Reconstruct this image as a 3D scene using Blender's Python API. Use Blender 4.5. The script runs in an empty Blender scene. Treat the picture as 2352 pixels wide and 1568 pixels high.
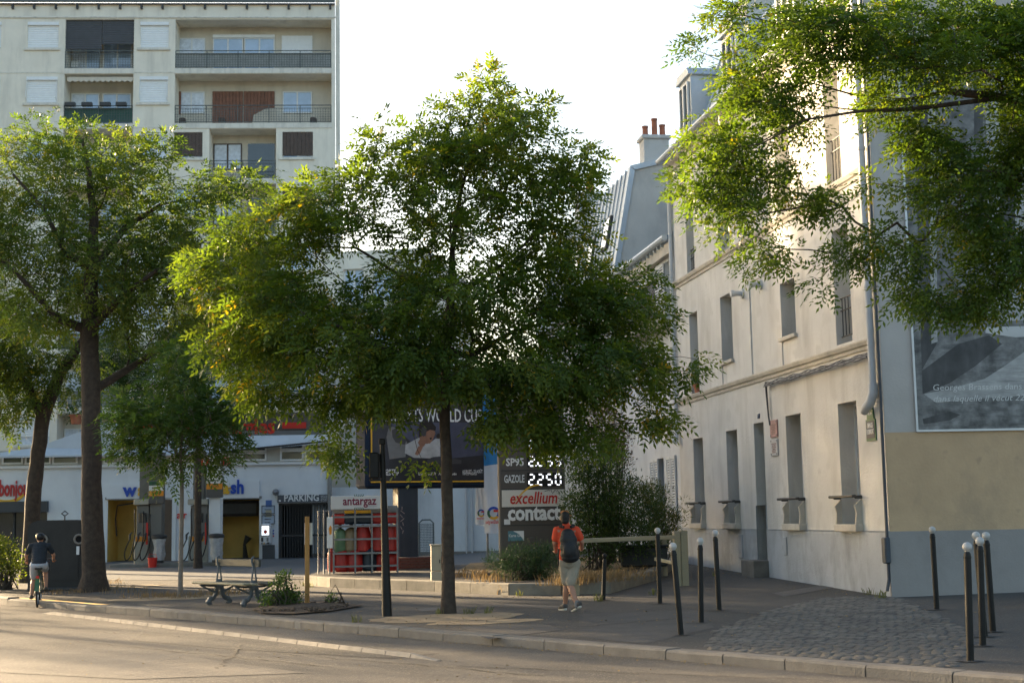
import bpy, math, random
import numpy as np
from mathutils import Vector, Matrix
R = math.radians
random.seed(7); np.random.seed(7)
SC = bpy.context.scene
COL = SC.collection

# ------------------------------------------------------------------ camera
ZC = 2.0                       # eye height above the datum
FPX = 3267.0                   # focal length in units of a 2352 px wide picture (50 mm)
PITCH, ROLL = R(7.08), 0.018
cam = bpy.data.cameras.new('camera'); camo = bpy.data.objects.new('camera', cam); COL.objects.link(camo)
fw = Vector((0, math.cos(PITCH), math.sin(PITCH))); r0 = Vector((1, 0, 0)); u0 = r0.cross(fw)
rt = r0*math.cos(ROLL) - u0*math.sin(ROLL); up = u0*math.cos(ROLL) + r0*math.sin(ROLL)
CM = Matrix((rt, up, -fw)).transposed().to_4x4(); CM.translation = Vector((0, 0, ZC))
camo.matrix_world = CM
cam.sensor_width = 36.0; cam.lens = 36.0*FPX/2352.0; cam.clip_start = 0.1; cam.clip_end = 3000
cam.dof.use_dof = True; cam.dof.focus_distance = 23.0; cam.dof.aperture_fstop = 2.8
SC.camera = camo

# ------------------------------------------------------------------ sky, sun, exposure
SUN_AZ, SUN_EL = R(46.0), R(11.5)         # to the left of the view axis, low
w = bpy.data.worlds.new('World'); SC.world = w; w.use_nodes = True
nt = w.node_tree; bg = nt.nodes['Background']
sky = nt.nodes.new('ShaderNodeTexSky'); sky.sky_type = 'NISHITA'; sky.sun_disc = False
sky.sun_elevation = SUN_EL; sky.sun_rotation = -SUN_AZ
sky.air_density = 1.0; sky.dust_density = 3.0; sky.ozone_density = 1.0
nt.links.new(sky.outputs[0], bg.inputs[0]); bg.inputs[1].default_value = 0.08
sl = bpy.data.lights.new('sun', 'SUN'); sl.energy = 5.0; sl.angle = R(0.6); sl.color = (1.0, 0.75, 0.46)
so = bpy.data.objects.new('sun', sl); COL.objects.link(so)
sdir = Vector((-math.sin(SUN_AZ)*math.cos(SUN_EL), math.cos(SUN_AZ)*math.cos(SUN_EL), math.sin(SUN_EL)))
so.rotation_euler = sdir.to_track_quat('Z', 'Y').to_euler(); so.location = (-30, 30, 40)
SC.view_settings.view_transform = 'Standard'; SC.view_settings.look = 'None'
SC.view_settings.exposure = 2.6; SC.view_settings.gamma = 1.0

# ------------------------------------------------------------------ helpers: pixels to places
def ray(px, py):
    return (fw + rt*((px-1176.0)/FPX) + up*((784.0-py)/FPX))
def at(px, py, Y):
    d = ray(px, py); return Vector((0, 0, ZC)) + d*(Y/d.y)
KP = Vector((4.68, 14.15)); KD = Vector((-0.662, 0.75)).normalized(); KN = Vector((KD.y, -KD.x))
def sk(x, y):                       # s: distance behind the kerb face, k: distance along the kerb
    v = Vector((x, y))-KP; return v.dot(KN), v.dot(KD)
def sstep(a, b, x):
    t = min(1, max(0, (x-a)/(b-a))); return t*t*(3-2*t)
def gz(x, y):                       # height of the pavement and forecourt
    g = x+y; q = sstep(-.07, .09, x/max(y, 1))
    if g <= 27: return .02*g
    return .54 + .02*q*min(g-27, 30) + .002*(1-q)*min(g-27, 60)
def rz_(x, y):                      # height of the road
    s = -sk(x, y)[0]; return .28 + .012*min(max(s, 0), 6)
def ground(px, py, h=0):
    d = ray(px, py); lo, hi = 5.0, 150.0
    f = lambda Y: ZC + d.z/d.y*Y - gz(d.x/d.y*Y, Y) - h
    for _ in range(50):
        m = (lo+hi)/2
        if f(m) > 0: lo = m
        else: hi = m
    return Vector((d.x/d.y*lo, lo, gz(d.x/d.y*lo, lo)+h))
def roadpt(px, py):
    d = ray(px, py); lo, hi = 5.0, 150.0
    for _ in range(50):
        m = (lo+hi)/2; x = d.x/d.y*m
        if ZC + d.z/d.y*m - rz_(x, m) > 0: lo = m
        else: hi = m
    return Vector((d.x/d.y*lo, lo, rz_(d.x/d.y*lo, lo)))
def ppm(Y): return FPX/Y            # picture units per metre at depth Y

class Frame:                        # a vertical plane: x along, y into it, z up
    def __init__(s, o, rotz): s.o = Vector((o[0], o[1], 0)); s.r = rotz; s.M = Matrix.Translation(s.o) @ Matrix.Rotation(rotz, 4, 'Z'); s.I = s.M.inverted()
    def L(s, px, py, d=0.0):
        c = s.I @ Vector((0, 0, ZC)); v = s.I.to_3x3() @ ray(px, py); t = (d-c.y)/v.y; p = c+v*t
        return p.x, p.z
ID = Matrix.Identity(4)

# ------------------------------------------------------------------ helpers: objects
MATS = {}
ROOTM = {}
def link(o): COL.objects.link(o); return o
def tag(o, label=None, cat=None, group=None, kind=None):
    if label: o['label'] = label
    if cat: o['category'] = cat
    if group: o['group'] = group
    if kind: o['kind'] = kind
    return o
def thing(name, label, cat, M=ID, group=None):
    o = bpy.data.objects.new(name, None); o.empty_display_size = .2; link(o)
    o.matrix_world = M; ROOTM[o] = M.copy(); tag(o, label, cat, group); return o
def TM(loc, rz=0.0): return Matrix.Translation(Vector(loc)) @ Matrix.Rotation(rz, 4, 'Z')
def rootM(o):
    return ROOTM.get(o, ID)
class MB:
    def __init__(s): s.v = []; s.f = []; s.mi = []
    def add(s, vs, fs, m=0):
        b = len(s.v); s.v += [tuple(p) for p in vs]
        for f in fs: s.f.append(tuple(i+b for i in f)); s.mi.append(m)
        return s
    def quad(s, a, b, c, d, m=0): return s.add([a, b, c, d], [(0, 1, 2, 3)], m)
    def poly(s, pts, m=0): return s.add(pts, [tuple(range(len(pts)))], m)
    def box(s, x0, x1, y0, y1, z0, z1, m=0, M=None):
        vs = [(x0,y0,z0),(x1,y0,z0),(x1,y1,z0),(x0,y1,z0),(x0,y0,z1),(x1,y0,z1),(x1,y1,z1),(x0,y1,z1)]
        if M is not None: vs = [M @ Vector(p) for p in vs]
        return s.add(vs, [(0,3,2,1),(4,5,6,7),(0,1,5,4),(1,2,6,5),(2,3,7,6),(3,0,4,7)], m)
    def bbox(s, x0, x1, y0, y1, z0, z1, b=.01, m=0, M=None):      # chamfered box
        b = min(b, (x1-x0)/2.01, (y1-y0)/2.01, (z1-z0)/2.01)
        vs = []
        for z, i in ((z0, b), (z0+b, 0), (z1-b, 0), (z1, b)):
            e = b
            vs += [(x0+e+i*.0,y0+i,z),(x1-e,y0+i,z),(x1-i,y0+e,z),(x1-i,y1-e,z),(x1-e,y1-i,z),(x0+e,y1-i,z),(x0+i,y1-e,z),(x0+i,y0+e,z)]
        if M is not None: vs = [M @ Vector(p) for p in vs]
        fs = [tuple(range(7, -1, -1)), tuple(range(24, 32))]
        for k in range(3):
            for j in range(8): fs.append((k*8+j, k*8+(j+1) % 8, (k+1)*8+(j+1) % 8, (k+1)*8+j))
        return s.add(vs, fs, m)
    def tube(s, pts, r, n=8, m=0, caps=True):
        pts = [Vector(p) for p in pts]
        if not hasattr(r, '__len__'): r = [r]*len(pts)
        vs = []; a = None
        for i, p in enumerate(pts):
            t = (pts[min(i+1, len(pts)-1)]-pts[max(i-1, 0)]).normalized()
            if a is None:
                a = t.orthogonal().normalized()
            else:
                a = a - t*a.dot(t); a = a.normalized() if a.length > 1e-6 else t.orthogonal().normalized()
            b = t.cross(a)
            for j in range(n):
                q = 2*math.pi*j/n; vs.append(p + (a*math.cos(q)+b*math.sin(q))*r[i])
        fs = []
        for i in range(len(pts)-1):
            for j in range(n): fs.append((i*n+j, i*n+(j+1) % n, (i+1)*n+(j+1) % n, (i+1)*n+j))
        if caps: fs.append(tuple(range(n-1, -1, -1))); fs.append(tuple(range((len(pts)-1)*n, len(pts)*n)))
        return s.add(vs, fs, m)
    def lathe(s, prof, c=(0, 0, 0), n=16, m=0, sx=1, sy=1):        # prof: (r, z)
        vs = []; fs = []
        for r, z in prof:
            for j in range(n):
                q = 2*math.pi*j/n; vs.append((c[0]+sx*r*math.cos(q), c[1]+sy*r*math.sin(q), c[2]+z))
        for i in range(len(prof)-1):
            for j in range(n): fs.append((i*n+j, i*n+(j+1) % n, (i+1)*n+(j+1) % n, (i+1)*n+j))
        fs.append(tuple(range(n-1, -1, -1))); fs.append(tuple(range((len(prof)-1)*n, len(prof)*n)))
        return s.add(vs, fs, m)
    def prism(s, pts, y0, y1, m=0, M=None):                        # polygon (x, z) extruded along y
        n = len(pts); vs = [(x, y0, z) for x, z in pts]+[(x, y1, z) for x, z in pts]
        if M is not None: vs = [M @ Vector(p) for p in vs]
        fs = [tuple(range(n)), tuple(range(2*n-1, n-1, -1))]
        for i in range(n): fs.append((i, (i+1) % n, n+(i+1) % n, n+i))
        return s.add(vs, fs, m)
    def mesh(s, name, mats, M=ID, smooth=False):
        me = bpy.data.meshes.new(name)
        vs = s.v if M == ID else [tuple(M @ Vector(p)) for p in s.v]
        me.from_pydata(vs, [], s.f)
        for m in (mats if isinstance(mats, (list, tuple)) else [mats]): me.materials.append(m)
        if any(s.mi): me.polygons.foreach_set('material_index', s.mi)
        if smooth:
            me.polygons.foreach_set('use_smooth', [True]*len(me.polygons))
            try: me.set_sharp_from_angle(angle=R(40))
            except Exception: pass
        me.update(); return me
    def build(s, name, mats, parent=None, M=ID, smooth=False, kind=None):
        P = rootM(parent) if parent is not None else ID
        me = s.mesh(name, mats, P.inverted() @ M, smooth)
        o = link(bpy.data.objects.new(name, me))
        if parent is not None: o.parent = parent
        ROOTM[o] = P
        if kind: o['kind'] = kind
        return o
def inst(name, me, parent, M):      # an object that shares mesh data, M in world space
    o = link(bpy.data.objects.new(name, me)); P = rootM(parent) if parent is not None else ID
    if parent is not None: o.parent = parent
    o.matrix_local = P.inverted() @ M; ROOTM[o] = M.copy(); return o
def solo(o, label, cat, group=None): return tag(o, label, cat, group)
def solo_at(mb, name, mats, M, label, cat, group=None, smooth=False):
    o = link(bpy.data.objects.new(name, mb.mesh(name, mats, ID, smooth))); o.matrix_world = M; ROOTM[o] = M.copy()
    return tag(o, label, cat, group)

# ------------------------------------------------------------------ materials
def mat(name, col, rough=.75, var=.12, scale=5.0, bump=0.0, bscale=60.0, metal=0.0, dirt=None, damt=.5, dscale=(2, 2, .5),
        spec=.4, emit=None, estr=0.0, trans=None, tmix=.5, attr=None, coat=0.0, speck=None):
    if name in MATS: return MATS[name]
    m = bpy.data.materials.new(name); m.use_nodes = True; MATS[name] = m
    n = m.node_tree.nodes; l = m.node_tree.links; b = n['Principled BSDF']; out = n['Material Output']
    tc = n.new('ShaderNodeTexCoord')
    nz = n.new('ShaderNodeTexNoise'); nz.inputs['Scale'].default_value = scale; nz.inputs['Detail'].default_value = 6; nz.inputs['Roughness'].default_value = .6
    l.new(tc.outputs['Object'], nz.inputs['Vector'])
    rp = n.new('ShaderNodeMapRange'); rp.inputs[1].default_value = .3; rp.inputs[2].default_value = .7
    l.new(nz.outputs[0], rp.inputs[0])
    mx = n.new('ShaderNodeMix'); mx.data_type = 'RGBA'
    mx.inputs[6].default_value = tuple(c*(1-var) for c in col[:3])+(1,)
    mx.inputs[7].default_value = tuple(min(1, c*(1+var)) for c in col[:3])+(1,)
    l.new(rp.outputs[0], mx.inputs[0]); c = mx.outputs[2]
    def over(c, fac, colour):
        k = n.new('ShaderNodeMix'); k.data_type = 'RGBA'; l.new(fac, k.inputs[0]); l.new(c, k.inputs[6]); k.inputs[7].default_value = tuple(colour[:3])+(1,)
        return k.outputs[2]
    if dirt:
        mp = n.new('ShaderNodeMapping'); mp.inputs['Scale'].default_value = dscale; l.new(tc.outputs['Object'], mp.inputs['Vector'])
        n2 = n.new('ShaderNodeTexNoise'); n2.inputs['Scale'].default_value = 1.0; n2.inputs['Detail'].default_value = 8; n2.inputs['Roughness'].default_value = .65
        l.new(mp.outputs[0], n2.inputs['Vector'])
        r2 = n.new('ShaderNodeMapRange'); r2.inputs[1].default_value = .48; r2.inputs[2].default_value = .78; r2.inputs[4].default_value = damt
        l.new(n2.outputs[0], r2.inputs[0]); c = over(c, r2.outputs[0], dirt)
    if speck:                                        # (colour, scale, threshold)
        vz = n.new('ShaderNodeTexNoise'); vz.inputs['Scale'].default_value = speck[1]; vz.inputs['Detail'].default_value = 2
        l.new(tc.outputs['Object'], vz.inputs['Vector'])
        r3 = n.new('ShaderNodeMapRange'); r3.inputs[1].default_value = speck[2]; r3.inputs[2].default_value = speck[2]+.06; l.new(vz.outputs[0], r3.inputs[0])
        c = over(c, r3.outputs[0], speck[0])
    if attr:                                         # natural leaf to leaf colour change, one value per leaf
        a = n.new('ShaderNodeAttribute'); a.attribute_name = 'tone'
        cr = n.new('ShaderNodeValToRGB'); e = cr.color_ramp.elements
        e[0].position = 0; e[0].color = tuple(attr[0])+(1,); e[1].position = 1; e[1].color = tuple(attr[-1][:3])+(1,)
        for i, cc in enumerate(attr[1:-1]): k = e.new(cc[3]); k.color = tuple(cc[:3])+(1,)
        l.new(a.outputs['Fac'], cr.inputs[0]); k = n.new('ShaderNodeMix'); k.data_type = 'RGBA'; k.blend_type = 'MULTIPLY'; k.inputs[0].default_value = 1
        l.new(cr.outputs[0], k.inputs[6]); l.new(c, k.inputs[7]); c = k.outputs[2]
    l.new(c, b.inputs['Base Color'])
    b.inputs['Roughness'].default_value = rough; b.inputs['Metallic'].default_value = metal
    b.inputs['Specular IOR Level'].default_value = spec; b.inputs['Coat Weight'].default_value = coat
    if bump:
        n3 = n.new('ShaderNodeTexNoise'); n3.inputs['Scale'].default_value = bscale; n3.inputs['Detail'].default_value = 4
        l.new(tc.outputs['Object'], n3.inputs['Vector']); bp = n.new('ShaderNodeBump'); bp.inputs['Strength'].default_value = bump; bp.inputs['Distance'].default_value = .02
        l.new(n3.outputs[0], bp.inputs['Height']); l.new(bp.outputs[0], b.inputs['Normal'])
    if emit: b.inputs['Emission Color'].default_value = tuple(emit)+(1,); b.inputs['Emission Strength'].default_value = estr
    if trans:
        t = n.new('ShaderNodeBsdfTranslucent'); ms = n.new('ShaderNodeMixShader'); ms.inputs[0].default_value = tmix
        tm = n.new('ShaderNodeMix'); tm.data_type = 'RGBA'; tm.blend_type = 'MULTIPLY'; tm.inputs[0].default_value = 1
        l.new(c, tm.inputs[6]); tm.inputs[7].default_value = tuple(trans)+(1,); l.new(tm.outputs[2], t.inputs['Color'])
        l.new(b.outputs[0], ms.inputs[1]); l.new(t.outputs[0], ms.inputs[2]); l.new(ms.outputs[0], out.inputs['Surface'])
    return m
asphalt = mat('asphalt_road', (.078, .071, .062), .66, .25, .7, .7, 110, dirt=(.135, .12, .10), damt=.6, dscale=(.35, .35, .35), speck=((.19, .17, .145), 34, .60))
pave = mat('asphalt_pavement', (.066, .061, .055), .88, .16, .8, .45, 120, dirt=(.055, .05, .045), damt=.7, dscale=(.5, .5, .5), speck=((.15, .138, .12), 38, .62))
fore = mat('asphalt_forecourt', (.11, .115, .12), .8, .15, .6, .3, 110, dirt=(.07, .07, .07), damt=.6, dscale=(.6, .6, .6))
granite = mat('granite', (.165, .15, .13), .82, .2, 4, .4, 50, dirt=(.12, .11, .095), damt=.6, dscale=(2.5, 2.5, 2.5), speck=((.12, .115, .11), 60, .63))
cobm = mat('cobble_stone', (.118, .108, .094), .8, .4, 2.4, .5, 40, dirt=(.10, .092, .082), damt=.8, dscale=(1.9, 1.9, 1.9))
joint = mat('joint_sand', (.058, .053, .047), .95, .3, 6, .4, 80)
whitepaint = mat('worn_white_paint', (.27, .25, .22), .95, .15, 6, .2, 60, dirt=(.09, .085, .075), damt=.8, dscale=(3, 3, 3), spec=.05)
soil = mat('soil', (.075, .052, .035), .95, .45, 9, .9, 30, speck=((.2, .15, .1), 26, .62))
sand = mat('dry_sand', (.30, .225, .14), .95, .3, 3, .5, 50, dirt=(.14, .11, .08), damt=.8, dscale=(1.5, 1.5, 1.5))
concrete = mat('concrete', (.19, .178, .155), .85, .16, 3, .3, 45, dirt=(.13, .12, .1), damt=.6, dscale=(1.2, 1.2, 1.2))
blackp = mat('black_paint', (.011, .0105, .010), .5, .3, 8, .08, 40, spec=.25)
whiteball = mat('white_enamel', (.43, .42, .40), .4, .06, 9, dirt=(.45, .43, .4), damt=.5, dscale=(9, 9, 9))
steel = mat('galvanised_steel', (.22, .225, .23), .5, .15, 8, .05, metal=.5)
darkmetal = mat('dark_metal', (.045, .045, .045), .5, .2, 6, .05)
# ================================================================== the setting: road, pavement, forecourt, kerbs
def spaced(a, b, c, d, fine, coarse):
    o = []; x = a
    while x < d:
        o.append(x); x += fine if b <= x < c else coarse
    return o+[d]
def KW(s, k): p = KP + KN*s + KD*k; return p.x, p.y
def sheet(name, svals, kvals, h, m):
    mb = MB(); n = len(kvals)
    for s in svals:
        for k in kvals: x, y = KW(s, k); mb.v.append((x, y, h(x, y)))
    for i in range(len(svals)-1):
        for j in range(n-1): mb.f.append((i*n+j, i*n+j+1, (i+1)*n+j+1, (i+1)*n+j)); mb.mi.append(0)
    o = mb.build(name, m, smooth=True); o['kind'] = 'structure'; return o
ks = spaced(-240, -20, 60, 400, 1.0, 20)
sheet('road', [-300, -100, -40, -20, -12, -9, -6, -5, -4, -3, -2, -1, -.5, 0.02], ks, rz_, asphalt)
sheet('pavement', [.27]+[.5+i*.75 for i in range(70)]+[60, 80, 120, 200, 400, 900], ks, gz, pave)
def drape(name, pts, h, m, step=.6, kind='structure', lift=.006):
    # a polygon of ground positions cut into a fine fan that follows the terrain
    c = Vector((sum(p[0] for p in pts)/len(pts), sum(p[1] for p in pts)/len(pts)))
    ring = []
    for i in range(len(pts)):
        a = Vector(pts[i][:2]); b = Vector(pts[(i+1) % len(pts)][:2]); q = max(1, int((b-a).length/step))
        ring += [a+(b-a)*t/q for t in range(q)]
    L = max(2, int(max((p-c).length for p in ring)/step)); mb = MB(); n = len(ring)
    for k in range(L, 0, -1):
        for p in ring:
            v = c+(p-c)*k/L; mb.v.append((v.x, v.y, h(v.x, v.y)+lift))
    mb.v.append((c.x, c.y, h(c.x, c.y)+lift))
    for k in range(L-1):
        for j in range(n): mb.f.append((k*n+j, k*n+(j+1) % n, (k+1)*n+(j+1) % n, (k+1)*n+j)); mb.mi.append(0)
    for j in range(n): mb.f.append(((L-1)*n+j, (L-1)*n+(j+1) % n, L*n)); mb.mi.append(0)
    o = mb.build(name, m, smooth=True)
    if kind: o['kind'] = kind
    return o
FC = [(-40, 64), (-40, 44), (-14, 40.5), (-9.5, 38.0), (-4.6, 38.5), (1.5, 36), (2.5, 62)]
drape('forecourt', FC, gz, fore, 1.0)
# kerb: every stone is its own piece
kerb = thing('kerb', None, None); kerb['kind'] = 'structure'
k = -14.0; i = 0
while k < 44:
    L = random.uniform(.85, 1.15)
    drop = 0.0
    if 19.6 < k < 24.3: drop = .03                     # lowered at the filling station entrance
    for kk in range(1):
        xa, ya = KW(0, k); xb, yb = KW(0, k+L)
        za, zb = gz(*KW(.27, k))-drop+random.uniform(-.006, .006), gz(*KW(.27, k+L))-drop+random.uniform(-.006, .006)
        if 18.6 < k <= 19.6: zb -= .03
        mb = MB(); g = .008; b = .025
        prof = [(0, -.25), (0, -b), (b, 0), (.27, 0), (.27, -.25)]
        vs = []
        for kk_, zt in ((k+g, za), (k+L-g, zb)):
            for s, dz in prof: x, y = KW(s+.006*math.sin(kk_*3), kk_); vs.append((x, y, zt+dz+.012))
        n = 5; fs = [(0, 1, 2, 3, 4), (9, 8, 7, 6, 5)]+[(a, a+5, (a+1) % 5+5, (a+1) % 5) for a in range(5)]
        mb.add(vs, fs); mb.build('kerb_stone', granite, kerb)
    k += L; i += 1
mb = MB()                                              # white paint mark on the kerb face
p = roadpt(681, 1444); s_, k_ = sk(p.x, p.y)
q = []
for kk, dz in ((k_-.09, -.14), (k_+.09, -.14), (k_+.09, .004), (k_-.09, .004)):
    x, y = KW(-.004, kk); q.append((x, y, gz(x, y)+dz))
q2 = [KW(-.004, k_+.09), KW(-.004, k_-.09), KW(.2, k_-.09), KW(.2, k_+.09)]
mb.quad(*q); mb.build('kerb_paint_mark', whitepaint, kerb)
# low white kerb that separates the cycle lane
sep = thing('lane_separator', None, None); sep['kind'] = 'structure'
A = roadpt(100, 1408); B = roadpt(1010, 1517); n = 24
for i in range(n):
    a = A.lerp(B, i/n); b = A.lerp(B, (i+.97)/n); d = (b-a).normalized(); nn = Vector((d.y, -d.x, 0))*.048
    h0 = .004 if i in (0,) else .05; h1 = .004 if i == n-1 else .05
    mb = MB(); vs = []
    for p, h in ((a, h0), (b, h1)):
        for o, z in ((-1, 0), (-.55, 1), (.55, 1), (1, 0)): vs.append((p.x+nn.x*o, p.y+nn.y*o, rz_(p.x, p.y)-.01+.01+h*z+.003))
    mb.add(vs, [(0, 1, 2, 3), (7, 6, 5, 4), (0, 4, 5, 1), (1, 5, 6, 2), (2, 6, 7, 3)])
    mb.build('separator_block', whitepaint, sep)
# cobbled crossing of the lane
cr_o = [ground(*p) for p in ((1500, 1512), (1640, 1448), (1800, 1392), (1900, 1372), (2010, 1365), (2062, 1372), (2130, 1402), (2215, 1440), (2236, 1480), (2190, 1530), (2100, 1546), (1800, 1538))]
for i_, p_ in enumerate(cr_o):
    s_, k_ = sk(p_.x, p_.y)
    if s_ < .3: x_, y_ = KW(.3, k_); cr_o[i_] = Vector((x_, y_, gz(x_, y_)))
def inpoly(x, y, P):
    c = False; j = len(P)-1
    for i in range(len(P)):
        if ((P[i].y > y) != (P[j].y > y)) and x < (P[j].x-P[i].x)*(y-P[i].y)/(P[j].y-P[i].y)+P[i].x: c = not c
        j = i
    return c
cob = drape('cobbled_crossing', [(p.x, p.y) for p in cr_o], gz, joint, .5, lift=.003)
cobM = []
for v in range(4):
    mb = MB(); a, b = .068, .050; rr = random.Random(v)
    mb.bbox(-a*rr.uniform(.95, 1.03), a*rr.uniform(.95, 1.03), -b*rr.uniform(.95, 1.05), b*rr.uniform(.95, 1.05), -.05, .007, .012)
    cobM.append(mb.mesh('cobblestone', cobm, smooth=True))
spots = []
ang = math.atan2(KD.y, KD.x)+R(90)
for i in range(-50, 90):
    for j in range(-75, 90):
        s = i*.109+.008*math.sin(j*.9); k = j*.147+(.04, .1, .0, .07)[i % 4]+random.uniform(-.02, .02)
        x, y = KW(s, k)
        if sk(x, y)[0] > .36 and inpoly(x, y, cr_o): spots.append((y, x))
spots.sort()
rest = MB()
for idx, (y, x) in enumerate(spots):
    M = TM((x, y, gz(x, y)+random.uniform(-.004, .006)), ang-R(90)+random.uniform(-.1, .1)) @ Matrix.Rotation(random.uniform(-.05, .05), 4, 'X') @ Matrix.Rotation(R(90), 4, 'Z').inverted() @ Matrix.Rotation(R(90), 4, 'Z')
    if idx < 300: inst('cobblestone', cobM[idx % 4], cob, M)
    else:
        me = cobM[idx % 4]; rest.add([M @ v.co for v in me.vertices], [tuple(p.vertices) for p in me.polygons])
rest.build('far_cobblestones', cobm, cob, kind='stuff')
# patches and covers in the pavement
def gdisc(px, py, rx, ry, m, name, lift=.007, n=26, seed=1, jag=.12):
    c = ground(px, py); rr = random.Random(seed); pts = []
    for i in range(n):
        a = 2*math.pi*i/n; q = 1+rr.uniform(-jag, jag); pts.append((c.x+rx*math.cos(a)*q, c.y+ry*math.sin(a)*q))
    return drape(name, pts, gz, m, .4, lift=lift)
gdisc(1030, 1418, 1.25, .75, sand, 'sandy_tree_pit', seed=3)
gdisc(1110, 1428, .9, .35, sand, 'sandy_patch', seed=5, lift=.005)
gdisc(420, 1372, 1.6, .6, sand, 'sandy_verge', seed=6)
gdisc(232, 1349, 1.5, .7, sand, 'sandy_tree_pit', seed=8)
def gpoly(pix, m, name, lift=.006): return drape(name, [tuple(ground(*p)[:2]) for p in pix], gz, m, .4, lift=lift)
coverm = mat('cast_cover', (.085, .08, .075), .7, .2, 9, .5, 90)
gpoly([(1775, 1362), (1925, 1338), (1950, 1343), (1800, 1370)], coverm, 'inspection_cover')
gpoly([(1725, 1318), (1780, 1313), (1790, 1317), (1735, 1322)], coverm, 'inspection_cover', .005)
gpoly([(955, 1398), (1015, 1394), (1030, 1399), (970, 1404)], coverm, 'inspection_cover')
patchm = mat('asphalt_patch', (.085, .08, .075), .9, .15, 2, .5, 120)
gpoly([(1060, 1440), (1260, 1432), (1290, 1446), (1120, 1468)], patchm, 'asphalt_patch', .0045)
gpoly([(1330, 1410), (1600, 1400), (1640, 1440), (1480, 1478), (1330, 1462)], patchm, 'asphalt_patch', .0035)
gpoly([(1100, 1385), (1290, 1390), (1285, 1398), (1105, 1393)], patchm, 'asphalt_patch', .005)
# cracks: thin dark lines in the pavement
crackm = mat('crack_fill', (.028, .026, .024), .95, .2, 9)
crk = MB(); rr = random.Random(4)
for (a, b) in (((1175, 1383), (1300, 1392)), ((1590, 1400), (1760, 1412)), ((1470, 1400), (1700, 1392)), ((1680, 1435), (1800, 1425)), ((880, 1380), (1010, 1372)), ((1330, 1440), (1560, 1420)), ((700, 1400), (860, 1392))):
    P0, P1 = ground(*a), ground(*b); n = 14; pts = []
    for i in range(n+1): p = P0.lerp(P1, i/n); pts.append((p.x+rr.uniform(-.05, .05), p.y+rr.uniform(-.06, .06)))
    for i in range(n):
        (x0, y0), (x1, y1) = pts[i], pts[i+1]; wd = rr.uniform(.006, .016); d = Vector((x1-x0, y1-y0)).normalized(); nx, ny = -d.y*wd, d.x*wd
        crk.quad(*[(x, y, gz(x, y)+.0085) for x, y in ((x0-nx, y0-ny), (x1-nx, y1-ny), (x1+nx, y1+ny), (x0+nx, y0+ny))])
o = crk.build('pavement_cracks', crackm); o['kind'] = 'structure'
def rpoly(pix, m, name, lift): return drape(name, [tuple(roadpt(*p)[:2]) for p in pix], rz_, m, .5, lift=lift)
rpm = mat('road_repair', (.062, .057, .05), .72, .22, 1.5, .7, 100, speck=((.16, .14, .12), 30, .6)); rpl = mat('road_worn', (.115, .103, .088), .7, .2, 1.2, .7, 100, speck=((.2, .18, .15), 30, .6))
rpoly([(330, 1452), (620, 1462), (1010, 1500), (900, 1512), (520, 1490), (300, 1470)], rpm, 'road_repair', .004); rpoly([(-60, 1490), (420, 1505), (700, 1545), (300, 1560), (-80, 1540)], rpl, 'road_worn_patch', .0045); rpoly([(1180, 1560), (1700, 1575), (1900, 1600), (1150, 1600)], rpm, 'road_repair', .0035)
rc_ = MB(); rr = random.Random(14)
for (a, b) in (((150, 1470), (760, 1530)), ((640, 1500), (1250, 1552)), ((30, 1440), (420, 1462)), ((1050, 1530), (1900, 1562)), ((500, 1535), (560, 1480))):
    P0, P1 = roadpt(*a), roadpt(*b); n = 26; pts = []
    for i in range(n+1): p = P0.lerp(P1, i/n); pts.append((p.x+rr.uniform(-.05, .05), p.y+rr.uniform(-.08, .08)))
    for i in range(n):
        (x0, y0), (x1, y1) = pts[i], pts[i+1]; wd = rr.uniform(.006, .02); d = Vector((x1-x0, y1-y0)).normalized(); nx, ny = -d.y*wd, d.x*wd
        rc_.quad(*[(x, y, rz_(x, y)+.0075) for x, y in ((x0-nx, y0-ny), (x1-nx, y1-ny), (x1+nx, y1+ny), (x0+nx, y0+ny))])
o = rc_.build('road_cracks', crackm); o['kind'] = 'structure'

# ================================================================== facades
def wall(fr, x0, x1, z0, z1, ops, depth=.2, y0=0.0):
    """front skin with real openings and their reveals; ops: (x0,x1,z0,z1[,depth])"""
    mb = MB(); xs = sorted(set([x0, x1]+[v for o in ops for v in o[:2] if x0 < v < x1])); zs = sorted(set([z0, z1]+[v for o in ops for v in o[2:4] if z0 < v < z1]))
    for i in range(len(xs)-1):
        for j in range(len(zs)-1):
            cx, cz = (xs[i]+xs[i+1])/2, (zs[j]+zs[j+1])/2
            if any(o[0] < cx < o[1] and o[2] < cz < o[3] for o in ops): continue
            mb.quad((xs[i], y0, zs[j]), (xs[i+1], y0, zs[j]), (xs[i+1], y0, zs[j+1]), (xs[i], y0, zs[j+1]))
    for o in ops:
        d = y0+(o[4] if len(o) > 4 else depth); a, b, c, e = o[:4]
        mb.quad((a, y0, c), (a, y0, e), (a, d, e), (a, d, c)); mb.quad((b, y0, c), (b, d, c), (b, d, e), (b, y0, e))
        mb.quad((a, y0, e), (b, y0, e), (b, d, e), (a, d, e)); mb.quad((a, y0, c), (a, d, c), (b, d, c), (b, y0, c))
    return mb
glass = mat('window_glass', (.36, .46, .60), .06, .25, .6, spec=1.0)  # pale blue base colour stands in for sky reflected in the panes
glassd = mat('dark_glass', (.03, .04, .05), .08, .3, .8, spec=.9)
curtain = mat('net_curtain', (.62, .66, .72), .35, .2, 7, spec=.6)
wframe = mat('white_frame', (.72, .72, .70), .5, .05, 4)
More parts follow.
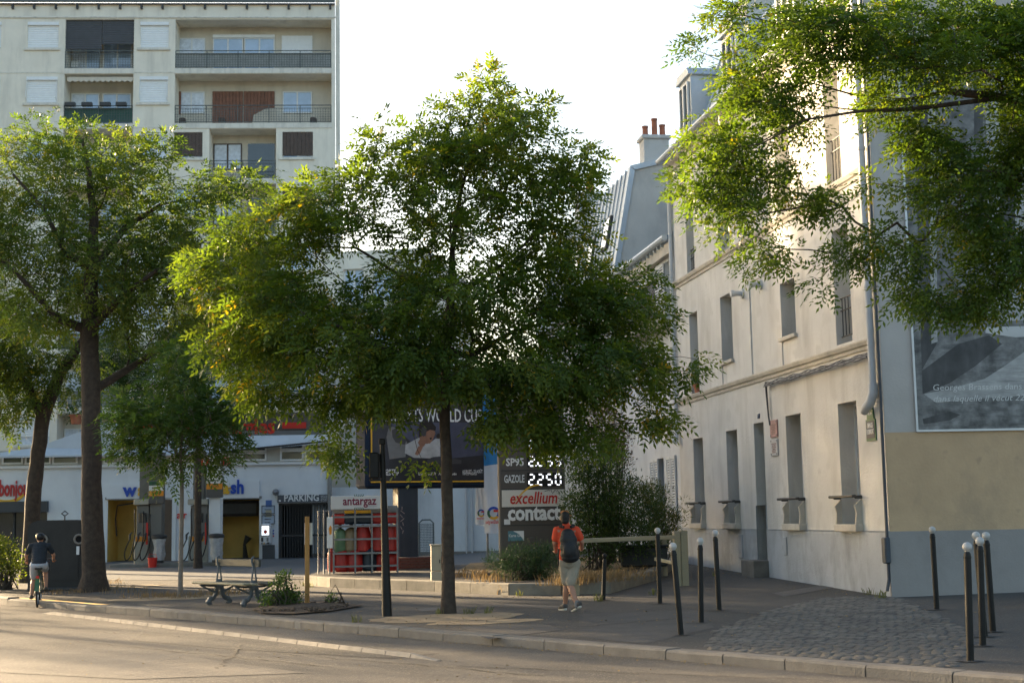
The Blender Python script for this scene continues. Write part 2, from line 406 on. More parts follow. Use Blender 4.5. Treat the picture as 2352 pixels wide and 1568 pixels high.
def window(fr, parent, x0, x1, z0, z1, d, n=2, g=glass, fm=None, ft=.055, name='window', curt=None, mid=False):
    fm = fm or wframe; mb = MB(); t = .05
    mb.box(x0, x0+ft, d-t, d, z0, z1); mb.box(x1-ft, x1, d-t, d, z0, z1); mb.box(x0+ft, x1-ft, d-t, d, z0, z0+ft); mb.box(x0+ft, x1-ft, d-t, d, z1-ft, z1)
    w = (x1-x0-2*ft)/n
    for i in range(1, n):
        c = x0+ft+w*i; mb.box(c-ft*.7, c+ft*.7, d-t*1.2, d, z0+ft, z1-ft)
    o = mb.build(name, fm, parent, fr.M)
    for i in range(n):
        a = x0+ft+w*i+(ft*.7 if i else 0); b = x0+ft+w*(i+1)-(ft*.7 if i < n-1 else 0)
        gm = g[i % len(g)] if isinstance(g, list) else g
        p = MB(); p.box(a, b, d-.02, d-.012, z0+ft, z1-ft); p.build('pane', gm, o, fr.M)
    return o
def box(fr, parent, name, m, x0, x1, y0, y1, z0, z1, b=0):
    mb = MB(); (mb.bbox(x0, x1, y0, y1, z0, z1, b) if b else mb.box(x0, x1, y0, y1, z0, z1)); return mb.build(name, m, parent, fr.M)

# ------------------------------------------------------------------ apartment block behind the filling station
AP = Frame(at(761, 600, 70)[:2], R(3.0))
def z1(x, y, d=0.0): return AP.L(x*.3398, y*.3398, d)
apart = thing('apartment_building', 'tall cream apartment block with recessed balconies behind the filling station', 'building', TM((AP.o.x, AP.o.y, .5), AP.r))
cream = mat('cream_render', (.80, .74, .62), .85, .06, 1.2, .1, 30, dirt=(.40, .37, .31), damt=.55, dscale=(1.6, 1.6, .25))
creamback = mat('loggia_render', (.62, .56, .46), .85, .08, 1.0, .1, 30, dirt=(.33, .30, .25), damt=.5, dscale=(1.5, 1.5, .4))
slabm = mat('slab_edge', (.72, .68, .59), .8, .06, 2, dirt=(.30, .28, .24), damt=.6, dscale=(3, 3, .5))
rollm = mat('roller_shutter', (.80, .81, .80), .55, .04, 5)
brownsh = mat('brown_shutter', (.085, .058, .045), .6, .25, 6)
woodsh = mat('wood_shutter', (.20, .085, .05), .6, .3, 5, dirt=(.1, .05, .03), damt=.6, dscale=(8, 8, .7))
blindm = mat('grey_blind', (.075, .078, .085), .8, .1, 4)
railm = mat('rail_metal', (.10, .115, .11), .6, .15, 8)
greenc = mat('green_canvas', (.05, .115, .095), .8, .15, 5)
meshc = mat('wire_glass', (.30, .31, .29), .6, .15, 3)
terra = mat('terracotta', (.36, .13, .07), .8, .2, 6)
XR = 0.0
xw0 = (-35.9-AP.o.x)/math.cos(AP.r)                    # runs on to the left, out of the picture
xe = [z1(x, 300)[0] for x in (440, 905, 1185, 2240)]; xend = z1(2266, 300)[0]
rowz = []                                              # (floor z, soffit z)
zt = z1(1700, 133)[1]; zb = z1(1700, 462)[1]; pitch = z1(1700, 133)[1]-z1(1700, 500)[1]
for r in range(9): rowz.append((zb-r*pitch, zt-r*pitch))
ztop = z1(1700, 30)[1]
LD = 1.25; ops = []; items = []
W = lambda x: z1(x, 300)[0]
def zrow(r, y): return z1(1700, y)[1]-r*pitch
for r in range(9):
    f, s = rowz[r]
    ops.append((W(440), W(905), f, s, LD))
    for a, b in ((185, 395), (948, 1140), (-420, -210)): ops.append((W(a), W(b), zrow(r, 325), zrow(r, 150), .16))
    ops.append((W(-130), W(8), zrow(r, 325), zrow(r, 150), .16))
    if r in (0, 1, 5, 6): ops.append((W(1185), W(2240), f, s, LD))
    else:
        ops.append((W(1420), W(1868), f, s, LD)); ops.append((W(1183), W(1375), zrow(r, 330), zrow(r, 155), .16)); ops.append((W(1910), W(2115), zrow(r, 330), zrow(r, 155), .16))
far = []
xx = W(-420)-2.2
while xx > xw0+2:                                       # plain bays beyond the frame
    for r in range(9): far.append((xx-1.4, xx, zrow(r, 325), zrow(r, 150), .16))
    xx -= 3.4
wall(AP, xw0, xend, .2, ztop, ops+far).build('wall', cream, apart, AP.M)
mb = MB()
mb.quad((xend, 0, .2), (xend-2.4, 13, .2), (xend-2.4, 13, ztop), (xend, 0, ztop)); mb.quad((xw0, 13, .2), (xw0, 0, .2), (xw0, 0, ztop), (xw0, 13, ztop))
mb.quad((xend-2.4, 13, .2), (xw0, 13, .2), (xw0, 13, ztop), (xend-2.4, 13, ztop)); mb.quad((xw0, 0, ztop), (xend, 0, ztop), (xend-2.4, 13, ztop), (xw0, 13, ztop))
mb.build('side_wall', cream, apart, AP.M)
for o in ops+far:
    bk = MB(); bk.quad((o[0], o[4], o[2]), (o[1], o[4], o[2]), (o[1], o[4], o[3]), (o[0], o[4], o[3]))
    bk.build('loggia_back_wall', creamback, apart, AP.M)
for r in range(9):                                      # floor slab edges and sills
    f, s = rowz[r]
    box(AP, apart, 'slab_edge', slabm, W(440)-.02, W(905)+.02, -.035, LD-.01, zrow(r, 497), f-.004)
    a, b = (1185, 2240) if r in (0, 1, 5, 6) else (1420, 1868)
    box(AP, apart, 'slab_edge', slabm, W(a)-.02, W(b)+.02, -.035, LD-.01, zrow(r, 497), f-.004)
    sl_ = [(185, 395), (948, 1140)]+([] if r in (0, 1, 5, 6) else [(1183, 1375), (1910, 2115)])
    for a, b in sl_: box(AP, apart, 'sill', slabm, W(a)-.14, W(b)+.09, -.09, .15, zrow(r, 341), zrow(r, 326))
    box(AP, apart, 'string_course', slabm, xw0, W(440)-.03, -.02, .01, zrow(r, 493), zrow(r, 486))
    box(AP, apart, 'string_course', slabm, W(905)+.03, W(1185)-.03, -.02, .01, zrow(r, 493), zrow(r, 486))
box(AP, apart, 'cornice', slabm, xw0, xend+.05, -.06, .0-.002, zrow(0, 124), zrow(0, 114))
box(AP, apart, 'corner_pipe', slabm, xend+.01, xend+.22, .1, .32, .3, ztop+.3)
def railing(x0, x1, f, h, m, d=.02, clad=None, kind='grid', name='railing'):
    mb = MB()
    mb.box(x0, x1, d, d+.04, f+h-.04, f+h); mb.box(x0, x1, d, d+.03, f+h-.18, f+h-.16); mb.box(x0, x1, d, d+.03, f+.06, f+.09)
    n = max(1, int((x1-x0)/1.35))
    for i in range(n+1):
        c = x0+(x1-x0)*i/n; mb.box(c-.02, c+.02, d, d+.04, f+.002, f+h-.04)
    o = mb.build(name, m, apart, AP.M)
    g = MB(); st = .13
    x = x0+st
    while x < x1: g.box(x-.008, x+.008, d+.01, d+.02, f+.09, f+h-.18); x += st
    z = f+.2
    while z < f+h-.2: g.box(x0, x1, d+.012, d+.018, z-.007, z+.007); z += st
    g.build('railing_mesh', m, o, AP.M, kind='stuff')
    if clad: c = MB(); c.box(x0+.02, x1-.02, d+.05, d+.06, f+.08, f+h-.12); c.build('railing_cladding', clad, o, AP.M)
    return o
hR = z1(1700, 340)[1]-rowz[0][0]
def zz(y): return z1(1700, y, LD)[1]
def XB(x): return z1(x, 300, LD)[0]
def shutter(r, a, b, zlo, zhi, m=rollm, d=.15, name='roller_shutter'):
    mb = MB(); x0, x1 = W(a), W(b); z0, z1_ = zlo, zhi; n = max(3, int((z1_-z0)/.11))
    for i in range(n):
        h = (z1_-z0)/n; c = z0+i*h
        mb.add([(x0, d, c), (x1, d, c), (x1, d-.014, c+h*.5), (x0, d-.014, c+h*.5), (x1, d, c+h), (x0, d, c+h)], [(0, 1, 2, 3), (3, 2, 4, 5)])
    return mb.build(name, m, apart, AP.M)
for r in range(9):
    f, s = rowz[r]; rr = random.Random(r+3)
    # small windows in the wall bays
    for a, b in ((185, 395), (948, 1140), (-130, 8)):
        shut = 1.0 if (r == 0) or rr.random() < .4 else (.55 if (r, a) == (1, 948) else (0 if (r, a) == (1, 185) else rr.choice([0, 0, .4, .7])))
        zlo, zhi = zrow(r, 325), zrow(r, 150)
        box(AP, apart, 'shutter_box', rollm, W(a), W(b), .0-.03, .1, zhi-.17, zhi-.003)
        if shut < .99: window(AP, apart, W(a), W(b), zlo, zhi-.17, .155, 2, [curtain, curtain] if rr.random() < .6 else [glass, curtain])
        if shut > 0: shutter(r, a, b, zlo+(1-shut)*(zhi-zlo-.2)+.05, zhi-.17, d=.085)
        if r == 1 and a != -130:                        # projecting blind arms
            for xx in (W(a)+.03, W(b)-.03): m2 = MB(); m2.tube([(xx, -.02, zhi-.15), (xx, -.24, zlo+.25), (xx, -.02, zlo+.1)], .014, 5); m2.build('blind_arm', wframe, apart, AP.M)
    # left loggia
    window(AP, apart, XB(485)+.05, XB(680), f+.02 if r == 0 else f+.9, zrow(r, 215), LD-.02, 2, [curtain, glass])
    window(AP, apart, XB(700), XB(895), f+.02, zrow(r, 215), LD-.02, 2, [glass, glass] if r != 2 else [curtain, glass])
    railing(W(440)+.02, W(905)-.02, f, hR, railm, clad=greenc if r in (1, 4) else (meshc if r > 2 else None))
    if r == 0:
        for (a, b, y) in ((441, 684, 330), (687, 903, 295)): shutter(r, a, b, zrow(0, y), zrow(0, 130), blindm, .12, 'hanging_blind')
        box(AP, apart, 'wall_unit', wframe, XB(495), XB(545), LD-.35, LD-.03, zrow(0, 420), zrow(0, 375), .03)
    if r == 1:
        for a in (452, 565, 688, 795):
            o = box(AP, apart, 'flower_box', darkmetal, W(a), W(a+72), -.26, -.03, f+hR-.1, f+hR+.1, .02)
        mb = MB()
        n = 12
        for i in range(n):                              # scalloped edge of the rolled awning
            x0 = W(455)+(W(900)-W(455))*i/n; x1 = W(455)+(W(900)-W(455))*(i+1)/n
            mb.prism([(x0, s-.12), (x1, s-.12), (x1, s-.3), ((x0+x1)/2, s-.38), (x0, s-.3)], .1, .16)
        mb.build('awning', creamback, apart, AP.M)
    # right loggia or bay
    if r in (0, 1, 5, 6):
        zs = zrow(r, 205)
        window(AP, apart, XB(1207), XB(1388), f+.85, zs, LD-.02, 2, [curtain, curtain])
        if r == 1:
            for (a, b) in ((1440, 1645), (1650, 1858)):
                mb = MB(); n = 9
                for i in range(n):
                    x0 = XB(a)+(XB(b)-XB(a))*i/n; x1 = XB(a)+(XB(b)-XB(a))*(i+1)/n
                    mb.bbox(x0+.004, x1-.004, LD-.06, LD-.015, f+.35, zs+.02, .006)
                mb.build('wooden_shutter', woodsh, apart, AP.M)
            mb = MB(); mb.box(XB(1195), XB(1230), LD-.1, LD-.06, f+.8, zs); mb.build('wooden_shutter', woodsh, apart, AP.M)
        else:
            window(AP, apart, XB(1440), XB(1645), f+.02, zs, LD-.02, 2, [glass, glass]); window(AP, apart, XB(1652), XB(1858), f+.02, zs, LD-.02, 2, [glass, glass])
            box(AP, apart, 'shutter_box', rollm, XB(1440), XB(1858), LD-.12, LD-.02, zs, zs+.16)
        if r == 0:
            mb = MB(); mb.box(XB(1905), XB(2112), LD-.06, LD-.02, f+.75, zs+.12); mb.build('roller_shutter', rollm, apart, AP.M)
        else: window(AP, apart, XB(1912), XB(2110), f+.85, zs, LD-.02, 2, [glass, glass], fm=brownsh if r == 5 else None)
        railing(W(1185)+.02, W(2240)-.02, f, hR, railm, clad=meshc if r in (0, 5) else None)
        if r == 1:
            mb = MB(); mb.prism([(W(1700), f+.05), (W(1880), f+.05), (W(1865), f+.85), (W(1790), f+.82), (W(1712), f+.5)], .3, .34); mb.build('leaning_board', creamback, apart, AP.M)
            for a in (1205, 1470, 2090): box(AP, apart, 'balcony_clutter', brownsh, W(a), W(a+45), .35, .7, f+.004, f+.4, .05)
    else:
        window(AP, apart, XB(1450), XB(1640), f+.75, zrow(r, 190), LD-.02, 2, [curtain, curtain], fm=brownsh)
        mb = MB(); mb.box(XB(1680), XB(1860), LD-.03, LD-.012, f+.02, zrow(r, 190)); mb.build('open_door', glassd, apart, AP.M)
        railing(W(1420)+.02, W(1868)-.02, f, hR, railm)
        for a, b in ((1183, 1375), (1910, 2115)):
            if r == 2 or rr.random() < .5:
                mb = MB(); n = 8
                for i in range(n):
                    x0 = W(a)+(W(b)-W(a))*i/n; x1 = W(a)+(W(b)-W(a))*(i+1)/n
                    mb.bbox(x0+.004, x1-.004, .04, .09, zrow(r, 310), zrow(r, 155), .006)
                mb.build('wooden_shutter', brownsh, apart, AP.M)
            window(AP, apart, W(a), W(b), zrow(r, 330), zrow(r, 155), .155, 2, [glass, curtain])
for o in far: p = MB(); p.box(o[0], o[1], .13, .15, o[2], o[3]); p.build('pane', glass, apart, AP.M)
# roof terrace rail with brackets, boxes and planting behind it
mb = MB(); zr = z1(1700, 38)[1]
br = [82, 228, 375, 520, 665, 810, 955, 1098, 1243, 1385, 1527, 1669, 1811, 1952, 2094, 2234]
for x in br: b = MB(); b.box(W(x)-.05, W(x)+.05, -.14, -.002, z1(1700, 66)[1], z1(1700, 36)[1]); b.build('rail_bracket', darkmetal, apart, AP.M)
box(AP, apart, 'terrace_screen', railm, xw0, xend, -.12, -.07, zr+.12, zr+1.05)
box(AP, apart, 'terrace_rail', darkmetal, xw0, xend, -.15, -.05, zr+.0, zr+.07)

# ------------------------------------------------------------------ right: old house at the corner of the lane
c0 = ground(2051, 1370.6)
PH = Frame((c0.x, c0.y), math.atan2(-.988, .156))       # lane facade: x runs from far to near, y into the house
FH = Frame((c0.x, c0.y), R(1.0))                        # street facade: x to the right
house = thing('corner_house', 'old off-white rendered house with mansard roof at the corner of the lane', 'house', TM(c0, PH.r))
render_ = mat('off_white_render', (.60, .58, .54), .88, .09, 1.1, .4, 20, dirt=(.36, .335, .29), damt=.75, dscale=(1.6, 1.6, .3), speck=((.545, .525, .485), 1.7, .58))
plinthm = mat('grey_plinth', (.40, .42, .44), .85, .1, 1.4, .3, 26, dirt=(.19, .185, .175), damt=.8, dscale=(1.5, 1.5, .7), speck=((.36, .375, .39), 2.4, .6))
tanm = mat('tan_paint', (.53, .37, .22), .85, .12, .9, .3, 22, dirt=(.28, .215, .15), damt=.75, dscale=(.9, .9, .6), speck=((.44, .31, .19), 3, .64))
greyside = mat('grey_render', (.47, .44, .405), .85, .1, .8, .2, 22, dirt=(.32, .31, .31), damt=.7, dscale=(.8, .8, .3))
stone = mat('stone_trim', (.52, .48, .41), .85, .12, 3, .25, 40, dirt=(.25, .23, .2), damt=.7, dscale=(2, 2, 1))
zinc = mat('zinc_sheet', (.50, .54, .57), .38, .12, 1.2, .08, 20, metal=.3, dirt=(.33, .37, .40), damt=.6, dscale=(2, 2, .5))
def P5(zx, zy): return 1470+.3906*zx, 551.2+.3906*zy
def P6(zx, zy): return 1470+.375*zx, 1102.5+.375*zy
def P7(zx, zy): return 1347.5+.4297*zx, .4297*zy
def op(a, b, d=.32): (xa, za), (xb, zb_) = PH.L(*a), PH.L(*b); return (xa, xb, zb_, za, d)
opsH = {'w1a': op(P5(288, 440), P5(352, 905)), 'w1b': op(P5(470, 340), P5(550, 695)), 'w1c': op(P5(822, 260), P5(920, 545)), 'w1d': op((1910, 533), P5(1252, 590)),
        'g1': op(P5(312, 1170), P6(402, 262)), 'g2': op(P5(505, 1125), P6(615, 262)), 'door': op(P5(668, 1080), (1766, 1288), .36), 'g3': op(P5(855, 1035), P6(1012, 265)), 'g4': op(P5(1162, 965), P6(1360, 268)),
        'w2a': op((1573, 455), (1596, 619)), 'w2d': op((1888, 172), (1934, 414))}
sx = lambda k: opsH[k][:2]
for kk, src in (('w2b', 'w1b'), ('w2c', 'w1c')): opsH[kk] = (*sx(src), opsH['w2d'][2], opsH['w2d'][3], .32)
xfar = PH.L(1560, 1000)[0]; zpl = (PH.L(1582, 1212)[1]+PH.L(2021, 1219.6)[1])/2
zs1 = (PH.L(1591, 918)[1]+PH.L(2003, 781.7)[1])/2; zs2 = (PH.L(1552, 656.7)[1]+PH.L(1712, 559)[1])/2; zev = PH.L(1534, 382)[1]
zbase = c0.z-.4
pops = [o for k, o in opsH.items()]
wall(PH, xfar, 0, zpl, zev, pops).build('wall', render_, house, PH.M)
d_ = opsH['door']; wall(PH, xfar, 0, zbase, zpl-.0, [(d_[0], d_[1], d_[2], zpl+.5, .38)], y0=-.025).build('plinth', plinthm, house, PH.M)
box(PH, house, 'plinth_cap', plinthm, xfar, d_[0], -.025, -.0005, zpl-.02, zpl+.006); box(PH, house, 'plinth_cap', plinthm, d_[1], .0, -.025, -.0005, zpl-.02, zpl+.006)
bk = MB()
for o in pops: bk.quad((o[0]-.01, o[4]+.1, o[2]-.01), (o[1]+.01, o[4]+.1, o[2]-.01), (o[1]+.01, o[4]+.1, o[3]+.01), (o[0]-.01, o[4]+.1, o[3]+.01))
bk.build('room_backing', glassd, house, PH.M)
for k_, o in opsH.items():
    if k_ == 'door': continue
    window(PH, house, o[0], o[1], o[2], o[3], o[4]+.03, 2, glassd)
greend = mat('green_door_paint', (.02, .06, .045), .45, .2, 4)
dr = MB(); dr.bbox(d_[0], d_[1], d_[4]-.02, d_[4]+.03, d_[2]+.12, d_[3]-.3, .01); dr.box(d_[0], d_[1], d_[4]-.01, d_[4]+.03, d_[3]-.28, d_[3])
do = dr.build('door', greend, house, PH.M)
for (a, b) in ((.08, .45), (.55, .92)):
    for (c, e) in ((.1, .42), (.48, .9)):
        w_ = d_[1]-d_[0]; h_ = d_[3]-.3-d_[2]-.12; m2 = MB(); m2.bbox(d_[0]+w_*a, d_[0]+w_*b, d_[4]-.045, d_[4]-.019, d_[2]+.12+h_*c, d_[2]+.12+h_*e, .012); m2.build('door_panel', greend, do, PH.M)
m2 = MB(); m2.lathe([(.0, -.02), (.03, -.01), (.035, 0), (.02, .02)], (d_[1]-.1, d_[4]-.05, d_[2]+1.1), 10); m2.build('door_knob', steel, do, PH.M)
st_ = MB(); st_.bbox(d_[0]-.12, d_[1]+.06, -.36, .36, d_[2]-.45, d_[2]+.02, .015); st_.build('door_step', granite, house, PH.M)
def moulding(x0, x1, z, prof, name='string_course', m=stone):
    mb = MB(); n = len(prof); vs = [(x0, -p, z+q) for p, q in prof]+[(x1, -p, z+q) for p, q in prof]
    mb.add(vs, [(i, i+n, i+1+n, i+1) for i in range(n-1)]+[tuple(range(n)), tuple(range(2*n-1, n-1, -1))]); return mb.build(name, m, house, PH.M)
SP = [(.001, -.09), (.03, -.09), (.04, -.03), (.075, -.01), (.1, .05), (.1, .075), (.001, .1)]
xn1 = PH.L(2003, 780)[0]
moulding(xfar, xn1, zs1, SP); moulding(xfar, xn1, zs2, SP)
moulding(xfar, xn1, zev-.16, [(.001, -.12), (.05, -.1), (.08, .0), (.16, .05), (.22, .14), (.22, .17), (.001, .18)], 'eaves_cornice')
g_ = MB(); g_.tube([(xfar-.1, -.3, zev+.06), (xn1, -.3, zev+.06)], .08, 10); go = g_.build('gutter', zinc, house, PH.M)
x = xfar+.3
bm_ = MB(); bm_.bbox(-.025, .025, -.06, .2, -.1, .03, .008); bme = bm_.mesh('gutter_bracket', zinc)
while x < xn1-.2: inst('gutter_bracket', bme, go, PH.M @ Matrix.Translation((x, -.2, zev-.02))); x += .62
for k_ in ('g1', 'g2', 'g3', 'g4'):                     # consoles and guard bars of the ground floor windows
    o = opsH[k_]
    m2 = MB(); m2.bbox(o[0]-.07, o[1]+.07, -.15, .30, o[2]-.13, o[2]+.0, .012); m2.build('sill', stone, house, PH.M)
    m2 = MB(); m2.bbox(o[0]-.16, o[1]+.1, -.2, -.12, o[2]+.46, o[2]+.51, .012); m2.bbox(o[0]-.1, o[0]-.04, -.13, .0, o[2]+.44, o[2]+.50, .01); m2.bbox(o[1]+.02, o[1]+.07, -.13, .0, o[2]+.44, o[2]+.50, .01)
    m2.build('guard_bar', darkmetal, house, PH.M)
    for (xx) in (o[0]-.05, o[1]+.0):
        m2 = MB(); m2.prism([(0, 0), (.12, .0), (.10, .2), (.13, .32), (.0, .45)], -.02, .03, M=Matrix.Translation((xx, 0, o[2]))@Matrix.Rotation(R(-90), 4, 'Z')); m2.build('console', stone, house, PH.M)
for k_ in ('w1b', 'w1c'):
    o = opsH[k_]; m2 = MB(); m2.bbox(o[0]-.05, o[1]+.05, -.07, .3, o[2]-.08, o[2]+.0, .01); m2.build('sill', stone, house, PH.M)
    m2 = MB(); m2.box(o[0]-.01, o[0]+.03, -.02, .002, zs1+.1, o[2]-.08); m2.build('relief_strip', render_, house, PH.M)
def guard(o, lo=.1, hi=.9, nm='window_guard'):
    m2 = MB(); x0, x1 = o[0]+.02, o[1]-.02
    for z in (o[2]+lo, o[2]+hi-.22, o[2]+hi): m2.tube([(x0, .1, z), (x1, .1, z)], .014, 6)
    n = 5
    for i in range(n):
        x = x0+(x1-x0)*(i+.5)/n; m2.tube([(x, .1, o[2]+lo), (x, .1, o[2]+hi)], .010, 6)
    m2.build(nm, darkmetal, house, PH.M)
guard(opsH['w1d'], .15, .85); guard(opsH['w2a'], .1, .6); guard(opsH['w2d']); guard(opsH['w1a'], .7, .75)
# drain pipes, cables, outlets
def pxt(pts, d=-.08): return [(*[PH.L(px, py, d)[0]], d, PH.L(px, py, d)[1]) for px, py in pts]
pm = mat('pipe_grey', (.50, .51, .52), .5, .08, 4, dirt=(.33, .33, .33), damt=.5, dscale=(3, 3, .5))
dm = mat('pipe_dark_blue', (.045, .055, .07), .5, .2, 4)
xp = PH.L(2012, 800)[0]
m2 = MB(); m2.tube([(xp, -.09, zev), (xp, -.09, zs1+.0), (xp, -.09, PH.L(2017, 888)[1])], .062, 12)
for py in (100, 330, 555, 655): z = PH.L(2008, py)[1]; m2.tube([(xp, -.09, z-.03), (xp, -.09, z+.03)], .075, 12)
zq = PH.L(2017, 895)[1]
m2.tube([(xp, -.09, zq+.1), (xp, -.09, zq-.05), (xp-.06, -.12, zq-.2), (xp-.18, -.16, zq-.3), (xp-.3, -.14, zq-.34)], [.08, .085, .085, .08, .07], 12)
m2.build('drain_pipe', pm, house, PH.M, smooth=True)
m2 = MB(); x2 = xp+.2; m2.tube([(x2, -.05, zev), (x2, -.05, zs1), (x2-.02, -.05, c0.z+.3), (x2, -.1, c0.z+.1)], .028, 8); m2.build('conduit', dm, house, PH.M)
m2 = MB(); m2.bbox(x2-.09, x2+.07, -.13, -.03, c0.z+.55, c0.z+.98, .02); m2.build('junction_box', dm, house, PH.M)
xf2 = PH.L(1552, 800)[0]
m2 = MB(); m2.tube([(xfar+.02, -.07, zev), (xfar+.02, -.07, PH.L(1560, 1000)[1])], .055, 10)
zq = PH.L(1563, 1005)[1]; m2.tube([(xfar+.02, -.07, zq+.05), (xfar+.06, -.12, zq-.05), (xfar+.2, -.16, zq-.1)], [.06, .08, .07], 10); m2.build('drain_pipe', pm, house, PH.M, smooth=True)
m2 = MB()
for s_ in range(5):                                     # sagging bundle of cables under the string course
    rr = random.Random(s_); pts = []
    n = 26; xa = PH.L(1766, 870)[0]
    for i in range(n+1): x = xa+(xn1-xa)*i/n; pts.append((x, -.07-.012*s_, zs1-.14-.02*s_-.03*abs(math.sin(i*.8+s_))-rr.uniform(0, .02)))
    m2.tube(pts, .013, 5)
m2.tube([(xa, -.08, zs1-.15), (xa-.03, -.06, zs1-.4), (xa+.02, -.05, zs1-.85), (xa+.06, -.04, zs1-1.05)], .016, 6); m2.tube([(xa+.06, -.08, zs1-.15), (xa+.03, -.06, zs1-.5), (xa+.06, -.05, zs1-.95)], .012, 6)
m2.build('cable_bundle', darkmetal, house, PH.M)
m2 = MB(); a = PH.L(*P5(643, 245)); b = PH.L(*P5(655, 790)); m2.box(a[0]-.03, a[0]+.03, -.03, .003, b[1], a[1]); m2.box(a[0]+.03, a[0]+1.0, -.03, .003, a[1]-.03, a[1]+.03); m2.build('blind_window_surround', render_, house, PH.M)
for zx, zy in ((605, 315), (712, 262)):                 # flue terminals
    x, z = PH.L(*P5(zx, zy)); m2 = MB(); m2.tube([(x, 0, z), (x, -.04, z)], .11, 14); m2.tube([(x, -.03, z), (x, -.26, z)], .055, 12); m2.tube([(x, -.2, z), (x, -.28, z)], .075, 12); m2.build('flue_outlet', pm, house, PH.M)
for (a, b) in ((P6(612, 330), P6(640, 475)), (P6(888, 345), P6(912, 458))):
    (xa, za), (xb, zb2) = PH.L(*a), PH.L(*b); m2 = MB(); m2.bbox(xa, xb, -.05, -.026, zb2, za, .008); m2.build('meter_hatch', plinthm, house, PH.M)
# pot on the first floor ledge
x, z = (opsH['w1a'][0]+opsH['w1a'][1])/2-.1, opsH['w1a'][2]
pot = MB(); pot.lathe([(.09, 0), (.13, .22), (.15, .22), (.15, .28), (.12, .28), (.11, .2)], (0, 0, 0), 14)
PM = PH.M @ Matrix.Translation((x, .12, z+.004))
potT = thing('flower_pot', 'terracotta flower pot with a small plant on the first-floor ledge', 'flower pot', PM)
inst('pot', pot.mesh('pot', terra, smooth=True), potT, PM)
POTPLANT = (potT, PM)
# roof
roof = MB(); xa, xb = xfar, 0.05
pf = [(-.05, zev+.1), (.15, zev+.12), (1.0, zev+2.35), (1.2, zev+2.45), (6.5, zev+3.4), (9, zev+2.4)]
for i in range(len(pf)-1): roof.quad((xa, pf[i][0], pf[i][1]), (xb, pf[i][0], pf[i][1]), (xb, pf[i+1][0], pf[i+1][1]), (xa, pf[i+1][0], pf[i+1][1]))
roof.poly([(xa, p, q) for p, q in pf]+[(xa, 9, zev), (xa, 0, zev)]); roof.poly([(xb, p, q) for p, q in pf]+[(xb, 9, zev), (xb, 0, zev)])
ro = roof.build('roof', zinc, house, PH.M)
x = xa+.3
while x < xb:
    m2 = MB(); d0 = Vector((0, pf[2][0]-pf[1][0], pf[2][1]-pf[1][1])); m2.tube([(x, .13, zev+.14), (x, .98, zev+2.37)], .025, 6); m2.build('roof_seam', zinc, ro, PH.M); x += .62
for xd in (xfar+1.25, xfar+4.9, xfar+8.6):
    m2 = MB(); m2.box(xd-.5, xd+.5, .1, 1.25, zev+.3, zev+1.85); m2.prism([(xd-.6, zev+1.85), (xd+.6, zev+1.85), (xd+.45, zev+2.05), (xd-.45, zev+2.05)], .02, 1.5); do2 = m2.build('dormer', zinc, ro, PH.M)
    window(PH, ro, xd-.38, xd+.38, zev+.5, zev+1.72, .085, 2, glassd)
def chimney(fr, parent, x0, x1, y0, y1, z0, z1_, pots, m=None):
    m2 = MB(); m2.box(x0, x1, y0, y1, z0, z1_); m2.bbox(x0-.07, x1+.07, y0-.07, y1+.07, z1_+.001, z1_+.12, .02); c = m2.build('chimney', m or render_, parent, fr.M)
    for p in range(pots):
        cx = x0+(x1-x0)*(p+.5)/pots; k = MB(); h = (.42, .62, .42, .5)[p % 4]; k.lathe([(.11, 0), (.14, .05), (.105, .1), (.10, h), (.12, h), (.12, h+.05), (.08, h+.05)], (cx, (y0+y1)/2, z1_+.122), 12); k.build('chimney_pot', terra, c, fr.M, smooth=True)
    return c
chimney(PH, ro, PH.L(1667, 69, 2.6)[0], PH.L(1717, 69, 2.6)[0], 2.6, 4.2, zev+2.3, PH.L(1690, 24, 2.6)[1], 0)
# street side of the house
xr = 6.0
zpf = FH.L(2200, 1217)[1]; ztn = FH.L(2200, 990)[1]
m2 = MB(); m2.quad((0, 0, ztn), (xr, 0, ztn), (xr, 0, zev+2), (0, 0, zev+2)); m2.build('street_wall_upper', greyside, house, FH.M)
m2 = MB(); m2.quad((.0, -.004, zpf), (xr, -.004, zpf), (xr, -.004, ztn), (0, -.004, ztn)); m2.build('street_wall_tan_band', tanm, house, FH.M)
m2 = MB(); m2.box(-.03, xr, -.035, .05, zbase, zpf); m2.build('street_plinth', mat('shaded_grey_plinth', (.29, .272, .255), .85, .1, 1.2, .2, 30, dirt=(.16, .155, .15), damt=.6, dscale=(1, 1, .7)), house, FH.M)  # lane plinth grey made darker: street-side shade is put into the colour
m2 = MB(); m2.box(xr, xr+.1, 0, 9, zbase, zev+2); m2.quad((1.6, 9, zbase), (xr, 9, zbase), (xr, 9, zev+2), (1.6, 9, zev+2)); m2.build('rear_wall', greyside, house, FH.M)
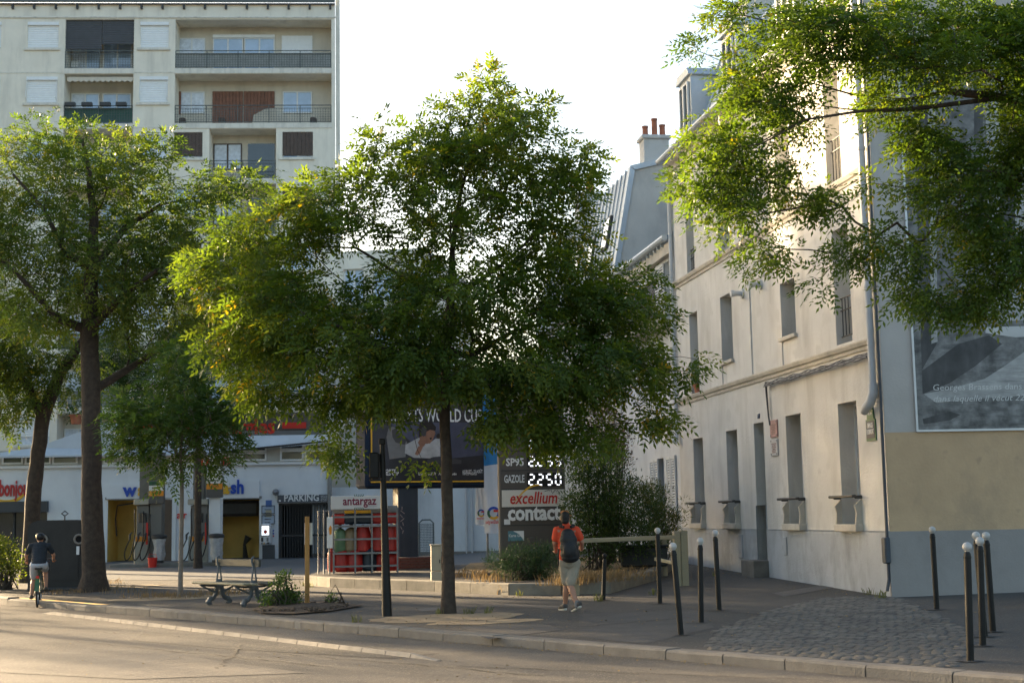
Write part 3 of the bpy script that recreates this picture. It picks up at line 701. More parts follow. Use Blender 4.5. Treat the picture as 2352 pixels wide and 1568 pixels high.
# ---- street name plate, plaques, house number
blue = mat('enamel_blue', (.02, .035, .075), .35, .1, 5); green = mat('enamel_green', (.03, .12, .06), .4, .15, 6); white = mat('print_white', (.75, .75, .73), .6, .04, 8)
pinkm = mat('pink_marble', (.42, .24, .21), .5, .2, 6, dirt=(.5, .36, .33), damt=.5, dscale=(9, 9, 9)); greym = mat('grey_marble', (.50, .48, .46), .5, .12, 6)
def text(s, m, parent, fr, x0, x1, zb_, h, y, ext=.004, bold=.0, shear=0.0, name='lettering', mirror=False, fith=True):
    cu = bpy.data.curves.new('txt', 'FONT'); cu.body = s; cu.size = 1; cu.extrude = 0.0; cu.offset = bold; cu.shear = shear; cu.resolution_u = 2; cu.align_x = 'LEFT'
    to = bpy.data.objects.new('txt', cu); COL.objects.link(to)
    dg = bpy.context.evaluated_depsgraph_get(); me = bpy.data.meshes.new_from_object(to.evaluated_get(dg))
    bpy.data.objects.remove(to); co = np.empty(len(me.vertices)*3); me.vertices.foreach_get('co', co); co = co.reshape(-1, 3)
    a, b = co.min(0), co.max(0); sc = (x1-x0)/max(1e-6, b[0]-a[0]); sz = h/.7 if fith else sc
    tri = [tuple(p.vertices) for p in me.polygons]; bpy.data.meshes.remove(me)
    xs_ = x0+(co[:, 0]-a[0])*sc
    if mirror: xs_ = x0+x1-xs_
    n = len(co); v = [(float(xs_[i]), y, float(zb_+co[i, 1]*sz)) for i in range(n)]
    mb = MB(); mb.add(v, tri)
    if ext > .0:                                        # give the letters a little thickness
        ed = {}
        for f in tri:
            for i in range(len(f)):
                e = (f[i], f[(i+1) % len(f)]); k = (min(e), max(e)); ed[k] = None if k in ed else e
        mb.v += [(p[0], y+ext, p[2]) for p in v]
        for e in ed.values():
            if e: mb.f.append((e[0], e[1], e[1]+n, e[0]+n)); mb.mi.append(0)
    return mb.build(name, m, parent, fr.M)
def plate(parent, fr, name, m, x0, x1, z0, z1_, y0=-.02, y1=-.002, b=.004): return box(fr, parent, name, m, x0, x1, y0, y1, z0, z1_, b)
def P9(zx, zy): return (3000+zx*.3189)/1.6327, (1300+zy*.3189)/1.6327
(xa, za), (xb, zb2) = PH.L(*P9(785, 860)), PH.L(*P9(908, 1095))
sgn = thing('street_sign', 'blue and green enamel street name plate beside the drain pipe', 'street sign', PH.M @ Matrix.Translation((xa, -.02, zb2)))
plate(sgn, PH, 'green_border', green, xa, xb, zb2, za, -.024); plate(sgn, PH, 'blue_panel', blue, xa+.03, xb-.03, zb2+.04, za-.03, -.031, -.0245)
xm = (xa+xb)/2; hw = (xb-xa)*.36
m2 = MB(); m2.prism([(xm-hw, za+.002), (xm+hw, za+.002)]+[(xm+hw*math.cos(t*math.pi/8), za+.02+.26*math.sin(t*math.pi/8)**.9) for t in range(0, 9)], -.024, -.002); m2.build('arched_top', green, sgn, PH.M)
text('14e Arr', white, sgn, PH, xm-hw*.6, xm+hw*.6, za+.07, .06, -.027, bold=.01)
text('IMPASSE', white, sgn, PH, xa+.1, xb-.08, zb2+(za-zb2)*.60, .085, -.035, bold=.015); text('FLORIMONT', white, sgn, PH, xa+.06, xb-.06, zb2+(za-zb2)*.31, .085, -.035, bold=.015)
for nm, a, b, mm, lab, lines in (('plaque', P5(770, 1062), P5(815, 1155), pinkm, 'pink marble wall plaque to the right of the green door', 6), ('plaque', P5(774, 1172), P5(818, 1265), greym, 'pale grey wall plaque just below the pink plaque', 6)):
    (xa, za), (xb, zb2) = PH.L(*a), PH.L(*b); t = thing(nm, lab, 'plaque', PH.M @ Matrix.Translation((xa, -.02, zb2)), None)
    plate(t, PH, 'slab', mm, xa, xb, zb2, za, -.03)
    for dx, dz in ((.04, .04), (-.04, .04), (.04, -.04), (-.04, -.04)):
        m2 = MB(); cx = (xa if dx > 0 else xb)+dx; cz = (zb2 if dz > 0 else za)+dz; m2.tube([(cx, -.04, cz), (cx, -.029, cz)], .016, 8); m2.build('fixing_stud', steel, t, PH.M)
    ink = mat('faded_engraving', (.3, .2, .17), .7, .1, 9)
    for i in range(lines):                              # unreadable engraved lines
        z = za-.1-(za-zb2-.17)*i/(lines-1); w_ = (xb-xa)*(.7, .55, .66, .4, .6, .5)[i]; m2 = MB(); xc = (xa+xb)/2; nst = 7
        for j in range(nst): m2.box(xc-w_/2+w_*j/nst, xc-w_/2+w_*(j+.72)/nst, -.0315, -.0302, z-.012, z+.014)
        m2.build('engraved_line', ink, t, PH.M)
(xa, za), (xb, zb2) = PH.L(*P5(694, 1021)), PH.L(*P5(706, 1048))
t = thing('house_number', 'small dark blue house number plate above the green door', 'number plate', PH.M @ Matrix.Translation((xa, -.02, zb2)))
plate(t, PH, 'enamel_plate', blue, xa, xb, zb2, za); text('9', white, t, PH, xa+(xb-xa)*.3, xb-(xb-xa)*.3, zb2+.05, (za-zb2)*.6, -.024)
# ---- photographic mural on the street wall
(xm0, zm0) = FH.L(2108, 987); zm1 = FH.L(2090, 150)[1]; xm1 = xm0+3.9
mural = thing('photo_mural', 'large black and white photo panel mounted on the street wall', 'mural', FH.M @ Matrix.Translation((xm0, 0, zm0)))
pg = mat('photo_grey', (.17, .17, .165), .55, .6, 5.0, dirt=(.04, .04, .04), damt=.95, dscale=(2, 2, 9)); pd = mat('photo_dark', (.055, .055, .055), .55, .45, 2.5, dirt=(.13, .13, .13), damt=.7, dscale=(4, 4, 1))
pl = mat('photo_light', (.38, .38, .365), .55, .25, 2.5, dirt=(.13, .13, .13), damt=.9, dscale=(1.6, 1.6, 11)); pw = mat('photo_white', (.5, .5, .485), .55, .1, 1.5)
box(FH, mural, 'panel', pg, xm0, xm1, -.03, -.006, zm0, zm1)
fmk = MB(); alum = mat('aluminium_trim', (.55, .56, .57), .4, .05, 5, metal=.4)
fmk.box(xm0-.035, xm0, -.045, -.002, zm0-.035, zm1+.03); fmk.box(xm0, xm1, -.045, -.002, zm0-.035, zm0); fmk.box(xm1, xm1+.035, -.045, -.002, zm0-.035, zm1+.03); fmk.box(xm0, xm1, -.045, -.002, zm1, zm1+.03); fmk.build('frame', alum, mural, FH.M)
def mpoly(pts, m, lay, nm):
    m2 = MB(); m2.poly([(x, -.0305-.0012*lay, z) for x, z in (FH.L(*p) for p in pts)]); m2.build(nm, m, mural, FH.M)
mpoly([(2096, 160), (2140, 160), (2150, 790), (2116, 850)], pd, 1, 'printed_dark_wall'); mpoly([(2150, 160), (2260, 160), (2262, 745), (2170, 770)], pg, 1, 'printed_grey_wall')
mpoly([(2262, 160), (2470, 160), (2470, 735), (2266, 738)], pl, 1, 'printed_pale_house'); mpoly([(2128, 160), (2146, 160), (2152, 785), (2138, 790)], pl, 2, 'printed_post')
for (x0, y0, x1, y1) in ((2236, 180, 2256, 330), (2236, 400, 2258, 560), (2295, 200, 2330, 330), (2295, 420, 2330, 560)): mpoly([(x0, y0), (x1, y0), (x1, y1), (x0, y1)], pd, 2, 'printed_window')
mpoly([(2116, 852), (2200, 790), (2270, 770), (2300, 790), (2240, 840), (2180, 880), (2118, 905)], pd, 1, 'printed_bank'); mpoly([(2262, 752), (2480, 745), (2480, 765), (2330, 775), (2262, 765)], pw, 2, 'printed_path')
mpoly([(2120, 905), (2180, 893), (2260, 870), (2310, 838), (2352, 808), (2480, 760), (2480, 905), (2352, 908), (2250, 915), (2150, 925)], pl, 2, 'printed_ground')
mpoly([(2118, 962), (2180, 945), (2205, 952), (2180, 965), (2120, 974)], pd, 2, 'printed_puddle'); mpoly([(2200, 955), (2352, 940), (2480, 938), (2480, 975), (2210, 975)], pg, 2, 'printed_mud')
cap = mat('caption_grey', (.58, .58, .56), .6, .05, 5)
x, z = FH.L(2142, 897); x2_, _ = FH.L(2345, 897); text("Georges Brassens dans l'impasse", cap, mural, FH, x, x+(x2_-x)*1.42, z, .105, -.036, 0, shear=.1); x, z = FH.L(2143, 923); text('dans laquelle il vécut 22 ans', cap, mural, FH, x, x+(x2_-x)*1.2, z, .105, -.036, 0, shear=.3)

# ------------------------------------------------------------------ next house down the lane (lower, blue zinc roof, louvred shutters)
t0 = xfar; tB = PH.L(1457.6, 608)[0]; zeB = (PH.L(1457.6, 608)[1]+PH.L(1539.6, 546)[1])/2
hB = thing('lane_house', 'lower white house with louvred shutters and blue zinc roof along the lane', 'house', PH.M @ Matrix.Translation((t0-.05, .05, 1)))
def P10(zx, zy): return (2200+zx*.4464)/1.6327, (1300+zy*.4464)/1.6327
def P11(zx, zy): return (2150+zx*.4464)/1.6327, (700+zy*.4464)/1.6327
def opB(a, b): (xa, za), (xb, zb_) = PH.L(*a, .06), PH.L(*b, .06); return (xa, xb, zb_, za, .2)
whiter = mat('white_render', (.60, .61, .61), .85, .07, 1.2, .2, 26, dirt=(.38, .38, .38), damt=.5, dscale=(1.4, 1.4, .4))
sh1 = opB(P10(596, 940), P10(662, 1420)); zlo = sh1[2]; upB = opB(P11(770, 640), P11(830, 1125)); up2 = opB(P11(560, 930), P11(640, 1210))
wall(PH, tB-6, t0, zbase, zeB, [sh1, upB], y0=.06).build('wall', whiter, hB, PH.M)
m2 = MB(); m2.quad((tB-6, .05+8, zbase), (tB-6, .06, zbase), (tB-6, .06, zeB), (tB-6, 8, zeB)); m2.build('gable_wall', whiter, hB, PH.M)
window(PH, hB, sh1[0], sh1[1], sh1[2], sh1[3], .25, 2, glassd); window(PH, hB, upB[0], upB[1], upB[2], upB[3], .25, 2, glassd)
shm = mat('white_shutter_paint', (.62, .63, .62), .6, .08, 5)
slat = MB(); slat.add([(-.5, 0, -.03), (.5, 0, -.03), (.5, .03, .03), (-.5, .03, .03), (-.5, -.008, -.03), (.5, -.008, -.03), (.5, .022, .03), (-.5, .022, .03)], [(0, 1, 2, 3), (4, 7, 6, 5), (0, 4, 5, 1), (3, 2, 6, 7)]); slm = slat.mesh('slat', shm)
def louvre(x0, x1, z0, z1_, d=.02):
    m2 = MB(); w_ = .05
    m2.box(x0, x0+w_, d-.02, d+.02, z0, z1_); m2.box(x1-w_, x1, d-.02, d+.02, z0, z1_); m2.box(x0+w_, x1-w_, d-.02, d+.02, z0, z0+.08); m2.box(x0+w_, x1-w_, d-.02, d+.02, z1_-.08, z1_)
    o = m2.build('louvred_shutter', shm, hB, PH.M); n = 20
    for i in range(n):
        z = z0+.08+(z1_-z0-.16)*(i+.5)/n; inst('slat', slm, o, PH.M @ Matrix.Translation(((x0+x1)/2, d-.01, z)) @ Matrix.Diagonal((x1-x0-2*w_, 1, .9, 1)))
    b = MB(); b.box(x0+w_, x1-w_, d+.022, d+.026, z0, z1_); b.build('shutter_gap', glassd, o, PH.M)
for (a, b) in ((525, 556), (559, 592)): louvre(PH.L(*P10(a, 960))[0], PH.L(*P10(b, 960))[0], zlo, PH.L(*P10(526, 950))[1])
for (a, b) in ((664, 696), (700, 736)): louvre(PH.L(*P10(a, 960))[0], PH.L(*P10(b, 960))[0], zlo, PH.L(*P10(668, 922))[1])
louvre(upB[0]-1.1, upB[0]-.57, upB[2], upB[3]); louvre(upB[0]-.55, upB[0]-.02, upB[2], upB[3])
m2 = MB(); x0, x1 = tB-1, upB[1]+.05; zB_ = upB[2]+.05
for z in (zB_, zB_+.95): m2.box(x0, x1, -.42, -.38, z, z+.04)
x = x0
while x < x1: m2.box(x, x+.018, -.41, -.39, zB_+.04, zB_+.95); x += .11
m2.build('balcony_railing', darkmetal, hB, PH.M); box(PH, hB, 'balcony_slab', stone, x0, x1, -.45, .059, zB_-.16, zB_-.01)
m2 = MB(); ry = [(-.1, zeB+.02), (4.2, zeB+3.0), (8.2, zeB)]
for i in range(2): m2.quad((tB-2.25, *ry[i]), (t0-.01, *ry[i]), (t0-.01, *ry[i+1]), (tB-2.25, *ry[i+1]))
rb = m2.build('roof', mat('blue_zinc', (.16, .24, .33), .4, .12, 1.5, metal=.4), hB, PH.M)
x = tB-1
while x < t0-.1: s_ = MB(); s_.tube([(x, -.08, zeB+.05), (x, 4.18, zeB+3.02)], .03, 5); s_.build('roof_seam', MATS['blue_zinc'], rb, PH.M); x += .5
g_ = MB(); g_.tube([(tB-2.25, -.2, zeB-.02), (t0-.08, -.2, zeB-.02)], .085, 8); go = g_.build('gutter', zinc, rb, PH.M)
x = tB-1
while x < t0-.3: inst('gutter_bracket', bme, go, PH.M @ Matrix.Translation((x, -.12, zeB-.09))); x += .38
box(PH, hB, 'eaves_board', stone, tB-2.25, t0-.08, -.1, .058, zeB-.42, zeB-.13)
# ------------------------------------------------------------------ taller zinc-roofed house behind it
hC = thing('zinc_roof_house', 'tall grey house with steep zinc roof and chimneys behind the lane houses', 'house', PH.M @ Matrix.Translation((tB-2.3, 0, 1)))
GC = tB-2.3
zC0 = zeB+.15; zC1 = zC0+3.3
gp = [(0, zC0-3), (0, zC0), (.6, zC1), (3.6, zC1+.75), (9, zC1), (9, zC0-3)]
m2 = MB(); m2.poly([(GC, y, z) for y, z in gp]); m2.build('gable_wall', mat('grey_gable', (.64, .585, .51), .88, .08, .7, .2, 20, dirt=(.27, .255, .235), damt=.6, dscale=(.8, .8, .5)), hC, PH.M)
m2 = MB(); m2.quad((GC-14, .02, zbase), (GC-.01, .02, zbase), (GC-.01, .02, zC0), (GC-14, .02, zC0)); m2.quad((GC-.01, .02, zbase), (GC-.01, 9, zbase), (GC-.01, 9, zC0-2.9), (GC-.01, .02, zC0-2.9)); m2.build('wall', render_, hC, PH.M)
m2 = MB(); rp_ = [(-.12, zC0-.25), (.55, zC1+.02), (3.6, zC1+.8), (9, zC1)]
for i in range(3): m2.quad((GC-14, *rp_[i]), (GC-.02, *rp_[i]), (GC-.02, *rp_[i+1]), (GC-14, *rp_[i+1]))
rc = m2.build('roof', zinc, hC, PH.M)
m2 = MB()
for i in range(2): 
    (ya, za), (yb, zb2) = rp_[i], rp_[i+1]; m2.add([(GC-.25, ya-.03, za+.03), (GC+.06, ya-.03, za+.03), (GC+.06, yb-.03, zb2+.03), (GC-.25, yb-.03, zb2+.03), (GC+.06, ya+.1, za-.1), (GC+.06, yb+.1, zb2-.14)], [(0, 1, 2, 3), (1, 4, 5, 2)])
m2.build('roof_edge_flashing', zinc, rc, PH.M)
for i in range(22): m2 = MB(); x = GC-.6-.6*i; m2.tube([(x, -.13, zC0-.22), (x, .53, zC1+.05)], .03, 5); m2.build('roof_seam', zinc, rc, PH.M)
for (x, q) in ((GC-2.0, .52), (GC-4.2, .45), (GC-6.6, .5)):
    y = -.12+.67*q; z = zC0-.25+(zC1-zC0+.27)*q; m2 = MB(); sl2 = math.atan2(zC1-zC0+.27, .67)
    Mx = Matrix.Translation((x, y, z)) @ Matrix.Rotation(sl2, 4, 'X'); m2.bbox(-.4, .4, -.55, .55, .0, .09, .02, M=Mx); o = m2.build('skylight', darkmetal, rc, PH.M); m2 = MB(); m2.box(-.33, .33, -.47, .47, .091, .1, M=Mx); m2.build('pane', glass, o, PH.M)
zch = 2+(1184-308)*43.3/FPX; ch_ = chimney(PH, rc, GC-.75, GC-.15, 1.02, 1.82, zC1-.3, zch, 0)
for k_, (yy, hh) in enumerate(((1.15, .3), (1.45, .55), (1.7, .36))): kk_ = MB(); kk_.lathe([(.10, 0), (.13, .05), (.095, .1), (.09, hh), (.105, hh), (.105, hh+.05), (.07, hh+.05)], (GC-.45, yy, zch+.122), 12); kk_.build('chimney_pot', terra, ch_, PH.M, smooth=True)
chimney(PH, rc, GC-9, GC-8.2, .6, 1.6, zC1-.3, zC1+1.0, 2)
# ================================================================== filling station
GS = Frame(at(500, 1150, 57)[:2], R(4.0))
def g2(zx, zy, d=0.0): return GS.L(.3907*zx, 857.5+.3907*zy, d)
def gx(zx, d=0.0): return g2(zx, 900, d)[0]
def gzz(zy, zx=1000, d=0.0): return g2(zx, zy, d)[1]
gst = thing('filling_station', 'white filling station building with wash bays under the grey canopy', 'filling station', TM((GS.o.x, GS.o.y, .5), GS.r))
whitew = mat('white_cladding', (.72, .745, .76), .6, .04, 1.5, dirt=(.45, .48, .5), damt=.4, dscale=(1, 1, .4))
beigep = mat('beige_pier', (.45, .43, .37), .8, .08, 2); yellow = mat('wash_bay_yellow', (.72, .50, .14), .6, .1, 1.2, dirt=(.5, .34, .1), damt=.6, dscale=(.8, .8, .6))
corr = mat('corrugated_roof', (.52, .55, .57), .6, .08, 1.5); fasc = mat('canopy_fascia', (.105, .10, .095), .6, .08, 1.5)
redp = mat('red_plastic', (.62, .03, .02), .45, .06, 3); bluep = mat('blue_plastic', (.015, .07, .42), .4, .06, 3); yelp = mat('yellow_plastic', (.75, .42, .03), .4, .06, 3)
brownp = mat('brown_panel', (.12, .085, .06), .7, .15, 2); greyc = mat('charcoal_cladding', (.06, .065, .07), .6, .1, 2)
zG = .35; zT = gzz(532); xl_, xr_ = gx(-140), gx(1952)
b1 = (gx(632), gx(955), zG, gzz(742, 640), 2.0); b2 = (gx(1195), gx(1524), zG, gzz(735, 1500), 2.4); sh = (gx(-120), gx(276), zG, gzz(760, 100), .5); pk = (gx(1637), gx(1932), zG, gzz(760, 1800), .3)
wall(GS, xl_, xr_, zG, zT, [b1, b2, sh, pk]).build('wall', whitew, gst, GS.M)
for b, nm in ((b1, 'wash_bay_lining'), (b2, 'wash_bay_lining')):
    m2 = MB(); y0, y1 = .02, b[4]-.02
    m2.quad((b[0], y1, zG), (b[1], y1, zG), (b[1], y1, b[3]), (b[0], y1, b[3])); m2.quad((b[0]+.004, y0, zG), (b[0]+.004, y1, zG), (b[0]+.004, y1, b[3]), (b[0]+.004, y0, b[3])); m2.quad((b[1]-.004, y0, zG), (b[1]-.004, y0, b[3]), (b[1]-.004, y1, b[3]), (b[1]-.004, y1, zG)); m2.build(nm, yellow, gst, GS.M)
    box(GS, gst, 'bay_lintel', steel, b[0]-.1, b[1]+.1, -.06, .05, b[3]-.002, b[3]+.1)
brush = MB(); rr = random.Random(2)
brush.bbox(b2[0]+.1, gx(1512), .7, 1.6, gzz(838, 1400), gzz(745, 1400), .12); brush.build('wash_brush', darkmetal, gst, GS.M)
hz = MB(); hz.tube([(gx(668), .6, gzz(950)), (gx(660), .6, gzz(850)), (gx(672), .5, gzz(770)), (gx(800), .4, gzz(752))], .03, 6); hz.build('wash_hose', darkmetal, gst, GS.M)
hz = MB(); hz.tube([(gx(1410), 2.0, zG+.2), (gx(1405), 1.9, zG+.8), (gx(1430), 1.9, zG+1.1)], [.12, .06, .16], 8); hz.build('wash_nozzle_stand', darkmetal, gst, GS.M)
box(GS, gst, 'side_door', brownp, gx(957), gx(1010), -.03, .02, zG, gzz(740, 980)); box(GS, gst, 'wall_pilaster', whitew, gx(1012), gx(1036), -.08, -.002, zG, gzz(740)); box(GS, gst, 'wall_pilaster', whitew, gx(1118), gx(1130), -.08, -.002, zG, gzz(740))
text('air', redp, gst, GS, gx(1040), gx(1100), gzz(850, 1080), .28, -.05, bold=.02)
# shop front at the left
m2 = MB(); m2.quad((sh[0], .5, zG), (sh[1], .5, zG), (sh[1], .5, sh[3]), (sh[0], .5, sh[3])); m2.build('shop_glazing', glassd, gst, GS.M); box(GS, gst, 'shop_awning_box', greyc, sh[0], sh[1]+.05, -.25, -.01, gzz(815, 100), gzz(752, 100))
for q in (.2, .45, .7): box(GS, gst, 'shop_mullion', greyc, sh[0]+(sh[1]-sh[0])*q, sh[0]+(sh[1]-sh[0])*q+.07, .4, .49, zG, sh[3])
bo = text('bonjour', mat('bonjour_red', (.45, .03, .03), .4, .06, 3), gst, GS, gx(-8), gx(190), gzz(717, 60), .62, -.06, .04, bold=.03)
sm = MB(); cx, cz = gx(35), gzz(722, 40)
for i in range(12): a0, a1 = R(205+130*i/12), R(205+130*(i+1)/12); sm.prism([(cx+.75*math.cos(a0), cz+.22+.5*math.sin(a0)), (cx+.75*math.cos(a1), cz+.22+.5*math.sin(a1)), (cx+.75*math.cos(a1), cz+.34+.48*math.sin(a1)), (cx+.75*math.cos(a0), cz+.34+.48*math.sin(a0))], -.05, -.02)
sm.build('smile_mark', yelp, gst, GS.M)
for (a, b, zy, hh) in ((720, 968, 720, .5), (1225, 1433, 706, .5)):
    box(GS, gst, 'sign_panel', whitew, gx(a-95 if a < 1000 else a-120), gx(b+45 if a < 1000 else 1524), -.07, -.003, gzz(735, a), gzz(650 if a < 1000 else 632, a))
    xs = gx(a); wd = gx(b)-xs
    text('w', bluep, gst, GS, xs, xs+wd*.34, gzz(zy, a), hh, -.12, .04, bold=.035); text('a', yelp, gst, GS, xs+wd*.36, xs+wd*.60, gzz(zy, a), hh, -.12, .04, bold=.035)
    text('s', bluep, gst, GS, xs+wd*.63, xs+wd*.79, gzz(zy, a), hh, -.12, .04, bold=.035); text('h', bluep, gst, GS, xs+wd*.81, xs+wd, gzz(zy, a), hh*1.06, -.12, .04, bold=.035)
    m2 = MB(); m2.lathe([(.0, -.05), (.06, 0), (.0, .05)], (xs+wd*.615, -.1, gzz(zy, a)+.22), 8); m2.build('sign_dot', yelp, gst, GS.M)
# strip windows and eaves above
box(GS, gst, 'ledge', wframe, xl_, xr_, -.12, -.002, gzz(545), gzz(530))
zw0, zw1 = gzz(523), gzz(478)
box(GS, gst, 'upper_wall', beigep, xl_, xr_, .05, .2, zT, gzz(440))
for a, b, z_hi in ((0, 126, 478), (136, 290, 478), (298, 448, 478), (600, 690, 478), (698, 805, 478), (1340, 1412, 440), (1418, 1565, 425), (1645, 1785, 412), (1790, 1932, 412)):
    window(GS, gst, gx(a), gx(b), gzz(512 if z_hi < 470 else 532, b), gzz(z_hi if z_hi > 470 else z_hi+36, b), .049, 1, glassd, ft=.07)
    if z_hi < 470: window(GS, gst, gx(a), gx(b), gzz(z_hi+34, b), gzz(z_hi, b), .049, 1, glassd, ft=.06)
m2 = MB(); zr0, zr1, zr2 = gzz(474), gzz(412, 1700), gzz(345)
m2.add([(xl_, -.4, zr0), (gx(1250), -.4, zr0), (gx(1250), .04, zr2+.3), (gx(560), .04, zr2+.3), (xl_+2.2, .04, zr0+.35)], [(0, 1, 2, 3, 4)]); m2.add([(gx(1250)+.01, -.4, zr0+.0), (xr_, -.4, zr1), (xr_, .04, zr2+.3), (gx(1250)+.01, .04, zr2+.3)], [(0, 1, 2, 3)])
m2.add([(xl_, -.4, zr0-.07), (gx(1250), -.4, zr0-.07), (gx(1250), -.4, zr0), (xl_, -.4, zr0)], [(0, 1, 2, 3)]); sr_ = m2.build('shed_roof', corr, gst, GS.M)
rb_ = MB(); x = gx(560)
while x < gx(1250): rb_.tube([(x, -.42, zr0+.01), (x, .02, zr2+.3)], .02, 4); x += .3
rb_.build('roof_rib', corr, sr_, GS.M, kind='stuff')
# canopy on its fascia
CF = Frame(at(480, 980, 50)[:2], R(4.0))
def c2(zx, zy, d=0.0): return CF.L(.3907*zx, 857.5+.3907*zy, d)
x0, zb0 = c2(690, 345); x1, zb1 = c2(1915, 384); zt0 = c2(690, 241)[1]; zt1 = c2(1850, 262)[1]
m2 = MB(); m2.add([(x0, 0, zb0), (x1, 0, zb0), (x1, 0, zt0), (x0, 0, zt0), (x0, .4, zb0), (x1, .4, zb0), (x1, .4, zt0), (x0, .4, zt0)], [(0, 1, 2, 3), (4, 7, 6, 5), (0, 4, 5, 1), (3, 2, 6, 7), (0, 3, 7, 4), (1, 5, 6, 2)]); m2.build('canopy_fascia', fasc, gst, CF.M)
m2 = MB(); m2.add([(x0, .41, zb0+.02), (x1, .41, zb0+.02), (x1, 3.0, zb0+.0), (x0, 3.0, zb0+.0), (x0, .41, zb0+.3), (x1, .41, zb0+.3), (x1, 3.0, zb0+.25), (x0, 3.0, zb0+.25)], [(0, 1, 2, 3), (4, 7, 6, 5), (0, 4, 5, 1), (3, 2, 6, 7), (0, 3, 7, 4), (1, 5, 6, 2)]); m2.build('canopy_soffit', corr, gst, CF.M)
zc = zb0+(zt0-zb0)*.3
text('TotalEnergies', redp, gst, CF, c2(985, 330)[0], c2(1617, 330)[0], c2(1600, 350)[1], .52, -.05, .045, bold=.03)
for a, b in ((727, 921), (1660, 1800)): box(CF, gst, 'fascia_stripe', redp, c2(a, 300)[0], c2(b, 300)[0], -.04, -.002, c2(1000, 332)[1], c2(1000, 297)[1])
# terrace rail and planters over the canopy
tx0, tz0 = GS.L(225, 950, 1.0); tx1, _ = GS.L(740, 950, 1.0); grn = mat('green_rail', (.02, .07, .075), .5, .1, 5)
zfl = GS.L(480, 955, 1.0)[1]
box(GS, gst, 'terrace_slab', corr, tx0-.2, tx1+.4, 1.3, 8, zfl-.45, zfl-.2); m2 = MB(); n = 13
rl = MB(); rl.box(tx0, tx1, 1.5, 1.55, zfl+1.0, zfl+1.06); rl.box(tx0, tx1, 1.51, 1.54, zfl+.05, zfl+.09); ro_ = rl.build('terrace_railing', grn, gst, GS.M)
pst = MB(); pst.box(-.04, .04, -.04, .04, -.2, 1.05); pme = pst.mesh('post', grn)
for i in range(n+1): inst('post', pme, ro_, GS.M @ Matrix.Translation((tx0+(tx1-tx0)*i/n, 1.53, zfl)))
gm_ = MB(); x = tx0
while x < tx1: gm_.box(x, x+.012, 1.52, 1.53, zfl+.1, zfl+1.0); x += .16
for j in range(6): gm_.box(tx0, tx1, 1.521, 1.529, zfl+.15+.15*j, zfl+.16+.15*j)
gm_.build('railing_wire', grn, ro_, GS.M, kind='stuff')
TERRPOTS = []
pt = MB(); pt.lathe([(.2, 0), (.27, .3), (.3, .3), (.3, .38), (.24, .38), (.22, .3)], (0, 0, 0), 14); ptm = pt.mesh('pot', terra, smooth=True); ptw = mat('white_pot', (.5, .48, .44), .7, .1, 5); pt2 = pt.mesh('pot', ptw, smooth=True)
for i, (px, lab) in enumerate(((175, 'terracotta planter on the terrace, left of the big trunk'), (300, 'terracotta planter on the terrace above the left red stripe'), (338, 'terracotta planter on the terrace, second right of the big trunk'), (590, 'round white planter on the terrace above the red fascia letters'))):
    X, _ = GS.L(px, 950, 1.9); Mx = GS.M @ Matrix.Translation((X, 1.95, zfl-.195)); t = thing('planter', lab, 'planter', Mx, 'terrace planters'); o = inst('pot', pt2 if i == 3 else ptm, t, Mx); TERRPOTS.append((t, Mx))
# parking gate, sign, posters, pay kiosk
gate = thing('parking_gate', 'dark barred metal gate below the PARKING sign', 'gate', GS.M @ Matrix.Translation((pk[0], .1, zG)))
zgt = pk[3]; m2 = MB(); m2.box(pk[0], pk[1], .08, .13, zgt-.08, zgt); m2.box(pk[0], pk[1], .08, .13, zG+.05, zG+.13); m2.box(pk[0], pk[1], .08, .13, gzz(955, 1800), gzz(945, 1800)); m2.box(pk[0], pk[0]+.08, .08, .13, zG+.13, zgt-.08); m2.box(pk[1]-.08, pk[1], .08, .13, zG+.13, zgt-.08); m2.build('gate_frame', darkmetal, gate, GS.M)
bar = MB(); bar.box(-.02, .02, -.02, .02, 0, zgt-zG-.22); bme2 = bar.mesh('bar', darkmetal); n = 17
for i in range(n): inst('bar', bme2, gate, GS.M @ Matrix.Translation((pk[0]+.12+(pk[1]-pk[0]-.24)*i/(n-1), .105, zG+.13)))
m2 = MB(); m2.quad((pk[0], 4, zG), (pk[1], 4, zG), (pk[1], 4, zgt), (pk[0], 4, zgt)); m2.quad((pk[0], .3, zG), (pk[0], 4, zG), (pk[0], 4, zgt), (pk[0], .3, zgt)); m2.quad((pk[1], .3, zG), (pk[1], .3, zgt), (pk[1], 4, zgt), (pk[1], 4, zG)); m2.quad((pk[0], .3, zgt), (pk[1], .3, zgt), (pk[1], 4, zgt), (pk[0], 4, zgt)); m2.build('garage_interior', greyc, gst, GS.M)
psg = thing('parking_sign', 'long dark sign with white PARKING letters over the gate', 'sign', GS.M @ Matrix.Translation((pk[0], -.1, zgt)))
a0, a1 = gx(1632), gx(1935); zA, zB2 = gzz(758, 1800), gzz(712, 1800)
signg = mat('sign_charcoal', (.085, .095, .11), .5, .08, 3)
box(GS, psg, 'sign_board', signg, a0, a1, -.12, -.03, zA+.01, zB2); pw_ = gx(1876)-gx(1672)
text('PARKING', white, psg, GS, gx(1672), gx(1876), gzz(749, 1770), .27, -.128, .008, bold=.02); box(GS, psg, 'sign_dash', white, gx(1640), gx(1652), -.127, -.121, zA+.06, zA+.12)
for i, s in enumerate(('BOXES A LOUER', '01 45 39 25 47', '06 12 33 40 40')): text(s, white, psg, GS, gx(1888), gx(1926), gzz(727+12*i, 1900), .085, -.128, .004, bold=.0)
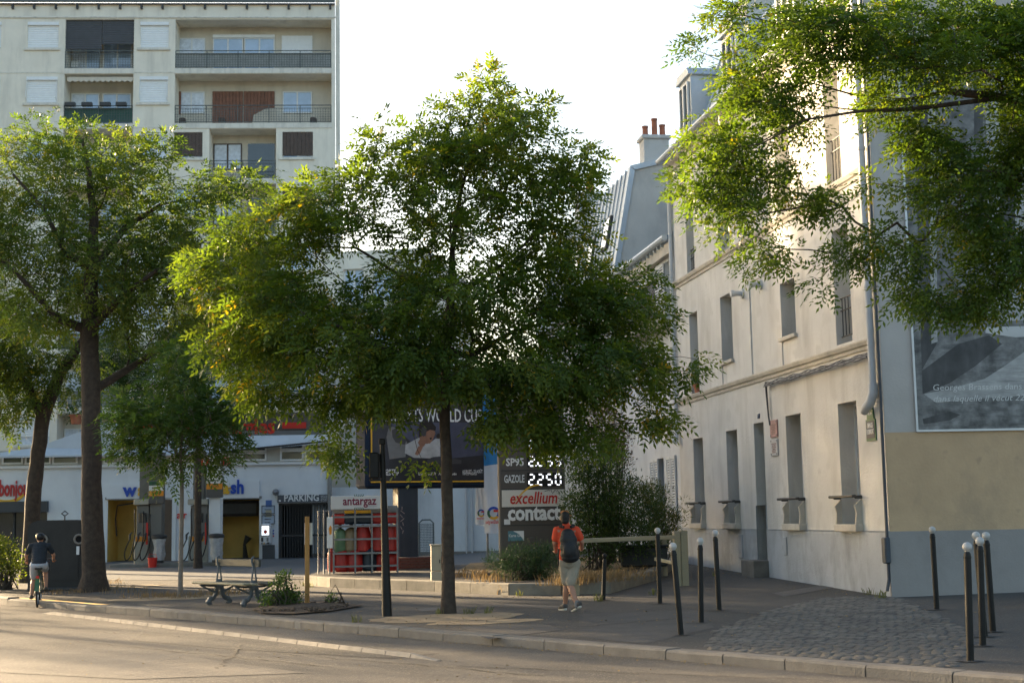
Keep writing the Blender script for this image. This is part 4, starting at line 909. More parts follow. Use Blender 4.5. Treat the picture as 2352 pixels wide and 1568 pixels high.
for (a, b, c, e, lab, bl) in ((1538, 1616, 775, 826, 'upper pale blue notice board above the pay kiosk', 1), (1538, 1616, 831, 885, 'lower pale notice board directly above the pay kiosk', 0)):
    t = thing('notice_board', lab, 'notice', GS.M @ Matrix.Translation((gx(a), -.05, gzz(e, a)))); X0, X1, Z0, Z1 = gx(a), gx(b), gzz(e, a), gzz(c, a)
    box(GS, t, 'board', mat('notice_paper', (.36, .43, .52), .5, .08, 4), X0, X1, -.06, -.004, Z0, Z1)
    m2 = MB(); fr_ = .03; m2.box(X0, X0+fr_, -.075, -.06, Z0, Z1); m2.box(X1-fr_, X1, -.075, -.06, Z0, Z1); m2.box(X0+fr_, X1-fr_, -.075, -.06, Z0, Z0+fr_); m2.box(X0+fr_, X1-fr_, -.075, -.06, Z1-fr_, Z1); m2.build('frame', signg, t, GS.M)
    for k in range(5): box(GS, t, 'printed_line', signg, X0+.12, X0+.12+(X1-X0)*(.5, .42, .46, .3, .4)[k], -.0625, -.0605, Z1-.18-.13*k, Z1-.15-.13*k)
    box(GS, t, 'printed_block', mat('notice_blue', (.08, .16, .4), .5, .1, 4) if bl else mat('notice_buff', (.4, .36, .25), .5, .1, 4), X1-.36, X1-.12, -.0625, -.0605, Z0+.28, Z0+.55)
KI = thing('pay_kiosk', 'white pay kiosk with a lit touch screen between wash bay and gate', 'kiosk', GS.M @ Matrix.Translation((gx(1570), -.3, zG)))
kx0, kx1, kz0, kz1 = gx(1538), gx(1602), gzz(1006, 1570), gzz(880, 1570)
wp_ = mat('white_plastic', (.68, .69, .70), .4, .05, 4)
box(GS, KI, 'pedestal', greyc, gx(1549), gx(1617), -.42, -.06, zG, kz0-.002); m2 = MB(); m2.bbox(kx0, kx1, -.5, -.07, kz0, kz1, .08); m2.build('housing', wp_, KI, GS.M)
sx0, sx1, sz0, sz1 = gx(1546), gx(1590), gzz(949, 1570), gzz(893, 1570)
scr = box(GS, KI, 'screen', mat('lit_screen', (.8, .85, .9), .3, .02, 3, emit=(.85, .93, 1.0), estr=.22), sx0, sx1, -.507, -.495, sz0, sz1)
m2 = MB(); b_ = .03
m2.box(sx0-b_, sx0, -.512, -.498, sz0-b_, sz1+b_); m2.box(sx1, sx1+b_, -.512, -.498, sz0-b_, sz1+b_); m2.box(sx0, sx1, -.512, -.498, sz0-b_, sz0); m2.box(sx0, sx1, -.512, -.498, sz1, sz1+b_); m2.build('screen_bezel', darkmetal, KI, GS.M)
box(GS, scr, 'screen_button', bluep, sx0+.12, sx1-.12, -.5095, -.5075, sz0+.06, sz0+.12); m2 = MB(); m2.lathe([(.07, -.002), (.07, .002)], (0, 0, 0), 14); m2.v = [((sx0+sx1)/2+p[0], -.509+p[2]*.3, (sz0+sz1)/2-.05+p[1]) for p in m2.v]; m2.build('screen_logo', redp, scr, GS.M)
for (a, b, c, e, mm) in ((1543, 1556, 960, 985, darkmetal), (1575, 1586, 962, 985, steel), (1545, 1551, 990, 1000, darkmetal), (1558, 1564, 990, 1000, yelp), (1576, 1592, 990, 999, darkmetal)): box(GS, KI, 'kiosk_slot', mm, gx(a), gx(b), -.51, -.499, gzz(e, 1570), gzz(c, 1570), .005)
for c, mm in ((918, bluep), (935, bluep), (950, redp)): box(GS, gst, 'wall_sticker', mm, gx(1604), gx(1612), -.012, -.002, gzz(c+9, 1608), gzz(c, 1608))
# post with camera at the right end of the building, drain
m2 = MB(); X = gx(1941); m2.tube([(X, -.2, zG), (X, -.2, gzz(470, 1941))], .09, 10); o = m2.build('drain_pipe', steel, gst, GS.M)
m2 = MB(); m2.bbox(gx(1920), gx(1934), -.35, -.2, gzz(562, 1930), gzz(545, 1930), .02); m2.build('wall_camera', darkmetal, gst, GS.M); m2 = MB(); m2.lathe([(.0, -.14), (.1, -.1), (.14, 0), (.1, .1), (0, .14)], (gx(1622), -.12, gzz(697, 1622)), 12); m2.build('globe_lamp', steel, gst, GS.M, smooth=True)
cb = MB(); cb.tube([CF.I.inverted() @ Vector((c2(1300, 460)[0], 0, c2(1300, 460)[1])), CF.I.inverted() @ Vector((c2(1900, 390)[0], 1, c2(1900, 390)[1]))], .035, 6); cb.build('awning_cable', darkmetal, gst)

# ---- fuel pumps
beige = mat('pump_beige', (.38, .36, .30), .55, .08, 3, dirt=(.2, .18, .15), damt=.5, dscale=(2, 2, .6)); pcol = mat('pump_column', (.17, .165, .15), .6, .08, 2)
hosem = mat('rubber_hose', (.012, .012, .012), .55, .2, 8); orange = mat('orange_label', (.72, .27, .02), .5, .08, 4)
def pump(px0, px1, num, label, hdr, whitecol):
    # px0..px1: cabinet; a tall column at each side, price board on the right-hand one
    Y = 50.0; s = Y/FPX; zb_ = at(px0, 1301, Y).z; fr = Frame(at((px0+px1)/2, 1200, Y)[:2], R(2))
    t = thing('fuel_pump', label, 'fuel pump', fr.M @ Matrix.Translation((0, 0, zb_)), 'fuel pumps')
    X = lambda px: fr.L(px, 1200)[0]; Z = lambda py: fr.L(px0, py)[1]
    cm = whitew if whitecol else pcol
    box(fr, t, 'column', pcol, X(px0+5), X(px0+30), .15, .6, zb_, c2(1000, 384)[1]-.45)
    box(fr, t, 'column', cm, X(px1), X(px1+26), -.1, .45, zb_, c2(1000, 384)[1]-.45)
    m2 = MB(); m2.bbox(X(px0), X(px1)-.01, -.25, .14, zb_, Z(1230), .03); m2.build('cabinet', beige, t, fr.M)
    m2 = MB(); m2.bbox(X(px0)+.03, X(px1)-.05, -.05, .13, Z(1230)+.004, Z(1160), .02); m2.build('display_recess', pcol, t, fr.M)
    box(fr, t, 'header', beige, X(px0)-.04, X(px1)-.02, -.22, .14, Z(1159), Z(1146), .02)
    c = (X(px0)+X(px1))/2
    box(fr, t, 'display', glassd, c-.14, c+.14, -.075, -.051, Z(1200), Z(1178), .01); box(fr, t, 'orange_sticker', orange, c-.2, c+.2, -.27, -.252, Z(1228)-.22, Z(1228)-.05); box(fr, t, 'red_sticker', redp, X(px1)-.1, X(px1)-.03, -.27, -.252, Z(1250), Z(1200))
    for i, dx in enumerate((-.27, .02, .26)):
        zt_ = Z(1168)-.1*i; pts = [(c+dx, -.1, zt_), (c+dx+.03, -.32, zt_-.15), (c+dx+.1, -.42, zt_-.9), (c+dx-.05, -.45, zb_+.35), (c+dx-.22, -.42, zb_+.18), (c+dx-.3, -.38, zb_+.5), (c+dx-.12, -.3, Z(1228)-.15)]
        q = []
        for j in range(len(pts)-1):
            for k in range(4): q.append(Vector(pts[j]).lerp(Vector(pts[j+1]), k/4))
        q.append(Vector(pts[-1])); 
        for _ in range(3): q = [q[0]]+[(q[j-1]+q[j]*2+q[j+1])/4 for j in range(1, len(q)-1)]+[q[-1]]
        m2 = MB(); m2.tube(q, .022, 6); ho = m2.build('hose', hosem, t, fr.M, smooth=True)
        m2 = MB(); e = q[-1]; m2.tube([e, e+Vector((0, .0, .16)), e+Vector((.06, .08, .24))], [.035, .04, .02], 8); m2.build('nozzle', darkmetal, ho, fr.M, smooth=True)
    # price board
    bx0, bx1 = X(hdr[0]), X(hdr[1]); bz0, bz1 = Z(hdr[3]), Z(hdr[2]); bd = box(fr, t, 'price_board', fasc, bx0, bx1, -.25, -.12, bz0, bz1, .01)
    h = bz1-bz0
    for (a, b, mm) in ((.82, .99, green if not whitecol else white), (.58, .81, white), (.34, .57, orange)): box(fr, bd, 'board_stripe', mm, bx0+.01, bx1-.01, -.257, -.2505, bz0+h*a, bz0+h*b)
    for a, s_ in ((.86, 'SP 95 E10'), (.66, 'E85'), (.42, 'DIESEL')): text(s_, darkmetal, bd, fr, bx0+.12, bx1-.12, bz0+h*a, .07, -.26, .002)
    for k, ch in enumerate(num if whitecol else ''):
        w_ = .32; X0 = X(px1)-.34 if k == 0 else X(px1+26)+.0; f = box(fr, t, 'number_flag', redp, X0, X0+w_, .02, .06, Z(1069), Z(1051), .03); text(ch, white, f, fr, X0+.11, X0+.21, Z(1066), .2, .012, .006, bold=.03)
    return t
pump(312, 346, '34', 'fuel pump at the left with orange price board, behind the slim tree', (344, 379, 1106, 1157), False)
pump(436, 480.6, '12', 'fuel pump with white column and number flags 1 and 2', (475.7, 513.8, 1088, 1143), True)
isl = MB(); a = at(265, 1309, 50.0); b = at(525, 1309, 50.0); zi = gz(a.x, 50)
Mi = TM((0, 0, 0)); isl.bbox(a.x, b.x, 49.2, 51.2, zi-.1, zi+.13, .03); o = isl.build('pump_island', concrete); o['kind'] = 'structure'
# litter bins, bucket at the pumps
clear = mat('bin_bag', (.42, .42, .42), .3, .25, 8, .5, 25)
def litter(px, py, Y, label):
    p = at(px, py, Y); p.z = zi+.13; t = thing('litter_bin', label, 'litter bin', TM(p), 'bins at the pumps'); Mx = TM(p)
    m2 = MB(); m2.lathe([(.22, .82), (.26, .84), (.27, .93), (.22, .97), (.0, .99)], n=16); m2.build('lid', darkmetal, t, Mx, smooth=True)
    m2 = MB(); rr = random.Random(px); pr = [(.05, .08), (.17, .1), (.21, .3), (.19, .5), (.22, .7), (.235, .83)]; m2.lathe(pr, n=14); m2.v = [(x*rr.uniform(.85, 1.12), y*rr.uniform(.85, 1.12), z) for x, y, z in m2.v]; m2.build('bag', clear, t, Mx, smooth=True)
    m2 = MB(); m2.tube([(0, .0, 0), (0, 0, .1)], .15, 12); m2.tube([(0, .26, 0), (0, .26, .9)], .03, 8); m2.build('stand', darkmetal, t, Mx)
litter(365, 1302, 49.6, 'litter bin with clear bag at the left pump'); litter(497, 1302, 48.9, 'litter bin with clear bag beside the white pump column')
p = at(350, 1304, 48.95); p.z = gz(p.x, p.y); bk_ = MB(); bk_.lathe([(.13, 0), (.16, .3), (.17, .3), (.17, .33), (.15, .33), (.12, .04)], n=14); bk_.tube([(-.16, 0, .31), (-.1, 0, .45), (.1, 0, .45), (.16, 0, .31)], .008, 5); solo_at(bk_, 'bucket', redp, TM((p.x, p.y, gz(p.x, p.y)+.003)), 'red bucket on the ground before the left pump', 'bucket')

# ---- wall and low building behind the billboard
WB = Frame(at(770, 1200, 57.5)[:2], R(-9))
bw = thing('stained_wall', 'stained white yard wall behind the billboard', 'wall', TM((WB.o.x, WB.o.y, .4), WB.r))
stw = mat('stained_white', (.60, .63, .65), .85, .06, 1, .2, 20, dirt=(.30, .31, .32), damt=.75, dscale=(.9, .9, .22))
w0, w1 = WB.L(717, 1200)[0], WB.L(1190, 1200)[0]; wz = WB.L(800, 1118)[1]
box(WB, bw, 'wall_panel', stw, w0, w1, 0, .3, .2, wz); box(WB, bw, 'wall_footing', concrete, w0, w1, -.12, -.001, .2, .75, .02)
for px in (1085, 1072, 742): X = WB.L(px, 1200)[0]; m2 = MB(); m2.tube([(X, -.08, .5), (X, -.08, wz)], .05, 8); m2.build('wall_pipe', pm, bw, WB.M)
yb = thing('beige_block', 'plain beige building behind the yard wall and the main tree', 'building', TM((WB.o.x, WB.o.y, .4), WB.r))
beigew = mat('beige_render', (.46, .45, .40), .85, .06, 1, .15, 20, dirt=(.33, .32, .28), damt=.5, dscale=(1, 1, .3))
bx0, bx1 = WB.L(772, 1000, 2)[0], WB.L(985, 1000, 2)[0]; bzt = WB.L(850, 575, 2)[1]; opw = []
for i, px in enumerate((812, 880, 945)):
    for py in (655, 760, 865): x, z = WB.L(px, py, 2); opw.append((x-.45, x+.45, z-.7, z+.7, .2))
wall(WB, bx0, bx1, .3, bzt, opw, y0=2.0).build('wall', cream, yb, WB.M); m2 = MB(); m2.quad((bx1, 2, .3), (bx1, 12, .3), (bx1, 12, bzt), (bx1, 2, bzt)); m2.quad((bx0, 2, bzt), (bx1, 2, bzt), (bx1, 12, bzt), (bx0, 12, bzt)); m2.build('side_wall', cream, yb, WB.M)
for o_ in opw: window(WB, yb, o_[0], o_[1], o_[2], o_[3], 2.2, 2, glass)
box(WB, yb, 'lower_annex', beigew, bx0-.5, WB.L(835, 1000, 1)[0], .9, 1.95, .3, WB.L(800, 700, 1)[1])
# ---- green wire panel leaning on the yard wall
mg = mat('grey_green_metal', (.10, .13, .14), .5, .15, 6)
p0 = at(982, 1290, 44); fr = Frame(p0[:2], R(0)); t = thing('wire_panel', 'grey wire mesh rack with rounded frame behind the billboard post', 'rack', TM((p0.x, p0.y, gz(p0.x, p0.y))))
zp = gz(p0.x, p0.y); X0, X1 = fr.L(963, 1250)[0], fr.L(996, 1250)[0]; ZT = fr.L(980, 1193)[1]
m2 = MB(); m2.tube([(X0, 0, zp), (X0, 0, ZT-.1), (X0+.1, 0, ZT), (X1-.1, 0, ZT), (X1, 0, ZT-.1), (X1, 0, zp)], .025, 8); m2.build('frame', mg, t, fr.M); m2 = MB(); x = X0+.03
while x < X1: m2.box(x, x+.012, -.006, .006, zp+.3, ZT-.12); x += .045
z = zp+.3
while z < ZT-.1: m2.box(X0, X1, -.008, -.002, z, z+.014); z += .05
m2.build('mesh', mg, t, fr.M, kind='stuff')

# ================================================================== raised island with rack, billboard, totem, planting
IP = [ground(700, 1343), ground(760, 1348), ground(1000, 1358), ground(1170, 1366), ground(1290, 1365), ground(1400, 1362), ground(1499, 1334), ground(1530, 1318)]
IP = [(p.x, p.y) for p in IP]+[(4.2, 36.5), (1.5, 39.5), (-5.0, 38.2)]
island = thing('planted_island', None, None); island['kind'] = 'structure'
IH = .22
def iz(x, y): return gz(x, y)+IH
drape('island_paving', IP, lambda x, y: iz(x, y)-.02, pave, .7).parent = island
kst = mat('old_concrete_kerb', (.22, .20, .165), .9, .2, 3, .4, 40, dirt=(.09, .085, .06), damt=.7, dscale=(2, 2, 2))
for i in range(len(IP)-3):
    a, b = Vector(IP[i]), Vector(IP[i+1]); L = (b-a).length; n = max(1, round(L/1.0)); d = (b-a).normalized(); nn = Vector((-d.y, d.x))
    for j in range(n):
        p, q = a+(b-a)*j/n+d*.006, a+(b-a)*(j+1)/n-d*.006; vs = []
        for e in (p, q):
            for o_, dz in ((-.02, -.2), (-.02, IH-.02), (.005, IH), (.18, IH), (.18, -.2)): v = e+nn*o_; vs.append((v.x, v.y, gz(v.x, v.y)+dz+random.uniform(-.004, .004)))
        mb = MB(); mb.add(vs, [(0, 1, 2, 3, 4), (9, 8, 7, 6, 5)]+[(k, k+5, (k+1) % 5+5, (k+1) % 5) for k in range(5)]); mb.build('edging_stone', kst, island)
drygr = mat('dry_litter', (.26, .175, .085), .95, .4, 8, .8, 40)
drape('dry_ground', [ground(*p)[:2] for p in ((1058, 1328), (1180, 1350), (1300, 1346), (1400, 1344), (1480, 1322), (1440, 1300), (1200, 1302), (1080, 1312))], lambda x, y: iz(x, y), drygr, .5, kind='stuff').parent = None
# ---- gas bottle rack
RK = Frame((at(760, 1318, 34.3)).to_2d(), R(8)); zk = iz(RK.o.x, RK.o.y)
def rx(zx): return RK.L((1200+zx/4.48)/1.6327, 1230)[0]
def rzv(zy, zx=600): return RK.L((1200+zx/4.48)/1.6327, (1850+zy/4.48)/1.6327)[1]
rack = thing('gas_bottle_rack', 'grey steel rack of gas bottles under the antargaz sign', 'rack', RK.M @ Matrix.Translation((0, 0, zk)))
RX0, RX1 = rx(230), rx(1300); RD = .55; shz = [zk+.03, rzv(985), rzv(530)]; rtop = rzv(262)
m2 = MB()
for x in (RX0, (RX0+RX1)/2-.25, (RX0+RX1)/2+.15, RX1):
    for y in (0, RD): m3 = MB(); m3.box(x-.02, x+.02, y-.02, y+.02, zk, rtop); m3.build('upright', steel, rack, RK.M)
for z in shz[1:]: m3 = MB(); m3.box(RX0-.02, RX1+.02, -.03, RD+.03, z-.045, z); m3.build('shelf', steel, rack, RK.M)
for z in (rzv(1225, 300), rzv(770, 300), rzv(395, 300), rtop): m3 = MB(); m3.box(RX0-.02, RX1+.02, -.035, -.022, z-.022, z+.022); m3.build('cross_rail', steel, rack, RK.M); m3 = MB(); m3.box(RX0-.02, RX1+.02, RD+.022, RD+.035, z-.02, z+.02); m3.build('cross_rail', steel, rack, RK.M)
for i in range(3): x = RX0-.1-.13*i; m3 = MB(); m3.tube([(x, .0+.1*i, zk), (x, .0+.1*i, rzv(290, 100)), (RX0, .0+.1*i, rzv(290, 100))], .02, 6); m3.build('side_tube', steel, rack, RK.M)
m3 = MB(); m3.bbox(rx(185), rx(1140), -.06, .0, rzv(268, 300), rzv(35, 600), .01); m3.build('sign_board', mat('sign_white', (.62, .62, .60), .5, .05, 2), rack, RK.M)
text('antargaz', mat('plum', (.20, .015, .05), .5, .05, 4), rack, RK, rx(385), rx(950), rzv(188, 600), .2, -.066, .005, bold=.02); text('energies', MATS['pipe_grey'], rack, RK, rx(800), rx(955), rzv(222, 880), .05, -.064, .003)
m3 = MB()
for k in range(5):
    for s_ in (1, -1):
        x = rx(655)+(-.1+.05*k); z = rzv(140, 650)+s_*.155; m3.box(-.008, .008, -.003, .003, -.03, .03, M=Matrix.Translation((x, -.063, z)) @ Matrix.Rotation(s_*R(-28+14*k), 4, 'Y'))
m3.build('sun_ray_mark', green, rack, RK.M)
m3 = MB(); m3.bbox(rx(115), rx(213), -.16, -.13, rzv(915, 160), rzv(393, 160), .01); po = m3.build('price_panel', white, rack, RK.M); m3 = MB(); m3.prism([(rx(145), rzv(580)), (rx(160), rzv(680)), (rx(195), rzv(670)), (rx(198), rzv(560)), (rx(170), rzv(520))], -.165, -.161); m3.build('orange_mark', orange, po, RK.M)
bred = mat('bottle_red', (.40, .025, .02), .4, .12, 4); bgrn = mat('bottle_green', (.12, .22, .13), .45, .12, 4); btan = mat('bottle_tan', (.25, .19, .11), .45, .12, 4); bnav = mat('bottle_navy', (.02, .03, .045), .4, .12, 4)
def bottle(zx, sh_, m, capm, label, style, w=.15, h=.56, y=.26):
    x = rx(zx); z = shz[sh_]; Mx = RK.M @ Matrix.Translation((x, y, z+.004)); t = thing('gas_bottle', label, 'gas bottle', Mx, 'gas bottles in the rack')
    m3 = MB()
    if style == 'cube': m3.bbox(-w, w, -w, w, .02, h*.55, .05)
    elif style == 'comp':
        m3.lathe([(w*.8, 0), (w, .03), (w, h*.62), (w*.82, h*.9), (w*.8, h), (w*.5, h), (w*.5, h*.85)], n=18)
    else: m3.lathe([(w*.8, .0), (w*.85, .03), (w, .06), (w, h*.62), (w*.86, h*.76), (w*.5, h*.84), (w*.22, h*.87)], n=18)
    m3.build('body', m, t, Mx, smooth=True); m3 = MB()
    if style == 'cube':
        for a in (-1, 1): m3.bbox(-w*.9, w*.9, a*w*.8-.02, a*w*.8+.02, h*.55+.002, h*.9, .012)
        m3.bbox(-w*.9, -w*.65, -w*.7, w*.7, h*.6, h*.86, .012); m3.bbox(w*.65, w*.9, -w*.7, w*.7, h*.6, h*.86, .012)
    elif style == 'comp': m3.lathe([(w*.3, h*.8), (w*.3, h*1.0), (w*.15, h*1.05)], n=10)
    else: m3.lathe([(w*.24, h*.86), (w*.3, h*.9), (w*.22, h*1.05), (w*.12, h*1.2)], n=10)
    m3.build('valve_cap', capm, t, Mx, smooth=True)
bottle(320, 2, bred, steel, 'red cube-shaped gas bottle with grey handle, top shelf left', 'cube', .17, .5); bottle(540, 2, bnav, yelp, 'dark gas bottle with yellow handle, left one of the top shelf', 'cube', .2, .5); bottle(760, 2, bnav, yelp, 'dark gas bottle with yellow handle, right one of the top shelf', 'cube', .2, .5); bottle(965, 2, bred, steel, 'red gas bottle on the top shelf beside the dark ones', 'cube', .16, .5); bottle(1205, 2, bred, steel, 'red gas bottle on the top shelf behind the black pole', 'cube', .17, .5)
bottle(340, 1, bgrn, darkmetal, 'green gas bottle on the middle shelf', 'round', .16, .66); bottle(530, 1, btan, darkmetal, 'tan gas bottle on the middle shelf', 'round', .175, .68); bottle(730, 1, bred, bred, 'ribbed red gas bottle right of the tan one', 'comp', .19, .62); bottle(985, 1, bred, bred, 'ribbed red gas bottle left of the black pole', 'comp', .17, .62); bottle(1210, 1, bred, bred, 'ribbed red gas bottle right of the black pole', 'comp', .17, .62)
bottle(370, 0, bred, bgrn, 'red gas bottle with green cap on the bottom shelf', 'round', .18, .62); bottle(590, 0, bred, bred, 'red gas bottle with red cap on the bottom shelf', 'round', .21, .64); bottle(835, 0, bnav, yelp, 'dark gas bottle with yellow cap on the bottom shelf', 'round', .2, .66); bottle(1030, 0, bred, brownp, 'red gas bottle on the bottom shelf beside the brick plinth', 'round', .15, .5); bottle(1230, 0, bred, darkmetal, 'red gas bottle on the bottom shelf behind the pole', 'round', .15, .5); bottle(195, 0, bred, bred, 'red gas bottle standing at the left end outside the rack', 'round', .1, .6)

# ---- billboard on a square post with brick plinth
BBY = 37.2; bp_ = at(938, 1295, BBY); BB = Frame(bp_[:2], R(22)); zbb = iz(bp_.x, bp_.y)
bill = thing('billboard', 'big dark blue billboard with sports event poster on a square post', 'billboard', BB.M @ Matrix.Translation((0, 0, zbb)))
navy = mat('billboard_navy', (.018, .03, .055), .8, .12, 2, spec=.12); post_ = mat('billboard_post', (.035, .045, .06), .5, .15, 2, dirt=(.08, .09, .1), damt=.5, dscale=(3, 3, .4))
def bb(px, py, d=0.0): return BB.L(px, py, d)
fx0, fz0 = bb(852, 1108, -.35); fx1, _ = bb(1127, 1104, -.35); fz1 = bb(980, 862, -.35)[1]
box(BB, bill, 'post', post_, bb(911, 1200, -.25)[0]+.05, bb(963, 1200, -.25)[0]-.02, -.25, .25, zbb, fz0+.05, .03)
m2 = MB(); m2.bbox(fx0-.14, fx1+.12, -.34, .6, fz0-.14, fz1+.14, .06); m2.build('case', navy, bill, BB.M)
m2 = MB(); e = .035; Y0, Y1 = -.372, -.345
m2.box(fx0, fx1, Y0, Y1, fz0, fz0+e); m2.box(fx0, fx1, Y0, Y1, fz1-e, fz1); m2.box(fx0, fx0+e, Y0, Y1, fz0+e, fz1-e); m2.box(fx1-e, fx1, Y0, Y1, fz0+e, fz1-e); m2.build('yellow_trim', yelp, bill, BB.M)
pblk = mat('poster_dark', (.025, .026, .032), .4, .5, 1.2, dirt=(.06, .065, .1), damt=.7, dscale=(.9, .9, .5)); poster = box(BB, bill, 'poster', pblk, fx0+e, fx1-e, -.356, -.346, fz0+e, fz1-e)
def q6(zx, zy): return bb(796.2+.1757*zx, 857.5+.1757*zy, -.36)
def ppoly(pts, m, lay, nm):
    m2 = MB(); m2.poly([(x, -.357-.0015*lay, z) for x, z in (q6(*p) for p in pts)]); m2.build(nm, m, poster, BB.M)
pbl = mat('poster_blue', (.055, .062, .10), .5, .4, 1.5); pgr = mat('poster_grey', (.16, .16, .16), .5, .3, 2); pwh = mat('poster_white', (.42, .42, .42), .5, .25, 3); pskin = mat('poster_skin', (.28, .14, .09), .5, .25, 4); phair = mat('poster_hair', (.015, .012, .012), .5, .2, 4); pdk = mat('poster_charcoal', (.05, .05, .055), .5, .25, 3)
ppoly([(560, 640), (1830, 640), (1830, 1060), (1240, 1120), (850, 900)], pbl, 1, 'printed_backdrop')
ppoly([(520, 830), (545, 720), (600, 690), (660, 715), (720, 800), (790, 900), (770, 1090), (560, 1120)], pgr, 2, 'printed_chair'); ppoly([(590, 740), (640, 715), (700, 780), (780, 870), (760, 930), (640, 900), (600, 830)], pdk, 3, 'printed_chair_pad')
ppoly([(770, 930), (860, 880), (940, 840), (1080, 880), (1220, 960), (1225, 1110), (880, 1100), (760, 1040)], pwh, 4, 'printed_shirt'); ppoly([(950, 800), (1000, 800), (1060, 840), (1090, 905), (1050, 920), (960, 880)], pskin, 5, 'printed_neck')
ppoly([(1040, 730), (1140, 730), (1160, 780), (1140, 830), (1115, 880), (1085, 918), (1050, 880), (1030, 800)], pskin, 6, 'printed_face'); ppoly([(940, 700), (960, 640), (1040, 612), (1120, 640), (1168, 700), (1160, 750), (1090, 735), (1040, 760), (1000, 810), (945, 830)], phair, 7, 'printed_hair')
ppoly([(968, 740), (985, 700), (1020, 695), (1045, 740), (1035, 800), (1005, 825), (972, 795)], pdk, 8, 'printed_headphone'); ppoly([(1082, 840), (1115, 835), (1105, 862), (1090, 865)], phair, 8, 'printed_mouth')
ppoly([(930, 900), (960, 850), (1010, 860), (1040, 900), (1010, 950), (960, 960)], pskin, 9, 'printed_fist'); ppoly([(935, 950), (1000, 950), (960, 1040), (920, 1070), (890, 1050)], pskin, 8, 'printed_forearm')
ppoly([(1100, 900), (1160, 850), (1215, 850), (1225, 960), (1160, 1000)], pwh, 3, 'printed_teammate'); ppoly([(1170, 810), (1195, 780), (1225, 790), (1225, 850), (1185, 850)], phair, 4, 'printed_teammate_hair'); ppoly([(1130, 1090), (1240, 1080), (1500, 1130), (1500, 1180), (1050, 1180), (1050, 1120)], pdk, 5, 'printed_desk')
def ptext(s, x0, x1, yb_, h, bold=.02, m=white, shear=0): X0, zq = q6(x0, yb_); X1 = q6(x1, yb_)[0]; text(s, m, poster, BB, X0, X1, zq, h, -.374, 0, bold=bold, shear=shear)
ptext('ESPORTS WORLD CUP', 500, 1770, 622, .34, .012); ptext('LE PLUS GRAND', 860, 1500, 320, .22, .01)
ptext('ESPORTS', 420, 640, 1290, .075, .03, shear=.25); ptext('WORLD CUP', 420, 680, 1328, .085, .03, shear=.25); ptext('LEGION', 937, 1040, 1325, .07, .02); ptext('SONY', 1065, 1170, 1325, .07, .02); ptext('Allianz', 1200, 1300, 1325, .06, .01); ptext('audio', 1360, 1435, 1325, .06, .02)
ptext('6 JUILLET - 23 AOÛT', 1515, 1775, 1300, .085, .02); ptext('PORTE DE VERSAILLES', 1515, 1700, 1325, .05, .01)
for (zx, zy) in ((1140, 60), (1160, 250)): pass
grf = mat('graffiti_paint', (.45, .36, .32), .6, .1, 6); X, Z = bb(914, 1190, -.26); m2 = MB(); rr = random.Random(9)
for k in range(7): a = (X+.06+rr.uniform(0, .12), -.254, Z+.3-.1*k); b = (X+.06+rr.uniform(0, .14), -.254, Z+.22-.1*k); m2.tube([a, b], .008, 4)
m2.build('graffiti_tag', grf, bill, BB.M)
plin = thing('brick_plinth', 'low red brick plinth round the foot of the billboard post', 'plinth', BB.M @ Matrix.Translation((0, 0, zbb)))
brk = mat('old_brick', (.20, .075, .05), .85, .35, 9, .4, 40, dirt=(.1, .06, .05), damt=.7, dscale=(4, 4, 4)); PX0, PX1 = -.85, .85; PD = .6
box(BB, plin, 'mortar_core', mat('mortar', (.19, .15, .12), .9, .2, 9), PX0+.02, PX1-.02, -PD+.02, PD-.02, zbb-.05, zbb+.29)
bk1 = MB(); bk1.bbox(-.102, .102, -.045, .045, -.03, .03, .006); bkm = bk1.mesh('brick', brk)
for c in range(4):
    z = zbb+.04+.072*c
    for i in range(8): x = PX0+.106+.2125*i+(.05 if c % 2 else -.01); inst('brick', bkm, plin, BB.M @ Matrix.Translation((min(x, PX1-.1), -PD+.045, z)))
    for i in range(5):
        for xx in (PX0+.045, PX1-.045): inst('brick', bkm, plin, BB.M @ Matrix.Translation((xx, -PD+.2+.2125*i, z)) @ Matrix.Rotation(R(90), 4, 'Z'))
# ---- price totem
TT = Frame(at(1224, 1300, 33).to_2d(), R(6)); zt_ = iz(TT.o.x, TT.o.y)
def q5(zx, zy): return TT.L((1750+zx*.4464)/1.6327, (1350+zy*.4464)/1.6327)
tot = thing('price_totem', 'brown fuel price totem with lit digits and excellium and contact panels', 'totem', TT.M @ Matrix.Translation((0, 0, zt_)))
brown = mat('totem_brown', (.095, .082, .072), .5, .08, 2); TX0, TX1 = q5(296, 1200)[0], q5(824, 1200)[0]; TZ1 = q5(500, 120)[1]
m2 = MB(); m2.bbox(TX0-.06, TX1+.02, .0, .32, zt_, TZ1, .03); m2.build('body', brown, tot, TT.M)
for zy in (925, 1082, 1236, 1385, 760): z = q5(500, zy)[1]; box(TT, tot, 'panel_joint', darkmetal, TX0, TX1, -.006, -.0005, z-.012, z+.012)
z0, z1__ = q5(500, 1230)[1], q5(500, 1088)[1]; box(TT, tot, 'excellium_panel', mat('sign_cream', (.66, .63, .56), .5, .04, 3), TX0, TX1, -.015, -.001, z0, z1__)
text('excellium', mat('sign_red', (.52, .03, .02), .45, .05, 3), tot, TT, q5(365, 1200)[0], q5(762, 1200)[0], q5(500, 1203)[1], .27, -.024, .006, bold=.015, shear=.2)
m2 = MB(); n = 16
for i in range(n):
    def A_(t): return q5(380+250*t, 1215-150*math.sin(t*math.pi*.62)-(20*t))
    a, b = A_(i/n), A_((i+1)/n); wd = .004+.022*math.sin(math.pi*i/n); m2.add([(a[0], -.0185, a[1]-wd), (b[0], -.0185, b[1]-wd), (b[0], -.0185, b[1]+wd), (a[0], -.0185, a[1]+wd)], [(0, 1, 2, 3)])
